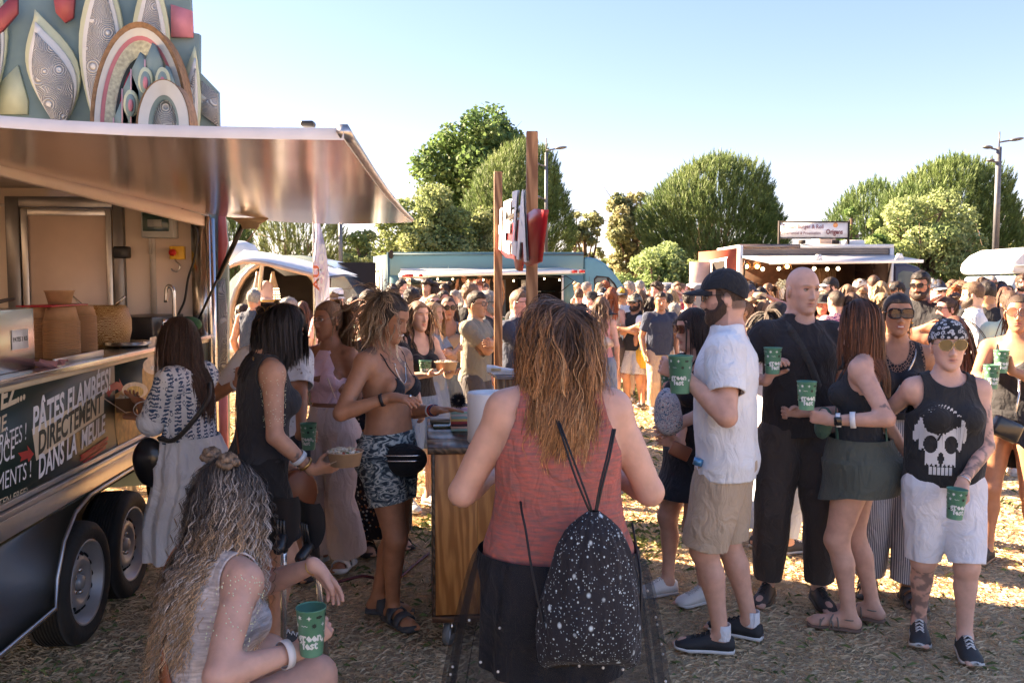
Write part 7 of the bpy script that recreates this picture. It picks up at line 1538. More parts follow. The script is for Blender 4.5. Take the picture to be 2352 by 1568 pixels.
def food_bowl(pos,label,r=.075,h=.055,tilt=0,rz=0,mat_=None):
 o=empty('food_bowl',pos,label,'food bowl',rz=rz);o.rotation_euler=(R(tilt),0,rz);mb=MB();mb.lathe([(0,0),(r*.80,0),(r*.98,h),(r*1.03,h),(r*1.03,h+.003),(r*.96,h+.003),(r*.77,.004),(0,.004)],30);mb.build('paper_bowl',mat_ or kraftL,o,True)
 rs=np.random.RandomState(int(abs(pos[0])*1000)%97);fm=[mat('pasta_cream',(.62,.52,.36),.5,var=.2),mat('cheese_white',(.72,.68,.58),.6),mat('tomato_red',(.40,.06,.02),.5),mat('herb_green',(.10,.16,.05),.6)]
 for k,(m_,nn_,s_)in enumerate(zip(fm,(34,22,8,7),(.011,.009,.008,.007))):
  mb=MB()
  for i in range(nn_):a=rs.rand()*6.28;q=r*.82*math.sqrt(rs.rand());mb.sphere((q*math.cos(a),q*math.sin(a),h-.006+.010*rs.rand()+.008*(1-q/r)),(s_*(1+rs.rand()),s_*.7,s_*.6),7,5,rot('z',rs.rand()*180))
  tag(mb.build(('pasta','grated_cheese','tomato','herbs')[k],m_,o,True),kind='stuff')
 return o
def fork(a,b,label,parent=None):
 a=np.array(a,float);b=np.array(b,float);d=nrm(b-a);x=nrm(np.cross(d,[0,0,1]));u=np.cross(x,d);L=np.linalg.norm(b-a);M=np.stack([x,d,u],1);mb=MB()
 P=[(-.004,0),(.004,0),(.0045,L*.65),(.011,L*.75),(.012,L*.98),(.009,L),(.008,L*.84),(.004,L*.84),(.0035,L),(-.0035,L),(-.004,L*.84),(-.008,L*.84),(-.009,L),(-.012,L*.98),(-.011,L*.75),(-.0045,L*.65)]
 mb.prism(P,0,.002,M,a);o=mb.build('wooden_fork',mat('fork_wood',(.60,.44,.30),.7,var=.06,scale=30),parent);return tag(o,label,'fork')
def strap_path(p,pts,m,wd=.02,th=.004,name='strap',off=.0,parent=None,label=None,n=40):
 0
 P=smoothpath([p.tp(*q)for q in pts],n);T=np.gradient(P,axis=0);T/=np.linalg.norm(T,axis=1)[:,None];cen=p.tp(0,0,.2*p.H);out=P-cen;out[:,2]*=.15;out-=T*(out*T).sum(1)[:,None];out/=np.maximum(np.linalg.norm(out,axis=1),1e-6)[:,None];S_=np.cross(T,out)
 V=np.concatenate([P-S_*wd/2+out*th,P+S_*wd/2+out*th,P+S_*wd/2,P-S_*wd/2]);k=len(P);F=[(i+a*k,i+1+a*k,i+1+((a+1)%4)*k,i+((a+1)%4)*k)for i in range(k-1)for a in range(4)]
 mb=MB();mb.add(V,F);return mb.build(name,m,parent or p.root,True)
def surf_pt(p,x,h,front=True,off=.0):
 0
 fn=p.torsofn()[2];y=.25 if front else-.25;s_=-1 if front else 1
 ys=np.linspace(y,0,120);P=np.array([p.tp(x,q,h)for q in ys]);d=np.full(len(P),.06)
 for lo,hi,f,k in p.F.p:m=((P>lo-.05)&(P<hi+.05)).all(1);d[m]=smin(d[m],f(P[m]),k)
 i=np.argmax(d<0)if(d<0).any()else len(ys)-1;return(x,ys[i]-s_*off if front else ys[i]-off,h)
def onbody(p,pts,m,wd=.012,th=.003,off=.006,name='strap',parent=None,n=None):
 0
 Q=[]
 for x,h,sd in pts:
  if sd=='s':Q.append((x,-.01,h));continue
  Q.append(surf_pt(p,x,h,sd=='f',off))
 return strap_path(p,Q,m,wd,th,name,parent=parent,n=n or 8*len(Q))
def printon(p,s,m,x,h,w_,hh,off=.004,front=True,name='print_lettering',bold=.02,geo=None,on=None):
 0
 from mathutils.bvhtree import BVHTree
 me=on.data;bv=BVHTree.FromPolygons([v.co[:]for v in me.vertices],[f.vertices[:]for f in me.polygons]);sg=1 if front else-1
 V,F=geo if geo is not None else text_geo(s,1,bold);V=V.copy();V[:,0]-=(V[:,0].max()+V[:,0].min())/2;V[:,0]/=max(1e-6,V[:,0].max()-V[:,0].min());V[:,1]-=(V[:,1].max()+V[:,1].min())/2;V[:,1]/=max(1e-6,V[:,1].max()-V[:,1].min())
 nx,nh=17,13;xs=np.linspace(-w_/2,w_/2,nx);hs=np.linspace(-hh/2,hh/2,nh);g=np.full((nx,nh),np.nan)
 for i_,a in enumerate(xs):
  for j_,b in enumerate(hs):
   o_=Vector(p.tp(x+a,.45*sg,h+b));d_=Vector(p.tp(x+a,0,h+b))-o_;hit=bv.ray_cast(o_,d_.normalized())
   if hit[0]is not None:g[i_,j_]=.45*sg-sg*hit[3]
 g[np.isnan(g)]=np.nanmean(g);g=g+sg*off;P=[]
 for a,b,_ in V:
  a=a*w_*(-1 if front else 1);b=b*hh;i=np.clip((a+w_/2)/w_*(nx-1),0,nx-1.001);j=np.clip((b+hh/2)/hh*(nh-1),0,nh-1.001);i0,j0=int(i),int(j);fi,fj=i-i0,j-j0
  y=g[i0,j0]*(1-fi)*(1-fj)+g[i0+1,j0]*fi*(1-fj)+g[i0,j0+1]*(1-fi)*fj+g[i0+1,j0+1]*fi*fj;P.append(p.tp(x+a,y,h+b))
 return link(name,mdata(name,np.array(P),F),m,p.root)
def band(p,sd,t,m,wd=.02,r=None,name='wristband',fore=True,up=0):
 0
 E,Wr=(p.el[sd],p.wr[sd])if fore else(p.S[sd],p.el[sd]);c=E+(Wr-E)*t;d=nrm(Wr-E);x=nrm(np.cross(d,[.3,.2,1]));y=np.cross(d,x)
 r=r or .031*(.5+.5*p.b);mb=MB();mb.lathe([(r,-wd/2),(r+.0025,-wd/2),(r+.0025,wd/2),(r,wd/2),(r,-wd/2)],24,c,np.stack([x,y,d],1));return mb.build(name,m,p.root,True)
def necklace(p,m,r=.085,drop=.1,th=.0022,beads=False,name='necklace',back=True,chain=0):
 pts=[]
 for t in np.linspace(-math.pi,math.pi,26):x=r*math.sin(t);f=(math.cos(t)+1)/2;h=.318*p.H-drop*f**1.3+.004;q=surf_pt(p,x*(1-.25*f),h,f>.38,.006)if True else None;pts.append(p.tp(*q))
 P=smoothpath(pts,78);mb=MB()
 if chain:
  o=None
  for i in range(0,len(P)-2,2):
   c=P[i];d=nrm(P[i+2]-P[i]);x=nrm(np.cross(d,c-p.tp(0,0,.2*p.H)));nn_=np.cross(x,d)
   if(i//2)%2:x,nn_=nn_,x
   R_=[c+d*chain*1.25*math.cos(t)+x*chain*.7*math.sin(t)for t in np.linspace(0,2*math.pi,10)];mb.tube(R_,chain*.26,5,False)
 else:mb.tube(P,th,5)
 return tag(mb.build(name,m,p.root,True),kind='stuff' if chain else None)
def at(u,P):
 Y=FPX/P;return(float(W(u,655,Y)[0]),Y)
def tank(p,m,name='tank_top',nr=.098,ah=.080,hem=.0,neck='u',off=.006,back=None,wr=.0,dx=.03,legs=False,zlow=None,bust=1.02,arms_y=0):
 H=p.H
 def keep(q,V):
  k=np.minimum(q[:,2]-hem*H,.335*H-q[:,2])
  if neck=='u':k=np.minimum(k,np.linalg.norm((q-np.array([0,.06,.335*H]))*np.array([1.15,.6,.62]),axis=1)-nr);k=np.minimum(k,np.linalg.norm((q-np.array([0,-.05,.345*H]))*np.array([1.1,.6,.8]),axis=1)-nr*.72)
  elif callable(neck):k=np.minimum(k,neck(q,V))
  for sd in(1,-1):k=np.minimum(k,np.linalg.norm((V-p.S[sd]-np.array([sd*dx,0,0]))*np.array([1,1,.72]),axis=1)-ah)
  return k
 return p.tight(m,name,keep,off=off,wr=wr,legs=legs,bust=bust)
TAN=(.36,.18,.105);FAIR=(.52,.315,.24);MID=(.43,.245,.17);PINK=(.56,.35,.275);DTAN=(.27,.125,.07)
blackc=cloth((.022,.022,.026),'plain','black');blackj=cloth((.035,.035,.04),'plain','blackj');whitec=cloth((.70,.72,.76),'plain','white');goldm=mat('gold',(.65,.42,.15),.3,metal=1);silv=mat('silver',(.7,.7,.7),.25,metal=1)
band_w=mat('wristband_white',(.70,.72,.74),.6)
p=Person('brown haired woman in white and blue embroidered dress eating at the trailer counter',at(432,455),-78,H=1.535,sex='f',build=1.08,skin=TAN,head=(-8,8,0),lean=(3,0),rh=dict(t=(.10,.36,.985),el=(.7,-.5,-.5),f=(-.55,.8,.15),n=(-.2,-.1,1),c='under'),lh=dict(w=W(322,922,4.45),el=(-.6,-.6,-.5),f=(.5,.75,.1),n=(.2,0,1),c='under'),face=dict(lips=(.30,.11,.09)))
p1=p;p.body()
dr=cloth((.70,.71,.74),'plain','dresswhite');eth=cloth((.70,.71,.74),'ethnic',c2=(.055,.10,.20))
p.tee(eth,'dress_top',sleeve=.20,hem=.085,loose=.010,neck='scoop',sl=.030,wr=.006,nr=.085)
p.tee(dr,'dress_sleeves',sleeve=.30,hem=.02,loose=.018,neck='scoop',sl=.024,wr=.008,nr=.10,off=.004)if False else None
for sd in(1,-1):
 F_=Field();E,Wr=p.el[sd],p.wr[sd];u=nrm(Wr-E);q=nrm(E-p.S[sd]);F_.limb([E-q*.12,E-q*.03,E+u*.06],[.058,.068,.050],.02);p.garment('puff_sleeve',F_,.009,lambda V,q=q,E=E,u=u:np.minimum((V-(E-q*.125))@q,.075-(V-E)@u),dr,.006,seed=5+sd)
p.skirt(dr,'dress_skirt',top=.10,hemz=.30,r1=.205,ry=.92,folds=13,amp=.055,seed=1)
for hz in(.62,):mb=MB();mb.lathe([(.2,0)],4)
def hoop(p,z,rx,ry,m,name,wd=.03,cx=0,cy=0,n=64,off=.004):
 th=np.arange(n)*2*np.pi/n;P=np.stack([cx+(rx+off)*np.cos(th),cy+(ry+off)*np.sin(th),np.full(n,z)],1);V=np.concatenate([P,P+np.array([0,0,wd])]);mb=MB();mb.add(V,[(i,(i+1)%n,n+(i+1)%n,n+i)for i in range(n)]);return mb.build(name,m,p.root,True)
hairshell(p,hl_long(.003),(.045,.026,.018),noise=.001);strands(p,2200,.36,(.055,.032,.024),tips=(.10,.055,.04),wid=.004,seed=11,spread=.003,wave=.002,wfreq=6,cvar=.3,vol=.006)
p.glasses((.03,.015,.01),(.05,.025,.02),'square',.027,alpha=.95)
band(p,-1,.72,band_w,.006,.043,'bangle')
food_bowl(p.wor(p.wr[1]+np.array([-.085,.05,.045]))-np.array([0,0,.0]),'brown kraft bowl of creamy pasta held by the woman in the white and blue dress',.088,.07,rz=.3,mat_=mat('bowl_brown',(.20,.11,.055),.6))
fork(W(292,950,4.2),W(236,913,4.15),'pale wooden fork sticking out beside the bowl of creamy pasta')
bagb=mat('black_leather',(.012,.012,.014),.28,coat=.3,bump=.5,bscale=12)
bg_=empty('shoulder_bag',p.wor((-.0,.05,.7)),'black leather round shoulder bag hanging at the side of the woman in the white dress','bag')
F_=Field();bc=p.wor((.20,.20,.72));bc=np.array(W(345,1058,4.3));F_.ell(bc,(.085,.05,.12));F_.ell(bc+np.array([.02,.02,-.06]),(.085,.05,.075));V,Q=F_.mesh(.01);V+=.006*noise3(V,4,18)[:,None];link('bag_body',mdata('bag_body',V-np.array(bg_.location),Q,True),bagb,bg_)
mb=MB();sp_=[bc+np.array([.06,-.03,.12]),np.array(W(400,1010,4.18)),np.array(W(445,965,4.14)),np.array(W(478,915,4.2)),np.array(W(482,880,4.4))];mb.tube(smoothpath([q-np.array(bg_.location)for q in sp_],30),.012,6);mb.build('strap',mat('strap_dark',(.05,.045,.04),.6),bg_,True)
p.shoes((.35,.25,.18),kind='strappy')
p=Person('woman in white eyelet blouse behind the black bob haircut, one hand raised',at(628,405),160,H=1.60,sex='f',skin=TAN,head=(25,12,0),rh=dict(w=W(548,878,4.75),el=(.9,-.3,-1),f=(-.1,.2,1),n=(-.6,.6,.2),c='fist'),lh=dict(w=W(690,1012,4.65),el=(-.8,-.6,-.6),f=(-.9,.5,.0),n=(.5,.8,0),c='grip'))
p.body();p.tee(cloth((.72,.73,.76),'eyelet',c2=(.30,.24,.22)),'blouse',sleeve=.19,sl=.03,loose=.02,wr=.008,neck='scoop');p.legwear(cloth((.03,.03,.035),'plain','blackp'),'shorts',.4);hairshell(p,hl_long(.003),(.02,.013,.012),noise=.001);strands(p,900,.30,(.022,.014,.012),wid=.005,seed=12,spread=.004,vol=.006)
p.glasses((.02,.015,.012),(.25,.13,.03),'round',.028,on=(0,-.03,.085));p.shoes((.05,.04,.04),kind='slide');band(p,1,.9,band_w,.022,.030)
cup_in(p,-1,'green festival cup held by a hand with red nails in front of the white blouse',face=190,r=.042,h=.14)
p=Person('deeply tanned woman with gold earrings, ponytail and pale pink halter top looking left',at(756,385),205,H=1.60,sex='f',build=.98,skin=DTAN,head=(12,0,0),rh=dict(w=W(690,905,5.15),el=(.8,-.5,-.6),f=(.5,.3,.1),n=(-.1,.9,.1),c='grip'),lh=dict(w=W(752,868,5.1),el=(-.8,-.6,-.5),f=(.9,.3,-.2),n=(.1,.6,-.7),c='relax'),face=dict(lips=(.25,.09,.07)))
p.body();p.eyes();pk=cloth((.62,.42,.47),'plain','pinkhalter')
p.tight(pk,'halter_top',lambda q,V,p=p:np.minimum(np.minimum(q[:,2]-.115*p.H,.31*p.H-q[:,2]),np.minimum(.040+(.30*p.H-q[:,2])*.62-np.abs(q[:,0]),np.where(q[:,1]>-.02,.05,.17*p.H-q[:,2]))),off=.009,wr=.004)
onbody(p,[(-.035,.30*p.H,'f'),(-.052,.318*p.H,'s'),(-.02,.33*p.H,'b'),(.02,.33*p.H,'b'),(.052,.318*p.H,'s'),(.035,.30*p.H,'f')],pk,.02,.004,.012,'halter_strap')
p.legwear(cloth((.52,.43,.41),'plain','beigepants'),'wide_trousers',.99,top=.10,loose=.016,wid=.045,taper=-.1,wr=.010);p.shoes((.60,.60,.60),kind='slide')
hairshell(p,hl_long(.003,.070),(.16,.085,.045),zs=.2);strands(p,900,.42,(.15,.08,.042),tips=(.26,.15,.08),tie=(0,-.105,.075),seed=13,wid=.0045,spread=.004,cvar=.2)
p.glasses((.35,.20,.17),(.6,.55,.5),'thin',.025,alpha=.35,metal=1,fr=.0012,name='glasses')
mb=MB()
for k in range(10):mb.sphere(p.hc+p.Rh@(np.array([.079,-.005,-.045])+np.random.RandomState(k).randn(3)*np.array([.005,.009,.016])),.0075,7,5)
mb.build('earring',goldm,p.root);cup_in(p,1,'green festival cup cradled in both hands of the woman in the pink halter top',face=185,r=.038,h=.12,liquid=darkd)
band(p,-1,.8,mat('beads_dark',(.03,.03,.03),.4),.008,.026,'bracelet')
fork(W(770,915,4.9),W(752,868,4.9),'wooden fork held up beside the woman in the pink halter top')
p=Person('woman in black top and long dark flowered skirt standing behind the camouflage shorts',at(868,362),150,H=1.60,sex='f',skin=MID,head=(0,5,0),rh=dict(t=(.25,.1,.8)),lh=dict(t=(-.2,.2,.9)))
p.body();p.tee(blackc,'black_top',sleeve=.12,loose=.015,hem=.03);p.skirt(cloth((.015,.012,.014),'floral',c2=(.42,.12,.03),sc=1.6),'long_skirt',top=.08,hemz=.10,r1=.20,ry=.9,folds=7,amp=.03,seed=4);p.shoes((.03,.02,.02),kind='slide');hairshell(p,hl_long(.003),(.05,.03,.02),noise=.001);strands(p,500,.3,(.05,.03,.02),wid=.006,seed=14)
p=Person('woman with black bob haircut in a black tank top holding out a kraft food bowl',at(584,502),62,H=1.64,sex='f',build=1.16,skin=MID,head=(22,34,0),lean=(6,0),rh=dict(w=W(718,1080,3.9),el=(.5,-.9,-.7),f=(.25,.85,.1),n=(-.7,.1,.55),c='under'),lh=dict(t=(-.28,.18,.80)),feet=[(.10,.05,0,8),(-.11,-.05,0,-8)],tattoo=None)
p4=p;p.body(tattoo=lambda V,p=p:np.where(((V-(p.el[1]*.45+p.wr[1]*.55+np.array([.03,0,.0])))**2).sum(1)<.012**2,1.,0));tank(p,blackj,'tank_top',nr=.075,ah=.082,hem=-.01,wr=.002,off=.009)
p.legwear(cloth((.018,.018,.020),'plain','blackshorts'),'shorts',.42,top=.055,loose=.010);p.shoes((.05,.05,.05))
hairshell(p,hl_long(.003,.060,-.04,-.07),(.012,.011,.014),noise=.001);strands(p,3000,.205,(.014,.013,.017),tips=(.020,.017,.020),wid=.005,part=.01,seed=15,spread=.003,lenvar=.10,cvar=.5,vol=.014,grav=1.2,wind=(0,.12,0))
p.glasses((.01,.01,.012),(.02,.02,.02),'round',.027,name='sunglasses');necklace(p,goldm,.075,.02,chain=.0085)
band(p,1,.62,band_w,.022,.037);band(p,1,.80,goldm,.012,.034,'bracelet')
mb=MB();rs=np.random.RandomState(2);n_=0
for k in range(150):
 sd=1;t=rs.rand();c=p.S[sd]+(p.el[sd]-p.S[sd])*t*.85;a=rs.rand()*6.28;d=nrm(p.el[sd]-p.S[sd]);x=nrm(np.cross(d,[0,0,1.1]));y=np.cross(d,x);rr_=.058*(1-.25*t)+.001;v=(x*math.cos(a)+y*math.sin(a));mb.sphere(c+v*rr_,.0018,5,3)
tag(mb.build('body_glitter',mat('glitter',(.80,.86,.62),.15),p.root),kind='stuff')
food_bowl(W(793,1068,3.84),'kraft bowl with salad and tomato held out toward the camouflage shorts',.080,.062,rz=.6);fork(W(772,1060,3.74),W(752,1068,3.75),'wooden fork handle beside the held out kraft bowl')
brn=mat('leather_brown',(.22,.07,.03),.45)
onbody(p,[(.10,.06*p.H,'b'),(-.03,.18*p.H,'b'),(-.10,.29*p.H,'b'),(-.11,.315*p.H,'s'),(-.10,.28*p.H,'f'),(-.02,.16*p.H,'f'),(.12,.05*p.H,'f')],brn,.012,.003,.012,'bag_strap')
bg_=empty('brown_bag',W(684,1130,4.2),'small chestnut leather bag hanging on the front of the woman with the bob','bag');mb=MB();mb.lathe([(0,-.03),(.085,-.03),(.095,-.02),(.095,.02),(.085,.03),(0,.03)],28,(0,0,0),np.stack([[.8,.6,0],[0,0,1.2],[.6,-.8,0]],1));mb.build('bag_body',brn,bg_,True)
p=Person('smiling tattooed woman with messy ponytail in black bikini top and camouflage shorts',at(890,462),112,H=1.66,sex='f',build=1.07,skin=TAN,head=(2,20,3),lean=(-2,0),twist=6,rh=dict(w=W(898,912,4.05),el=(.5,-1,-.5),f=(.05,1,-.05),n=(-.3,.1,-1),c='droop'),lh=dict(w=W(1000,942,4.25),el=(-.6,-.6,-.8),f=(0,1,.1),n=(.2,.1,-1),c='flat'),feet=[(.03,.03,0,28),(-.04,-.10,0,-8)],face=dict(lips=(.36,.13,.10),blush=.22),tattoo=1)
def tat5(V,p=p):
 q=p.tq(V);a=(np.abs(q[:,0])<.11-(.30*p.H-q[:,2])*.55)&(q[:,1]>0)&(q[:,2]>.20*p.H)&(q[:,2]<.295*p.H);l_=noise3(q,3,90)>.15;b=np.linalg.norm(V-p.S[-1]-np.array([.0,.03,.03]),axis=1)<.05;c=np.linalg.norm(V-p.S[1]-np.array([-.03,-.0,.045]),axis=1)<.045
 return np.where((a&l_),.8,0)+np.where((b|c)&(noise3(V,6,60)>-.1),.7,0)
p5=p;p.body(tattoo=tat5);p.eyes(look=(0,-30),lid=-1.6)
def bikini(q,V,p=p):
 H=p.H;k=-np.ones(len(q))
 for sd in(1,-1):
  x=(q[:,0]-sd*.044*H)*sd;z=q[:,2]-.172*H;t=.105-z;tri_=np.minimum(np.minimum(z,t*.62-x*1.0+.012),t*.80+x*1.0);k=np.maximum(k,np.where(q[:,1]>-.01,tri_,-1))
 bnd=np.minimum(q[:,2]-.168*H,.180*H-q[:,2]);return np.maximum(k,bnd)
p.tight(blackc,'bikini_top',bikini,off=.005,h=.006)
for sd in(1,-1):onbody(p,[(sd*.062,.232*p.H,'f'),(sd*.075,.27*p.H,'f'),(sd*.088,.305*p.H,'f'),(sd*.088,.318*p.H,'s'),(sd*.075,.29*p.H,'b'),(sd*.05,.2*p.H,'b'),(sd*.045,.178*p.H,'b')],blackc,.006,.002,.004,'bikini_strap')
p.legwear(cloth((.2,.2,.2),'camo'),'camouflage_shorts',.285,top=.075,loose=.010,wr=.005);p.shoes((.07,.075,.085),kind='slide')
hairshell(p,hl_long(.003,.072),(.045,.035,.03),zs=.2);strands(p,2200,.30,(.10,.07,.05),tips=(.42,.30,.19),tie=(0,-.085,.095),seed=16,wid=.0038,spread=.010,wave=.008,curl=.004,wfreq=9,cvar=.35,grav=1.0,wind=(.0,-.22,0),streak=((.55,.42,.28),.25),rootw=.014,lenvar=.3);strands(p,48,.20,(.22,.15,.10),seed=3,wid=.0018,wave=.006,region=lambda q:(np.abs(q[:,0])>.05)&(q[:,1]>0),spread=.01,name='loose_strands')
mb=MB();t_=mat('teeth',(.78,.75,.70),.3,var=.02);P=[p.hc+p.Rh@(np.array([x,.0905-.35*x*x*18,-.0605+abs(x)*.22])*p.hs)for x in np.linspace(-.018,.018,9)];mb.tube(P,.0042,6);mb.build('teeth',t_,p.root,True)
mb=MB()
for dz in(-.022,-.032):mb.sphere(p.hc+p.Rh@(np.array([.080,-.006,dz-.008])*p.hs),.0058,8,6)
mb.sphere(p.hc+p.Rh@(np.array([.082,.006,-.004])*p.hs),.005,8,6);mb.build('earring',silv,p.root,True)
necklace(p,silv,.05,.17,.0022);mb=MB();q=p.tp(*surf_pt(p,0,.175*p.H,True,.012));mb.prism([(0,.022),(.006,.006),(.022,0),(.006,-.006),(0,-.03),(-.006,-.006),(-.022,0),(-.006,.006)],-.002,.002,np.stack([[1.,0,0],[0,0,1.],[0,1.,0]],1),q);mb.build('pendant',silv,p.root)
fb=cloth((.014,.014,.016),'plain','bagfanny');hb_=MB()
onbody(p,[(a,.045*p.H-.02*(b=='f'),b)for a,b in((-.10,'b'),(0,'b'),(.10,'b'),(.15,'s'),(.12,'f'),(.03,'f'))],fb,.028,.005,.016,'belt_bag_strap')
bagp=empty('belt_bag',p.wor(p.tp(.05,.17,.0)),'black belt bag worn low over the camouflage shorts','bag');F_=Field();c=p.wor(p.tp(*surf_pt(p,.085,.002*p.H,True,.035)));F_.ell(c,(.115,.06,.075));F_.ell(c+np.array([.0,0,-.035]),(.085,.055,.055));V,Q=F_.mesh(.008);V+=.004*noise3(V,4,30)[:,None];link('bag_body',mdata('bag_body',V-np.array(bagp.location),Q,True),fb,bagp)
mb=MB();mb.tube([c-np.array(bagp.location)+np.array([x,-.062+.25*x*x*3,.025])for x in np.linspace(-.09,.09,9)],.004,6);mb.tube([c-np.array(bagp.location)+np.array([x,-.066+.25*x*x*3,.0])for x in np.linspace(-.08,.08,9)],.004,6);mb.build('zip',silv,bagp,True)
band(p,1,.82,mat('wrist_black',(.015,.015,.02),.6),.016,.028);band(p,-1,.80,band_w,.012,.029);band(p,-1,.88,mat('band_red',(.35,.02,.03),.5),.014,.028);band(p,-1,.97,mat('band_navy',(.03,.04,.12),.5),.010,.027)
mb=MB();q=p.wr[1]+p.hf[1]*.10+p.hn[1]*-.012;mb.sphere(q+p.ht[1]*.01,.008,8,6);mb.build('ring',silv,p.root)
p=Person('woman seen from behind in pink knitted tank top and black tulle skirt',at(1284,765),-3,H=1.655,sex='f',build=1.40,shw=.88,skin=PINK,head=(4,8,2),rh=dict(t=(.20,.24,1.06),el=(.62,-.65,-.8)),lh=dict(t=(-.20,.24,1.05),el=(-.68,-.6,-.8)),fat=1.04,hscale=.93)
p6=p;p.body(tattoo=lambda V,p=p:np.where((((V-p.tp(.025,-.12,.245*p.H))*np.array([1,.3,.8]))**2).sum(1)<.026**2,1.,0)*(noise3(V,3,120)>.1))
def neck6(q,V,p=p):
 H=p.H;bk=np.abs(q[:,0])*1.0-(q[:,2]-.215*H)*.62+.0;bk=np.where(q[:,1]<.0,np.abs(q[:,0])-.012-(q[:,2]-.225*H)*.52,np.abs(q[:,0])-.012-(q[:,2]-.215*H)*.55);return bk
kn=cloth((.44,.125,.10),'knitted',c2=(.26,.13,.12));tank(p,kn,'knitted_tank_top',neck=neck6,ah=.112,hem=.018,off=.012,wr=.0055,dx=.045)
p.tight(kn,'ribbed_hem',lambda q,V,p=p:np.minimum(q[:,2]+.002*p.H,.024*p.H-q[:,2]),off=.017,wr=.0)
blkskirt=cloth((.016,.017,.022),'plain','skirtblack');p.skirt(blkskirt,'underskirt',top=.035,hemz=.50,r0=.235,r1=.235,ry=.80,folds=8,amp=.03,seed=6)
tl=glass((.03,.03,.035),.8,.34,'tulle');sk=p.skirt(tl,'tulle_skirt',top=.035,hemz=.12,r0=.245,r1=.39,ry=.8,folds=17,amp=.06,seed=8,gather=.2)
tl2=glass((.03,.03,.035),.8,.30,'tulle2')
rs=np.random.RandomState(12)
for k in range(46):
 mb=MB();t=rs.rand()*.8+.03;a=math.pi+rs.rand()*math.pi;rx=.25+(.39-.25)*t**.75+.004;mb.sphere((rx*math.cos(a)*1.02,rx*.82*math.sin(a)-.01,p.O[2]-.02*p.H+(.12-p.O[2])*t),.0042,8,6);mb.build('pearl',mat('pearl',(.75,.73,.70),.2),sk,True)
p.shoes((.05,.05,.05))
hairshell(p,hl_long(.003,.070,-.06,-.085),(.055,.036,.028),noise=.001);strands(p,8000,.295,(.11,.066,.045),tips=(.44,.22,.09),wid=.0027,part=.015,seed=17,spread=.010,wave=.010,curl=.005,wfreq=7,lenvar=.26,cvar=.34,vol=.058,wind=(.05,.0,0),streak=((.50,.30,.15),.16),clump=5,rootw=.024)
strands(p,160,.34,(.16,.10,.06),tips=(.45,.27,.14),wid=.0016,seed=27,spread=.014,wave=.012,wfreq=6,vol=.045,name='flyaway_hair',wind=(-.15,-.05,0),clump=2)
dbm=cloth((.022,.022,.028),'stars',c2=(.62,.74,.80));Yb=FPX/765-.26
db=empty('drawstring_bag',W(1360,1340,Yb),'black drawstring bag printed with white stars on the back of the woman in pink','bag');L_=np.array(db.location)
prof=[(1173,12,.012),(1190,34,.03),(1215,60,.055),(1260,86,.075),(1330,105,.09),(1400,118,.10),(1450,124,.10),(1490,125,.085),(1515,118,.05),(1526,100,.012)]
rows_=[];n_=72;th=np.arange(n_)*2*np.pi/n_
vv=np.linspace(1173,1526,40)
for v in vv:
 hw=np.interp(v,[a for a,_,_ in prof],[b for _,b,_ in prof]);dp_=np.interp(v,[a for a,_,_ in prof],[c for _,_,c in prof]);cu=np.interp(v,[1173,1526],[1364,1352]);c=np.array(W(cu,v,Yb));hwm=hw*Yb/FPX;t=(v-1173)/353
 pl=1+.10*math.exp(-t*4)*np.sin(17*th)+.02*np.sin(5*th+t*7)+.015*np.sin(9*th-t*11);sx=np.sign(np.cos(th))*np.abs(np.cos(th))**.85;rows_.append(np.stack([c[0]+hwm*sx*pl,c[1]+dp_*np.sin(th)*pl+.02*t,np.full(n_,c[2])+.012*np.cos(th)*0-.02*np.abs(np.cos(th))**3*(t>.9)],1))
V=np.concatenate(rows_)-L_;i,j=np.meshgrid(range(39),range(n_),indexing='ij');i=i.ravel();j=j.ravel();Q=np.stack([i*n_+j,(i+1)*n_+j,(i+1)*n_+(j+1)%n_,i*n_+(j+1)%n_],1);link('bag_body',mdata('bag_body',V,Q,True),dbm,db)
mb=MB();mb.add(rows_[-1]-L_,[tuple(range(n_))]);mb.build('bag_bottom',dbm,db);cord=mat('cord_black',(.012,.012,.014),.6)
def cordp(pts,r=.0035):mb=MB();mb.tube(smoothpath([np.array(W(*q))-L_ for q in pts],30),r,6);mb.build('cord',cord,db,True)
cordp([(1275,945,2.50),(1300,1010,2.42),(1330,1090,2.38),(1352,1150,2.36),(1360,1176,2.36)]);cordp([(1272,945,2.50),(1292,1005,2.42),(1318,1085,2.38),(1344,1150,2.36),(1356,1176,2.36)])
cordp([(1413,985,2.44),(1400,1050,2.40),(1385,1110,2.37),(1370,1176,2.36)]);cordp([(1408,985,2.44),(1394,1050,2.40),(1378,1115,2.37),(1367,1176,2.36)])
cordp([(1193,1120,2.60),(1198,1170,2.44),(1208,1220,2.40),(1222,1310,2.36),(1243,1410,2.33),(1250,1440,2.32)]);cordp([(1452,1200,2.6),(1462,1260,2.5),(1472,1330,2.42),(1472,1450,2.38)])
PH=800;p=Person('seated woman with long wavy grey blonde hair and two small buns',at(402,PH),38,H=1.66,sex='f',build=1.22,skin=PINK,hipz=.355,head=(10,-2,0),lean=(14,0),twist=6,rh=dict(w=W(692,1490,2.42),el=(.9,-.6,-1.1),f=(.15,.55,.35),n=(-.8,.55,0),c='grip'),lh=dict(w=W(722,1298,2.72),el=(-.9,.1,-.5),f=(.30,.55,-.85),n=(.2,-.5,-.6),c='droop'),feet=[(.18,.46,0,10),(-.16,.46,0,-5)],fdir=(0,.6,1.),face=dict(blush=.2))
p7=p;p.body();p.eyes()
kc=cloth((.64,.585,.565),'knitted',c2=(.44,.39,.375));tank(p,kc,'knitted_top',nr=.085,ah=.088,hem=-.02,off=.011,wr=.003,dx=.035)
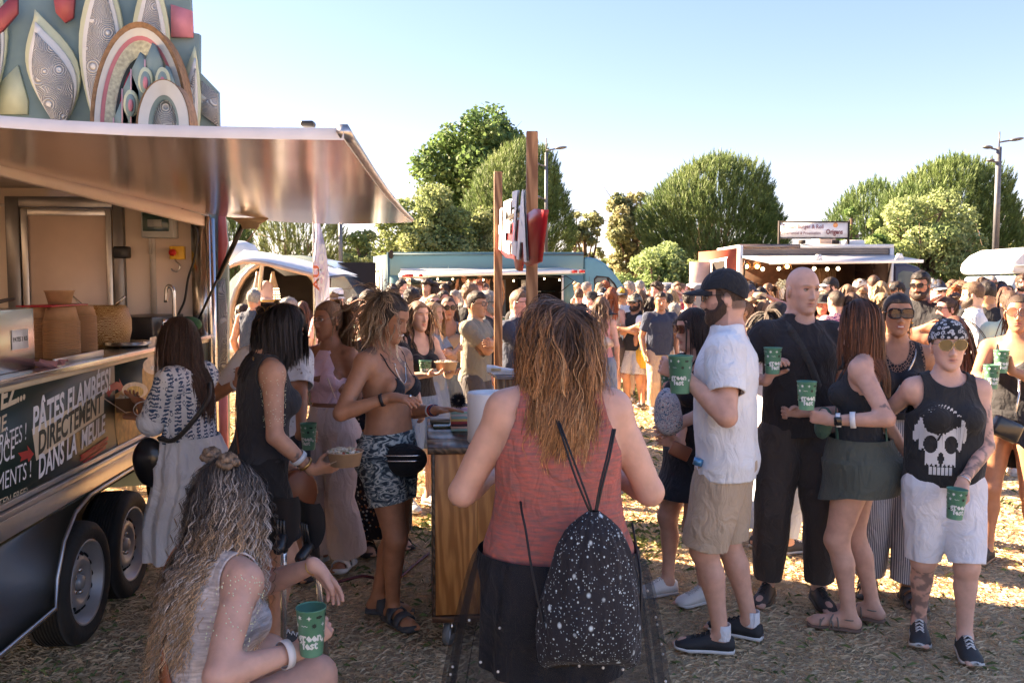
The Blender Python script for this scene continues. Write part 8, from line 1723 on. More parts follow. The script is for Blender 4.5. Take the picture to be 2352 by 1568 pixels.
p.legwear(cloth((.5,.5,.55),'plain','lightshorts'),'shorts',.28,top=.05,loose=.012)
hairshell(p,hl_long(.003,.070,-.03,-.085),(.035,.032,.034),noise=.001);strands(p,6500,.47,(.075,.070,.072),tips=(.62,.43,.26),wid=.0027,part=.0,seed=18,spread=.006,wave=.009,wfreq=17,curl=.007,lenvar=.2,cvar=.42,vol=.024,streak=((.55,.51,.48),.34),clump=5,wind=(-.05,-.25,0),rootw=.021,steps=20)
for sd in(1,-1):
 mb=MB();c=p.hc+p.Rh@(np.array([sd*.062,-.02,.128])*p.hs)
 for k in range(3):mb.tube([c+p.Rh@np.array([(.026-.006*k)*math.cos(t+k),(.026-.006*k)*math.sin(t+k),.009*k-.004+.006*math.sin(3*t)])for t in np.linspace(0,2*math.pi,17)],.0105,7)
 o=mb.me('hair_bun',True);C=np.tile(np.array([.20,.15,.11]),(len(o.vertices),1))*(1+.5*np.random.RandomState(1).randn(len(o.vertices),1)*.6);setcol(o,np.clip(C,.02,1));link('hair_bun',o,hairmat(),p.root)
onbody(p,[(.16,.0,'b'),(.08,.08*p.H,'b'),(-.02,.18*p.H,'b'),(-.10,.28*p.H,'b'),(-.11,.31*p.H,'s'),(-.1,.27*p.H,'f')],mat('strap_tan',(.33,.115,.045),.5),.048,.004,.02,'bag_strap')
mb=MB();mb.tube([p.hc+p.Rh@(np.array([.080+.0,-.008,-.040])+np.array([0,.010*math.cos(t),.010*math.sin(t)]))for t in np.linspace(0,2*math.pi,13)],.0022,6);mb.build('earring',goldm,p.root,True)
band(p,1,.80,mat('bangle_white',(.70,.68,.68),.4),.022,.038,'bangle');band(p,-1,.97,goldm,.004,.027,'bracelet')
mb=MB();rs=np.random.RandomState(6)
for k in range(130):t=.05+.7*rs.rand()**1.3;c=p.S[1]+(p.el[1]-p.S[1])*t;d=nrm(p.el[1]-p.S[1]);x=nrm(np.cross(d,[0,0,1.1]));y=np.cross(d,x);a=rs.rand()*6.28;mb.sphere(c+(x*math.cos(a)+y*math.sin(a))*(.066-.012*t),.0022,5,3)
tag(mb.build('body_glitter',mat('glitter',(.80,.86,.62),.15),p.root),kind='stuff')
cup(W(716,1500,2.40),'green festival cup held low in front by the seated woman with wavy hair',face=175,r=.040,h=.135,hi=True)
stool=empty('low_stool',p.wor((0,-.02,0)),'low folding stool under the seated woman','stool');mb=MB();mb.box((0,0,.255),(.34,.30,.03));mb.build('stool_seat',blackc,stool,bevel=.01)
for x in(-.14,.14):
 for y in(-.12,.12):mb=MB();mb.tube([(x,y,0),(x*.9,y*.9,.245)],.012,6);mb.build('leg',alu,stool)
crb=mat('crutch_black',(.022,.023,.026),.38,coat=.2);cra=mat('crutch_alu',(.65,.66,.68),.25,metal=.9)
def crutch(cuff,hand,foot,lab,face):
 o=empty('forearm_crutch',foot,lab,'crutch','pair of forearm crutches');L_=np.array(o.location);c,h_,f=[np.array(q)-L_ for q in(cuff,hand,foot)]
 ax=nrm(c-f);mb=MB();hp=f+ax*np.dot(h_-f,ax);mb.tube([f+ax*.03,hp],.011,10);mb.build('shaft',cra,o,True);mb=MB();mb.tube([f,f+ax*.05],[.017,.013],10);mb.build('rubber_foot',crb,o,True)
 mb=MB();mb.tube([hp-ax*.08,hp,c-ax*.02],[.016,.018,.012],10);mb.build('upper_shaft',crb,o,True)
 x=nrm(np.cross(ax,face));n_=np.cross(x,ax)
 for k in(-1,0,1):
  mb=MB();mb.tube([c-ax*.12+x*k*.013-n_*.034+ax*0,c+ax*.015+x*k*.010-n_*.040,],.005,6);mb.build('cuff_rib',crb,o,True)
 V=[];rr_,m_=13,14
 for i in range(rr_+1):
  t=i/rr_;wmax=1.35*(1-(abs(t-.62)/.75)**2.2);
  for j in range(m_+1):a=(j/m_*2-1)*wmax;r_=.050;V.append(c+ax*(-.105+.20*t)+x*r_*math.sin(a)*1.15+n_*(r_*(1-math.cos(a))*.9-.03))
 V=np.array(V);w1=m_+1;F=[(i*w1+j,i*w1+j+1,(i+1)*w1+j+1,(i+1)*w1+j)for i in range(rr_)for j in range(m_)];mb=MB();mb.add(np.concatenate([V,V+n_*.004]),F+[tuple(len(V)+q for q in g[::-1])for g in F]);mb.build('cuff',crb,o,True)
 mb=MB();g=nrm(h_-hp);mb.tube([hp-g*.01,hp+g*.03,hp+g*.10,hp+g*.115],[.014,.018,.019,.015],14);mb.build('handgrip',crb,o,True);return o
crutch(W(652,1188,2.95),W(620,1330,2.72),G(650,1660),'left black forearm crutch leaning by the seated woman',np.array([0,1.,0]));crutch(W(716,1195,3.05),W(664,1314,2.92),G(762,1620),'right black forearm crutch under the hanging hand of the seated woman',np.array([.5,1.,0]))
p=Person('woman in black dress and sunglasses close behind the man in white t-shirt',at(1600,432),-112,H=1.575,sex='f',build=1.0,skin=FAIR,head=(4,4,0),rh=dict(w=W(1562,1020,4.45),f=(.5,.7,.2),el=(.6,-.8,-.6),c='relax'),lh=dict(w=W(1560,905,4.9),el=(-.8,-.4,-.8),f=(.2,.6,.6),n=(1,0,0),c='grip'),feet=[(.09,.10,0,6),(-.09,-.02,0,-5)])
p.body();p.eyes();p.tee(blackc,'black_dress_top',sleeve=.10,loose=.006,hem=-.03,neck='scoop');p.skirt(blackc,'black_dress_skirt',top=.03,hemz=.56,r1=.185,ry=.85,folds=5,amp=.012,seed=9);p.shoes((.70,.69,.67),(.66,.64,.62),lace=(.6,.6,.6))
hairshell(p,hl_long(.003,.058),(.028,.017,.013),noise=.001);strands(p,1200,.20,(.03,.018,.014),wid=.004,seed=19,spread=.004,lenvar=.3,vol=.008);strands(p,100,.075,(.035,.02,.015),wid=.003,seed=29,region=lambda q:(q[:,1]>.05)&(q[:,2]>.05),name='fringe',spread=.004)
p.glasses((.12,.04,.02),(.10,.035,.015),'square',.029,alpha=.85)
cup_in(p,-1,'green cup behind the full cup of the man in the white t-shirt',face=180,r=.04,h=.13)
fbag=empty('flowered_bag',W(1540,1000,4.3),'quilted flowered shoulder bag at the side of the woman in the black dress','bag');F_=Field();c=np.array(W(1533,935,4.35));F_.ell(c+np.array([0,0,-.01]),(.065,.08,.11));F_.ell(c+np.array([.01,0,-.07]),(.075,.08,.07));V,Q=F_.mesh(.010);V+=.012*noise3(V,4,26)[:,None];link('bag_body',mdata('bag_body',V-np.array(fbag.location),Q,True),cloth((.42,.42,.42),'paisley'),fbag);fbag.location.z+=.19*0
mb=MB();mb.box(W(1562,1035,4.2),(.10,.03,.07),rot('y',25));tag(mb.build('wallet',brn,None,bevel=.006),'brown leather wallet held against the flowered bag','wallet')
p=Person('bearded man in black cap, white t-shirt and beige shorts holding a full cup',at(1672,497),-72,H=1.765,sex='m',build=1.10,skin=FAIR,head=(-8,3,0),lean=(0,0),belly=.02,lh=dict(w=W(1572,862,3.85),el=(-.5,-.9,-1),f=(.1,.9,.35),n=(.9,-.1,0),c='grip'),rh=dict(t=(.25,.22,1.0),el=(.6,-1,-.5)),feet=[(.10,-.12,0,14),(-.11,.0,0,-8)],face=dict(stubble=.55,scalp=(.14,.09,.07)))
p9=p;p.body();p.eyes();p.tee(whitec,'tshirt',sleeve=.195,hem=-.045,loose=.022,sl=.024,wr=.015,nr=.074,box=.96);p.legwear(cloth((.47,.37,.27),'plain','beigeshort'),'shorts',.50,top=.03,loose=.020,wid=.015,wr=.010)
hairshell(p,hl_short(.006,.003,.060,-.055),(.05,.033,.028));tufts(p,(.05,.033,.028),260,.012);hairshell(p,beardfn(.007),(.05,.03,.022),name='beard');cap(p,cloth((.018,.02,.024),'plain','capblack'),peak=.085);p.glasses((.02,.02,.02),(.02,.02,.02),'square',.026)
p.shoes((.022,.024,.028),(.66,.66,.66),lace=(.02,.02,.02))
for sd in(1,-1):mb=MB();A=p.an[sd];mb.lathe([(.040,-.035),(.038,.0),(.037,.035),(.034,.035),(.035,-.035),(.040,-.035)],20,A+np.array([0,-.008,.012]));mb.build('sock',cloth((.68,.68,.70),'hstripe',c2=(.60,.60,.62),sc=6),p.root,True)
cup(W(1562,902,3.82),'large green festival cup full of dark beer held by the man in the white t-shirt',face=200,r=.052,h=.165,liquid=darkd,full=.55)
mb=MB();mb.tube([W(1601,1068,3.88),W(1606,1052,3.88)],.022,12);o=mb.build('can',mat('can_blue',(.10,.28,.50),.3,metal=.5),None,True);tag(o,'small blue tin sticking out of the beige shorts pocket','tin')
p=Person('tall bald man in black t-shirt and dark trousers with a strap across his chest',at(1838,432),172,H=1.80,sex='m',build=1.0,skin=FAIR,head=(-8,4,0),rh=dict(w=W(1762,872,4.45),el=(.9,-.7,-.9),f=(-.25,.25,.9),n=(-.55,.6,.1),c='grip'),lh=dict(t=(-.30,.08,.86),el=(-.5,-1,-.3)),feet=[(.14,-.02,0,38),(-.10,.08,0,10)],face=dict(stubble=.12,brow=(.22,.13,.09)))
p10=p;p.body();p.eyes(iris=(.06,.07,.07));p.tee(cloth((.028,.026,.028),'plain','tee10'),'tshirt',sleeve=.19,hem=-.01,loose=.006,sl=.014,wr=.013,box=.92,nr=.085);p.legwear(cloth((.060,.050,.045),'plain','linen'),'linen_trousers',.96,top=.05,loose=.014,wid=.006,taper=.1,wr=.014);p.shoes((.055,.045,.04),(.04,.035,.03),lace=(.03,.03,.03))
onbody(p,[(.16,.05*p.H,'b'),(.05,.2*p.H,'b'),(.09,.30*p.H,'b'),(.095,.322*p.H,'s'),(.085,.30*p.H,'f'),(.02,.22*p.H,'f'),(-.07,.12*p.H,'f'),(-.15,.05*p.H,'f')],cloth((.045,.042,.04),'plain','strap10'),.038,.004,.022,'bag_strap')
cup(W(1774,858,4.32),'green cup of pale beer held up by the bald man',face=170,r=.042,h=.13,liquid=beer,full=.85)
p.eyes
p=Person('woman with straight auburn hair in black top and olive green skort holding a green cup',at(1985,470),-62,H=1.63,sex='f',build=1.08,skin=FAIR,head=(-14,2,0),lh=dict(w=W(1908,965,4.05),el=(-.5,-1,-.9),f=(.2,.95,.12),n=(.95,-.1,.0),c='grip'),rh=dict(t=(.12,.30,1.02),el=(.6,-.8,-.8),c='grip'),feet=[(.09,-.07,0,6),(-.10,.02,0,-5)])
p11=p;p.body(tattoo=lambda V,p=p:np.where(np.linalg.norm(V-p.el[-1]-np.array([-.03,-.0,.06]),axis=1)<.035,1.,0)*(noise3(V,3,110)>.2));p.eyes();tank(p,cloth((.028,.030,.034),'plain','top11'),'tank_top',nr=.110,ah=.090,hem=.02,off=.006,neck=lambda q,V,p=p:np.where(q[:,1]>0,np.linalg.norm((q-np.array([0,.06,.335*p.H]))*np.array([1.1,.6,.6]),axis=1)-.10,np.where(np.abs(q[:,0])>.0,.21*p.H-q[:,2]+.0,.21*p.H-q[:,2])))
for sd in(1,-1):onbody(p,[(sd*.075,.20*p.H,'b'),(sd*.085,.27*p.H,'b'),(sd*.092,.318*p.H,'s'),(sd*.085,.28*p.H,'f'),(sd*.07,.24*p.H,'f')],cloth((.028,.030,.034),'plain','top11'),.016,.003,.006,'top_strap')
olive=cloth((.085,.095,.080),'plain','olive');p.skirt(olive,'skort',top=.075,hemz=.66,r1=.19,ry=.88,folds=4,amp=.010,seed=10,asym=lambda th:-.05*np.clip(np.sin(th*1.0+.3),-.2,1))
p.shoes((.20,.17,.14),kind='strappy');hairshell(p,hl_long(.003),(.055,.028,.02),noise=.001);strands(p,2400,.31,(.075,.035,.022),tips=(.17,.065,.03),wid=.0042,part=.02,seed=20,spread=.003,wave=.002,wfreq=6,cvar=.35,lenvar=.10,vol=.014,streak=((.26,.10,.045),.15))
gstr=cloth((.075,.16,.11),'plain','greenstrap');onbody(p,[(-.10,.02*p.H,'b'),(.02,.16*p.H,'b'),(.085,.29*p.H,'b'),(.09,.322*p.H,'s'),(.07,.28*p.H,'f'),(-.02,.17*p.H,'f'),(-.11,.07*p.H,'f')],gstr,.024,.004,.014,'green_strap')
gb=empty('green_belt_bag',W(1893,990,4.22),'dark green small crossbody bag in front of the auburn haired woman','bag');F_=Field();F_.ell((0,0,.06),(.035,.055,.06));F_.ell((-.01,0,.01),(.035,.05,.05));V,Q=F_.mesh(.01);V+=.005*noise3(V,4,30)[:,None];link('bag_body',mdata('bag_body',V,Q,True),cloth((.05,.10,.075),'plain','gbag'),gb)
band(p,-1,.60,band_w,.024,.036);band(p,-1,.86,band_w,.020,.031,'watch_strap');mb=MB();E,Wr=p.el[-1],p.wr[-1];c=E+(Wr-E)*.86;d=nrm(Wr-E);out=nrm(np.cross(d,[0,0,1.]));out=out if(p.Rz@out)[1]<0 else-out;mb.box(c+out*.034,(.034,.012,.040),np.stack([d,out,np.cross(d,out)],1));mb.build('watch_face',mat('watch_black',(.01,.01,.012),.12),p.root,bevel=.004)
cup(W(1852,940,3.98),'green cup with a lid ball held by the auburn haired woman',face=185,r=.042,h=.13)
p=Person('woman with large dark sunglasses in black lace top and striped trousers',at(2062,425),196,H=1.655,sex='f',build=1.04,skin=TAN,head=(-4,0,0),rh=dict(w=W(2040,950,4.45),el=(.8,-.6,-.7),f=(.3,.9,.1),n=(-.7,.5,0),c='grip'),lh=dict(t=(-.25,.10,.85)),feet=[(.11,.0,0,8),(-.08,.10,0,-12)],face=dict(lips=(.40,.12,.11)))
p12=p;p.body();tank(p,blackc,'black_top',nr=.105,ah=.084,hem=.06,off=.006);tank(p,cloth((.30,.17,.12),'lace',c2=(.015,.015,.018)),'lace_yoke',nr=.078,ah=.075,hem=.225,off=.005)
p.legwear(cloth((.16,.17,.20),'stripe',c2=(.62,.60,.62),sc=2.3),'striped_trousers',.96,top=.10,loose=.020,wid=.016,wr=.007);p.tight(mat('belt_black',(.012,.012,.012),.4),'belt',lambda q,V,p=p:np.minimum(q[:,2]-.085*p.H,.108*p.H-q[:,2]),off=.026);p.shoes((.07,.06,.055),kind='slide')
hairshell(p,hl_long(.003,.068),(.028,.018,.014),zs=.2);strands(p,500,.30,(.03,.02,.016),tie=(0,-.10,.03),wid=.004,seed=21,spread=.004);p.glasses((.05,.02,.02),(.015,.012,.012),'cat',.0295,alpha=.93,fr=.0035)
mb=MB();mb.tube([p.hc+p.Rh@(np.array([x,.089-.35*x*x*16,-.0622+abs(x)*.10])*p.hs)for x in np.linspace(-.014,.014,7)],.0030,6);mb.build('teeth',t_,p.root,True)
for sd in(1,-1):mb=MB();mb.sphere(p.hc+p.Rh@(np.array([sd*.078,-.004,-.042])*p.hs),.007,8,6);mb.build('earring',goldm,p.root,True)
onbody(p,[(-.15,.03*p.H,'b'),(-.02,.2*p.H,'b'),(-.085,.31*p.H,'s'),(-.08,.28*p.H,'f'),(.0,.18*p.H,'f'),(.10,.06*p.H,'f')],mat('chain_strap',(.45,.44,.43),.3,metal=.8,var=.6,scale=120),.010,.005,.014,'chain_strap')
p=Person('short haired woman in black bandana, round sunglasses and black sleeveless skull shirt',at(2182,500),188,H=1.525,sex='f',build=1.08,skin=PINK,head=(4,0,2),lh=dict(w=W(2212,1105,3.82),el=(-1,-.5,-.2),f=(.35,.12,-.9),n=(.3,.7,.2),c='relax'),rh=dict(t=(.10,-.20,.85),el=(.8,-1,-.4)),feet=[(.06,-.10,0,14),(-.09,.07,0,6)],face=dict(lips=(.42,.20,.17)))
def tat13(V,p=p):a=np.linalg.norm(V-p.S[-1],axis=1);t=((V-p.S[-1])@nrm(p.el[-1]-p.S[-1]));q=p.armt(V,-1);m=(q>.03)&(q<.48)&(V[:,1]>p.el[-1][1]-.1);n_=np.abs(noise3(V,7,55))<.075;n2=(q>.36)&(q<.46)&(noise3(V,9,130)>-.1);lg=(np.linalg.norm((V-(p.kn[1]+p.an[1])/2)*np.array([1,1,.45]),axis=1)<.10)&(noise3(V,12,90)>0);return np.where(m&n_,.85,0)+np.where(m&n2,.7,0)+np.where(lg,.8,0)
p13=p;p.body(tattoo=tat13);tee13=p.tee(cloth((.026,.027,.029),'plain','tee13'),'sleeveless_shirt',sleeve=-.085,hem=.0,loose=.020,wr=.007,nr=.084,box=.95,off=.012)
p.legwear(cloth((.70,.70,.74),'plain','whiteshort'),'ripped_shorts',.50,top=.04,loose=.010,wid=.014,wr=.010);p.shoes((.04,.042,.045),(.60,.58,.56),lace=(.68,.68,.68))
hairshell(p,hl_short(.006,.004,.05,-.055),(.11,.08,.06));tufts(p,(.11,.08,.06),300,.022);bnd=hairshell(p,lambda q:np.where(q[:,2]>.040-.035*np.clip((.05-q[:,1])/.12,0,1),.013,-.02),(.02,.022,.026),name='bandana',noise=.003,nf=25,cvar=.1);bnd.data.materials.clear();bnd.data.materials.append(cloth((.02,.022,.026),'leopard',c2=(.5,.5,.5),sc=1.5))
p.glasses((.10,.075,.03),(.55,.42,.2),'aviator',.0285,alpha=.95,metal=1,fr=.0016)
sk=mat('print_pale',(.62,.62,.62),.7,var=.1)
def skull():
 V=[];F=[]
 def poly(P):F.append(tuple(range(len(V),len(V)+len(P))));V.extend([(a,b,0)for a,b in P])
 def seg(xa,xb,ya,yb):poly([(xa,ya),(xb,ya),(xb,yb),(xa,yb)])
 n_=44
 for i in range(n_):
  x0,x1=-.5+i/n_,-.5+(i+1)/n_;xm=(x0+x1)/2;top=.5*math.sqrt(max(0,1-(xm/.5)**2))+.02*math.sin(i*2.1);bot=-.02-.12*(abs(xm)<.42)-.22*(abs(xm)<.30)-.02*math.sin(i*1.7);cuts=[(bot,top)]
  for(cx,cy,rx,ry)in((-.20,-.06,.135,.13),(.20,-.06,.135,.13),(0,-.26,.06,.09)):
   if abs(xm-cx)<rx:
    h_=ry*math.sqrt(1-((xm-cx)/rx)**2);new=[]
    for a,b in cuts:
     if b<=cy-h_ or a>=cy+h_:new.append((a,b));continue
     if a<cy-h_:new.append((a,cy-h_))
     if b>cy+h_:new.append((cy+h_,b))
    cuts=new
  for a,b in cuts:
   if b-a>.01:seg(x0,x1+.001,a,b)
 for i in range(6):x=-.22+i*.078;seg(x,x+.06,-.50,-.385)
 return np.array(V),F
printon(p,'',sk,.055,.145*p.H,.21,.32,.004,geo=skull(),on=tee13,name='skull_print')
blk2=mat('print_tree_black',(.02,.021,.023),.8);V=[];F=[]
def br_(x,y,a,L,w_,d):
 x2,y2=x+L*math.cos(a),y+L*math.sin(a);px,py=-math.sin(a)*w_,math.cos(a)*w_;F.append(tuple(range(len(V),len(V)+4)));V.extend([(x-px,y-py,0),(x+px,y+py,0),(x2+px*.6,y2+py*.6,0),(x2-px*.6,y2-py*.6,0)])
 if d:br_(x2,y2,a+.45,L*.72,w_*.6,d-1);br_(x2,y2,a-.5,L*.7,w_*.6,d-1)
br_(.10,-.0,1.35,.16,.014,4);printon(p,'',blk2,.045,.185*p.H,.15,.13,.007,geo=(np.array(V),F),on=tee13,name='tree_print')
cup(W(2192,1190,3.72),'green festival cup dangling upright from the tattooed hand of the skull shirt woman',face=185,r=.040,h=.13,tilt=(0,4));band(p,-1,.97,silv,.006,.027,'bracelet')
for sd in(1,-1):mb=MB();mb.lathe([(.036,-.04),(.036,.0),(.033,0),(.033,-.04),(.036,-.04)],20,p.an[sd]);mb.build('sock',whitec,p.root,True)
for k,(x,h_,w_)in enumerate(((-.07,-.17,.05),(-.05,-.20,.06),(.10,-.12,.04))):
 mb=MB();q=W((2140,2150,2118)[k],(1135,1160,1120)[k],3.80)
mb=MB();mb.sphere(p.hc+p.Rh@(np.array([-.078,-.004,-.038])*p.hs),.004,8,6);mb.build('earring',silv,p.root,True)
p=Person('sunlit woman in black strappy dress with chain bag at the right edge holding a cup',at(2342,378),222,H=1.64,sex='f',build=1.14,skin=TAN,head=(-10,-2,0),lh=dict(w=W(2322,850,5.0),el=(-.9,-.3,-1),f=(.2,.3,.9),n=(.5,.8,0),c='grip'),rh=dict(w=W(2262,880,5.0),el=(.9,-.5,-.9),f=(-.3,.3,.85),n=(-.5,.7,0),c='grip'),feet=[(.10,.12,0,8),(-.12,-.06,0,-8)],face=dict(lips=(.4,.12,.1)))
p14=p;p.body();tank(p,blackc,'black_dress_top',nr=.115,ah=.105,hem=.02,off=.006);p.skirt(blackc,'wrap_skirt',top=.07,hemz=.62,r1=.21,ry=.85,folds=5,amp=.02,seed=13,asym=lambda th:.22*np.clip(np.cos(th-.9),-.4,1));p.shoes((.02,.02,.022),(.3,.2,.12),kind='sneaker')
hairshell(p,hl_long(.003,.07),(.05,.03,.02),noise=.001);strands(p,700,.3,(.06,.035,.024),tie=(0,-.1,.03),wid=.004,seed=22,spread=.004);p.glasses((.25,.10,.06),(.6,.5,.45),'round',.030,alpha=.9,metal=1,fr=.0015)
cup_in(p,1,'green fest cup raised in front of the sunlit woman at the right edge',face=185,r=.042,h=.135);cup_in(p,-1,'second green cup held at the very right edge of the picture',face=185,r=.040,h=.13,liquid=beer)
bg_=empty('black_chain_bag',W(2310,985,5.0),'small black handbag on a silver chain at the hip of the sunlit woman','bag');mb=MB();mb.box((0,0,0),(.17,.07,.12),rot('y',25));mb.build('bag_body',bagb,bg_,bevel=.02);mb=MB();mb.tube([(.05,0,.07),(.10,.05,.2),(.12,.10,.33)],.006,6);mb.build('chain',silv,bg_,True)
SK={'f':(.50,.30,.22),'t':(.38,.20,.125),'m':(.44,.25,.17),'p':(.56,.34,.27),'d':(.20,.10,.06)}
HC={'k':(.018,.013,.012),'d':(.035,.022,.015),'b':(.075,.042,.026),'l':(.16,.095,.055),'y':(.34,.23,.12),'g':(.22,.21,.20),'r':(.22,.065,.022),'w':(.45,.43,.40),'a':(.12,.05,.028)}
CC={'k':(.022,.022,.025),'w':(.70,.71,.74),'n':(.035,.045,.075),'b':(.42,.52,.62),'g':(.52,.60,.46),'p':(.68,.36,.36),'o':(.20,.19,.15),'e':(.22,.25,.28),'y':(.60,.32,.04),'r':(.50,.03,.05),'m':(.28,.17,.17),'t':(.47,.35,.24),'j':(.16,.22,.32),'c':(.55,.48,.40),'v':(.55,.05,.30),'d':(.07,.065,.07),'l':(.50,.58,.68)}
def arms(pose,H):
 c=.0
 if pose=='crossed':return dict(t=(-.11,.20,.715*H),el=(1,.0,-.6),f=(-1,.1,.1),n=(0,-1,0)),dict(t=(.13,.235,.70*H),el=(-1,.0,-.6),f=(1,-.0,.1),n=(0,-1,0))
 if pose=='cup':return dict(t=(.15,.27,.70*H),el=(.7,-.7,-.6),f=(-.3,.9,.1),n=(-.8,-.2,0),c='grip'),None
 if pose=='bowl':return dict(t=(.10,.30,.66*H),el=(.7,-.7,-.6),f=(-.3,.9,.1),n=(0,.0,1),c='under'),dict(t=(-.10,.28,.66*H),el=(-.7,-.7,-.6),f=(.3,.9,0),n=(0,0,1),c='under')
 if pose=='head':return dict(t=(.11,.10,.965*H),el=(1,.5,.2),f=(-.9,.1,.4),n=(0,-.4,-1),c='flat'),None
 if pose=='lhead':return None,dict(t=(-.12,.12,.955*H),el=(-1,.5,.1),f=(.9,.1,.3),n=(0,-.4,-1),c='flat')
 if pose=='point':return dict(t=(.3,.3,.80*H),el=(1,0,-1)),dict(t=(-.05,.52,.835*H),el=(-1,0,-.6),f=(.3,1,.1),n=(0,0,-1),c='point')
 if pose=='hip':return dict(t=(.19,.06,.56*H),el=(1,-.5,0),f=(-.6,.4,-.6)),None
 return None,None
CROWD=[]
def folk(u,v,P,a,sex,hair,top,bot,label,pose='down',skin='m',head=(0,0,0),build=1.0,hat=None,sg=None,beard=None,det=False,group='festival crowd in front of the food trucks',long_=None,extra=None):
 H=min(1.90,max(1.35,1.68-(v-655)/P-(.012 if not hat else .02)));rh,lh=arms(pose,H);hk,hcol=hair[0],HC[hair[1]];rs=np.random.RandomState(int(u)*7+int(v))
 j=rs.rand()*10;p=Person(label,at(u,P),a,H=H,sex=sex,build=build,skin=tuple(c*(.92+.16*rs.rand())for c in SK[skin]),head=head,rh=rh,lh=lh,feet=[(.10,.03*rs.rand(),0,12),(-.10,-.05*rs.rand(),0,-12)],lod=1 if P>150 else 1.45,det=det,group=group,face=dict(stubble=.3 if sex=='m' else 0,scalp=[c*1.2 for c in hcol]if hk=='buzz' else None))
 p.body();tk,tc_=top[0],CC[top[1]];pat={'L':('leopard',(.03,.03,.03)),'F':('floral',(.4,.1,.2)),'S':('hstripe',(.6,.6,.6)),'V':('leopard',(.20,.03,.18)),'P':('plaid',(.7,.45,.05))}
 m=cloth(tc_,'plain','crowd')if len(top)<3 else cloth(tc_,pat[top[2]][0],c2=pat[top[2]][1])
 if tk=='t':p.tee(m,'tshirt',sleeve=.18,hem=-.02,loose=.012,wr=.008)
 elif tk=='l':p.tee(m,'shirt',sleeve=.49,hem=-.03,loose=.016,sl=.016,wr=.010)
 elif tk=='s':p.tee(m,'sleeveless_top',sleeve=-.08,hem=.0,loose=.010,wr=.006)
 elif tk=='k':tank(p,m,'tank_top')
 bk,bc=bot[0],CC[bot[1]];mb_=cloth(bc,'plain','crowd')if len(bot)<3 else cloth(bc,{'D':'diamond','P':'plaid','F':'floral'}[bot[2]],c2=(.03,.03,.03)if bot[2]!='P' else(.70,.42,.04))
 if bk=='s':p.legwear(mb_,'shorts',.46,top=.04,loose=.016)
 elif bk=='t':p.legwear(mb_,'trousers',.96,top=.05,loose=.014)
 elif bk=='k':p.skirt(mb_,'skirt',top=.08,hemz=.55,r1=.20,folds=6,amp=.015,n=40)
 p.shoes((.06,.06,.06)if rs.rand()<.5 else(.6,.6,.58),(.6,.6,.58))
 if hk=='short':hairshell(p,hl_short(.014,.006),hcol,noise=.005,nf=90);tufts(p,hcol,420 if det else 230,.034,int(u),wid=.003 if det else .006)
 elif hk=='curly':hairshell(p,hl_short(.030,.014),hcol,noise=.008,nf=110,zs=1);tufts(p,hcol,380,.06,int(u),wid=.007)
 elif hk=='buzz':hairshell(p,hl_short(.004,.002,.05),hcol,noise=.001)
 elif hk=='long':hairshell(p,hl_long(.005),hcol,noise=.002);strands(p,420,long_ or .36,hcol,tips=[min(1,c*1.7+.01)for c in hcol],wid=.010,seed=int(u),spread=.006,vol=.014,clump=5,steps=10)
 elif hk=='wavy':hairshell(p,hl_long(.005),hcol,noise=.002);strands(p,480,long_ or .36,hcol,tips=[min(1,c*2.0+.01)for c in hcol],wid=.009,seed=int(u),spread=.01,vol=.03,wave=.012,wfreq=9,clump=5,steps=10)
 elif hk in('pony','bun'):
  hairshell(p,hl_long(.004),hcol,noise=.002,nf=90)
  if hk=='bun':strands(p,260,.17,hcol,tips=[min(1,c*1.5+.01)for c in hcol],tie=(0,-.075,.10),wid=.008,seed=int(u),spread=.004,steps=8)
  if hk=='pony':strands(p,260,.42,hcol,tips=[min(1,c*1.7+.01)for c in hcol],tie=(0,-.105,.05),wid=.009,seed=int(u),spread=.006,steps=10)
  else:
   mb=MB();c=p.hc+p.Rh@np.array([0,-.075,.115]);mb.sphere(c,(.042,.042,.038),12,8);mb.tube([c+np.array([.036*math.cos(t),.036*math.sin(t),.01*math.sin(2*t)])for t in np.linspace(0,6.5,14)],.015,6);me=mb.me('hair_bun',True);setcol(me,np.tile(np.array(hcol)*1.3,(len(me.vertices),1)));link('hair_bun',me,hairmat(),p.root)
 if beard:hairshell(p,beardfn(.012 if beard=='full' else .006),HC['d']if hair[1]not in 'gw' else HC['g'],name='beard',h=.008)
 if hat:k,c=hat[0],CC[hat[1]];hm=cloth(c,'plain','hat');cap(p,hm,cloth(CC[hat[2]],'plain','hat')if len(hat)>2 else None,back=k=='b')if k in 'cb' else sunhat(p,hm if hat[1]!='c' else mat('straw',(.50,.36,.20),.8,bump=.5),r=.155 if k=='s' else .115)
 if sg:p.glasses((.02,.015,.015)if sg!='c' else(.3,.3,.3),(.02,.02,.02),'round' if sex=='f' else 'square',.027 if sex=='f' else .0245,alpha=.93 if sg!='c' else .25,name='sunglasses' if sg!='c' else 'glasses',fr=.003)
 CROWD.append(p);return p
L_='group near the silver trailer'
G1='people in front of the silver trailer';G2='people in front of the blue truck';G3='people beside the blue truck cab';G4='people in front of the burger truck';G5='people at the right of the crowd'
def F_(u,v,P,a,sex,hk,hc,top,bot,label,**k):return folk(u,v,P,a,sex,(hk,hc),top,bot,label,**k)
F_(582,662,190,8,'m','short','g','sn','tj','grey haired man in dark sleeveless shirt seen from behind at the silver trailer',skin='t',group=G1,build=1.05)
F_(555,694,185,70,'f','wavy','d','km','kd','curly dark haired woman with sunglasses beside the grey haired man',skin='p',sg=1,group=G1)
F_(664,681,212,-100,'m','short','g','lw','tn','man with white framed sunglasses and white shirt looking left',skin='p',sg='c',beard='short',group=G1)
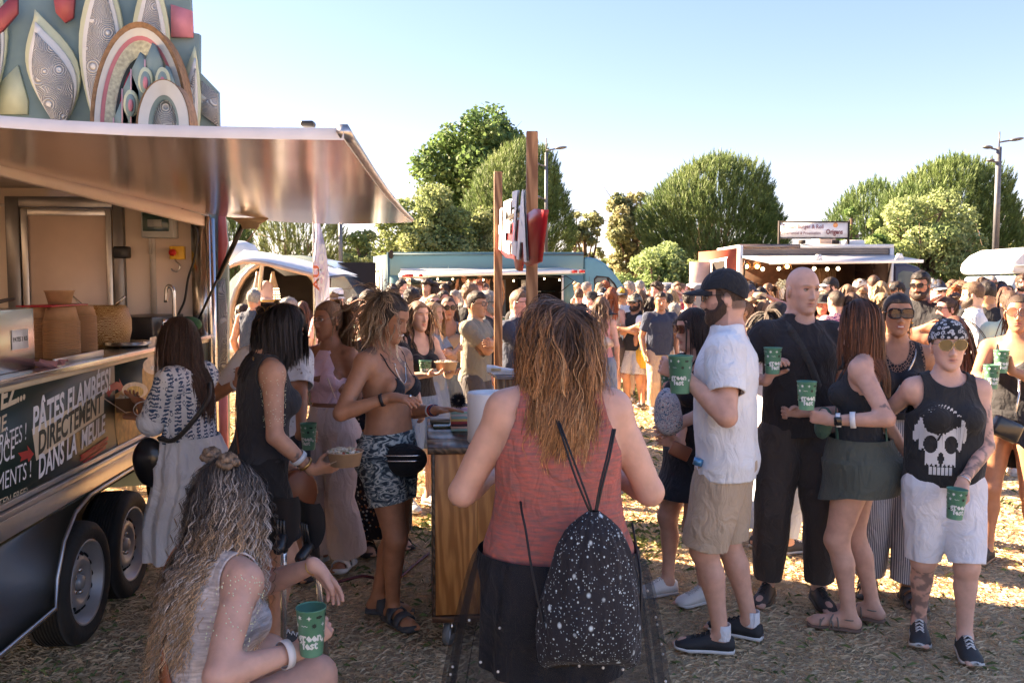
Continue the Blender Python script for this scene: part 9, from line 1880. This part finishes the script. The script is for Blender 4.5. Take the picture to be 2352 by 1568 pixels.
F_(694,688,175,10,'f','long','a','kk','tk','woman with long dark straight hair behind the white shirted man',group=G1)
F_(768,657,225,20,'m','short','l','tp','sc','man in salmon pink t-shirt and pale hat behind the feather flag',hat='hw',skin='p',build=1.15,group=G1)
F_(813,682,190,15,'f','curly','k','kk','tk','person with round black curly hair right of the pink shirted man',group=G1)
F_(846,662,285,15,'m','short','d','tg','sn','dark haired man in pale green t-shirt seen from behind',skin='t',group=G2,build=1.1)
F_(868,684,300,25,'f','pony','r','kw','sk','red brown haired woman close behind the smiling woman',group=G2)
F_(901,657,190,-95,'m','short','d','tk','tj','bearded man with glasses in profile before the blue truck corner',beard='full',sg='c',skin='p',group=G2)
F_(945,662,205,5,'m','curly','k','tk','tj','man with thick dark curly hair seen from behind before the blue truck',group=G2)
F_(1003,693,230,90,'f','pony','l','ty','sj','person in mustard yellow top half hidden behind the bowl eating woman',group=G2)
q=F_(992,688,255,110,'f','wavy','y','te','sj','woman in grey blue loose blouse with folded arms',pose='crossed',group=G2)
pw=F_(958,684,305,140,'f','wavy','l','kk','sj','wavy haired woman in black top eating from a kraft bowl',pose='bowl',skin='f',det=True,group=G2)
food_bowl(pw.wor(pw.wr[1]*.5+pw.wr[-1]*.5+np.array([0,.08,.03])),'kraft bowl in the hands of the wavy haired woman in black',.085,.06)
cup(W(977,862,6.3),'dark green cup hanging at the hip of the wavy haired woman in black',180,r=.045,h=.11,hi=False)
q=F_(997,671,212,155,'f','wavy','y','tw','sj','woman in white t-shirt and big round sunglasses looking up',sg=1,skin='f',head=(10,-12,0),group=G2,det=True);wt=[o for o in q.root.children if o.name.startswith('tshirt')][0];printon(q,'VIE',ink,.0,.215*q.H,.2,.07,.004,on=wt);onbody(q,[(-.08,.30*q.H,'f'),(.0,.22*q.H,'f'),(.12,.12*q.H,'f')],cloth((.35,.31,.27),'plain','bagbeige'),.05,.004,.03,'crossbody_bag')
F_(1018,662,185,160,'f','long','d','kk','kd','dark long haired woman behind the pointing woman',group=G2)
q=F_(1029,676,228,165,'f','pony','b','keL','se','woman in sunglasses and speckled top pointing to the right',pose='point',sg=1,skin='t',group=G2,det=True);b2=empty('shoulder_bag',W(1052,800,8.6),'taupe shoulder bag at the hip of the pointing woman','bag');mb=MB();mb.sphere((0,0,0),(.15,.07,.14),14,10);mb.build('bag_body',mat('bag_taupe',(.30,.20,.14),.5),b2,True)
F_(1063,688,195,120,'f','long','k','kk','kk','woman in black with long black hair left of the khaki t-shirt',group=G2)
F_(1079,649,205,10,'m','curly','l','tk','sk','man with light brown curls seen from behind above the khaki t-shirt man',group=G2)
ku=F_(1093,665,243,112,'m','short','d','to','sd','man with thin glasses and khaki t-shirt standing with crossed arms',pose='crossed',sg='c',skin='t',det=True,build=1.08,group=G2,head=(6,0,0))
F_(1119,664,226,100,'m','short','g','tk','tj','grey haired man with sunglasses and black t-shirt behind the khaki t-shirt',sg=1,beard='short',skin='t',group=G2,build=1.05)
tm=F_(1192,658,265,122,'m','buzz','l','tn','tj','man with glasses and navy lettered t-shirt between the sign posts',pose='crossed',sg='c',skin='p',det=True,build=1.22,group=G2,beard=None)
wt=[o for o in tm.root.children if o.name.startswith('tshirt')][0];printon(tm,'TOMMY  HILFIGER',mat('letter_white',(.72,.72,.74),.5),0,.255*tm.H,.27,.030,.004,on=wt);printon(tm,'NEW YORK',mat('letter_white',(.72,.72,.74),.5),0,.232*tm.H,.13,.022,.004,on=wt)
for dz in(.272,.2435):printon(tm,'',redp if dz<.25 else mat('letter_white',(.72,.72,.74),.5),.03*(1 if dz<.25 else-1),dz*tm.H,.13,.004,.004,on=wt,geo=(np.array([(0,0,0),(1,0,0),(1,1,0),(0,1,0.)]),[(0,1,2,3)]),name='print_line')
F_(1203,654,200,40,'m','short','d','tk','tj','man in navy blue cap right behind the lettered t-shirt man',hat='bn',group=G2)
for u,v,nm in((1066,640,'left kitchen worker lit warm inside the blue truck'),(1103,639,'middle kitchen worker with dark hair inside the blue truck'),(1138,641,'right kitchen worker inside the blue truck by the sign post')):
 q=F_(u,v,84.5,200-u%40,'f','bun','k','kk','tk',nm,skin='t',group='kitchen workers in the blue truck');q.root.location.z=.35
F_(1330,661,130,10,'m','short','b','tk','tj','brown haired man just right of the tousled hair before the blue truck',group=G3)
F_(1361,666,150,-60,'f','short','k','kk','kk','woman with black headscarf in front of the blue truck cab door',hat='hk',skin='p',group=G3)
F_(1381,676,195,20,'f','wavy','l','kp','sj','light brown haired woman seen from behind below the cab window',group=G3,skin='p')
F_(1384,657,150,10,'m','short','k','tk','tj','man in white knitted cap before the cab window',hat='bw',skin='d',group=G3)
F_(1403,658,165,8,'f','long','r','kc','kd','woman with bright orange red long hair seen from behind',group=G3,skin='p')
q=F_(1429,656,160,6,'m','short','l','tb','tt','man in pale blue shirt and navy yellow cap seen from behind',hat='bn',skin='t',group=G3,build=1.1,det=True)
mb=MB();mb.box(q.hc+q.Rh@np.array([0,-.108,.085])*1.0,(.07,.008,.06));mb.build('cap_patch',mat('patch_yellow',(.65,.45,.05),.6),q.root)
F_(1386,699,195,120,'f','short','d','kc','sj','woman under a black peaked cap left of the pale blue shirt',hat='ck',sg=1,skin='p',group=G3)
F_(1461,671,166,-140,'m','short','d','sk','swD','bearded man in olive cap with black sleeveless top and patterned shorts',hat='co',sg=1,beard='full',skin='t',group=G3,det=True,build=1.1,pose='crossed')
F_(1471,660,150,15,'f','long','l','kw','se','tall woman with very long brown hair behind the olive cap',long_=.6,group=G3)
F_(1496,677,168,10,'f','long','k','tw','kyP','woman with long black hair in white top and yellow checked skirt',group=G3,skin='t')
q=F_(1517,668,174,170,'m','short','d','tn','tt','man in navy polo shirt and tan trousers facing the camera',skin='t',group=G3,det=True,build=1.06,head=(6,0,0))
F_(1543,661,142,8,'f','long','y','tr','sj','blonde woman in red top with one hand at her head',pose='head',group=G3,skin='p')
F_(1534,670,152,5,'m','short','k','tk','tj','dark capped person right behind the navy polo man',hat='ck',group=G3)
F_(1549,697,170,5,'f','curly','g','tw','sj','small grey haired person in white top beside the navy polo',group=G3)
F_(1582,668,160,0,'f','curly','k','kw','sk','dark curly haired person left of the black cap peak',group=G3)
F_(1697,646,190,168,'m','short','l','tk','tj','man with mirrored sunglasses and black t-shirt right of the black cap',sg=1,skin='t',group=G4,det=True)
F_(1719,648,150,85,'m','short','d','tw','tj','man in navy cap before the burger truck corner post',hat='cn',group=G4)
F_(1712,684,235,-85,'f','bun','l','sk','tk','woman with messy brown bun and black sleeveless top in profile',sg=1,skin='t',group=G4)
F_(1745,669,180,20,'m','short','d','tw','tj','person under a straw hat left of the bald man',hat='sc',pose='head',group=G4)
F_(1757,683,235,5,'f','long','l','kw','sj','woman with long golden brown hair behind the bald man shoulder',group=G4)
q=F_(1786,684,365,60,'f','pony','d','tw','tl','woman with slicked dark hair and light jeans right behind the bald man',skin='p',det=True,group=G4)
F_(1890,671,205,-160,'f','long','d','tv','kk','woman in wide black sun hat and magenta top right of the bald head',hat='sk',skin='t',group=G4)
F_(1923,662,215,-25,'m','buzz','d','tpV','sj','boy with buzz cut and pink patterned shirt seen from behind',skin='p',group=G4)
F_(1909,632,172,-95,'m','short','d','tl','tj','bearded man in white and black trucker cap and pale blue t-shirt',hat='ckw',beard='full',sg='c',skin='p',group=G4,det=True)
F_(1948,648,150,0,'f','long','l','kk','kk','light brown head just right of the trucker cap',group=G4)
F_(1974,636,150,80,'m','short','l','to','tj','man in pale camouflage cap facing right before the burger truck',hat='cc',group=G4,skin='p')
F_(2007,629,160,10,'m','short','b','lw','tn','dark haired man in white shirt before the burger truck end post',group=G4)
F_(2024,640,165,20,'f','wavy','y','kw','sj','blonde wavy haired woman right of the white shirt',group=G4)
F_(2063,642,162,-100,'m','short','d','tw','tj','man in black cap and white t-shirt left of the big bearded man',hat='ck',sg=1,beard='short',skin='t',group=G4)
F_(1980,660,205,10,'f','bun','l','kc','sj','woman with sunglasses pushed up in her light bun',group=G4,skin='p')
F_(1958,666,215,5,'f','wavy','b','kk','sk','brown haired woman above the auburn hair parting',group=G4)
F_(2027,665,270,15,'f','wavy','y','kw','sj','frizzy pale blonde head behind the large sunglasses woman',group=G4)
F_(2116,616,252,-135,'m','short','k','tk','tj','tall muscular bearded man in black t-shirt and aviator sunglasses',sg=1,beard='full',skin='t',det=True,build=1.2,pose='crossed',group=G5,head=(0,4,0))
F_(2135,636,150,170,'m','short','w','tw','tj','white haired man right behind the tall bearded man',group=G5,skin='p')
F_(2153,638,192,172,'m','short','d','te','sj','man in patchwork cap and mirrored sunglasses facing the camera',hat='cne',sg=1,skin='p',group=G5)
F_(2180,644,150,10,'f','wavy','l','kk','sj','brown wavy head behind the bun woman',group=G5)
F_(2191,653,200,10,'f','bun','r','kk','sj','woman with reddish bun above the shading hand',group=G5)
q=F_(2180,674,258,-95,'f','bun','b','km','kk','woman with high bun shading her eyes with one hand',pose='head',sg=1,skin='f',det=True,group=G5)
F_(2209,645,200,10,'m','curly','l','le','tn','curly light brown head left of the white shirted man',group=G5)
q=F_(2238,643,242,-62,'m','short','l','lw','tn','bearded man in white long sleeved shirt and navy trousers',beard='full',skin='p',det=True,group=G5,build=1.1,pose='cup')
F_(2268,641,232,20,'m','short','k','tk','tk','broad man in black t-shirt seen from behind next to the white shirt',build=1.25,beard='full',group=G5,det=True,skin='t')
F_(2277,628,150,-170,'m','buzz','g','te','tj','grey cropped head above the broad black t-shirt',group=G5,sg=1)
F_(2254,630,150,150,'f','wavy','b','kk','sj','brown haired woman with sunglasses above the white shirt',sg=1,group=G5)
F_(2300,641,150,20,'m','short','d','tw','tj','man in faded navy cap at the right side',hat='cn',group=G5)
F_(2309,653,192,5,'f','long','a','kk','sj','woman with long auburn hair left of the sunlit woman head',group=G5)
F_(2346,626,150,-165,'m','short','b','tc','tj','bearded man at the far right edge before the camper',beard='full',skin='p',group=G5)
F_(2197,719,350,8,'f','long','a','kk','kk','woman with very long dark auburn hair behind the black bandana',long_=.62,det=True,group=G5)
F_(2322,664,262,10,'m','short','b','tg','sn','man in grey green short sleeved shirt behind the sunlit woman',group=G5,pose='down')
rs=np.random.RandomState(77);fill=[]
place=[(1320,1420,'before the blue truck cab'),(1420,1500,'before the left grey cabin'),(1500,1600,'before the middle grey cabin'),(1690,1780,'at the left end of the burger truck'),(1860,1960,'at the burger truck hatch'),(1960,2060,'at the right end of the burger truck'),(2090,2200,'before the green shrubs'),(2200,2345,'before the camper'),(890,1130,'before the blue truck hatch')]
hn={'k':'black','d':'dark brown','b':'brown','l':'light brown','y':'blond','g':'grey','r':'red'};tn_={'k':'black','w':'white','n':'navy','b':'blue','e':'grey','r':'red','c':'beige','m':'mauve','g':'pale green'}
combos=[(h,t)for h in hn for t in tn_];rs.shuffle(combos);ci_=0
for u0,u1,nm in place:
 k=max(3,int((u1-u0)/19))
 for i in range(k):
  u=u0+(u1-u0)*(i+.5)/k+rs.randn()*3;P=rs.uniform(112,142);h,t=combos[ci_%len(combos)];ci_+=1;sx='fm'[rs.randint(2)]
  F_(u,655+rs.uniform(-16,10),P,rs.uniform(-180,180),sx,['long','pony','wavy','bun'][rs.randint(4)]if sx=='f' else['short','short','curly','buzz'][rs.randint(4)],h,('k' if sx=='f' else 't')+t,'s'+'jkc'[rs.randint(3)],'distant %s in %s with %s hair %s'%('woman' if sx=='f' else 'man',tn_[t],hn[h],nm),skin='ftmp'[rs.randint(4)],group='distant crowd')
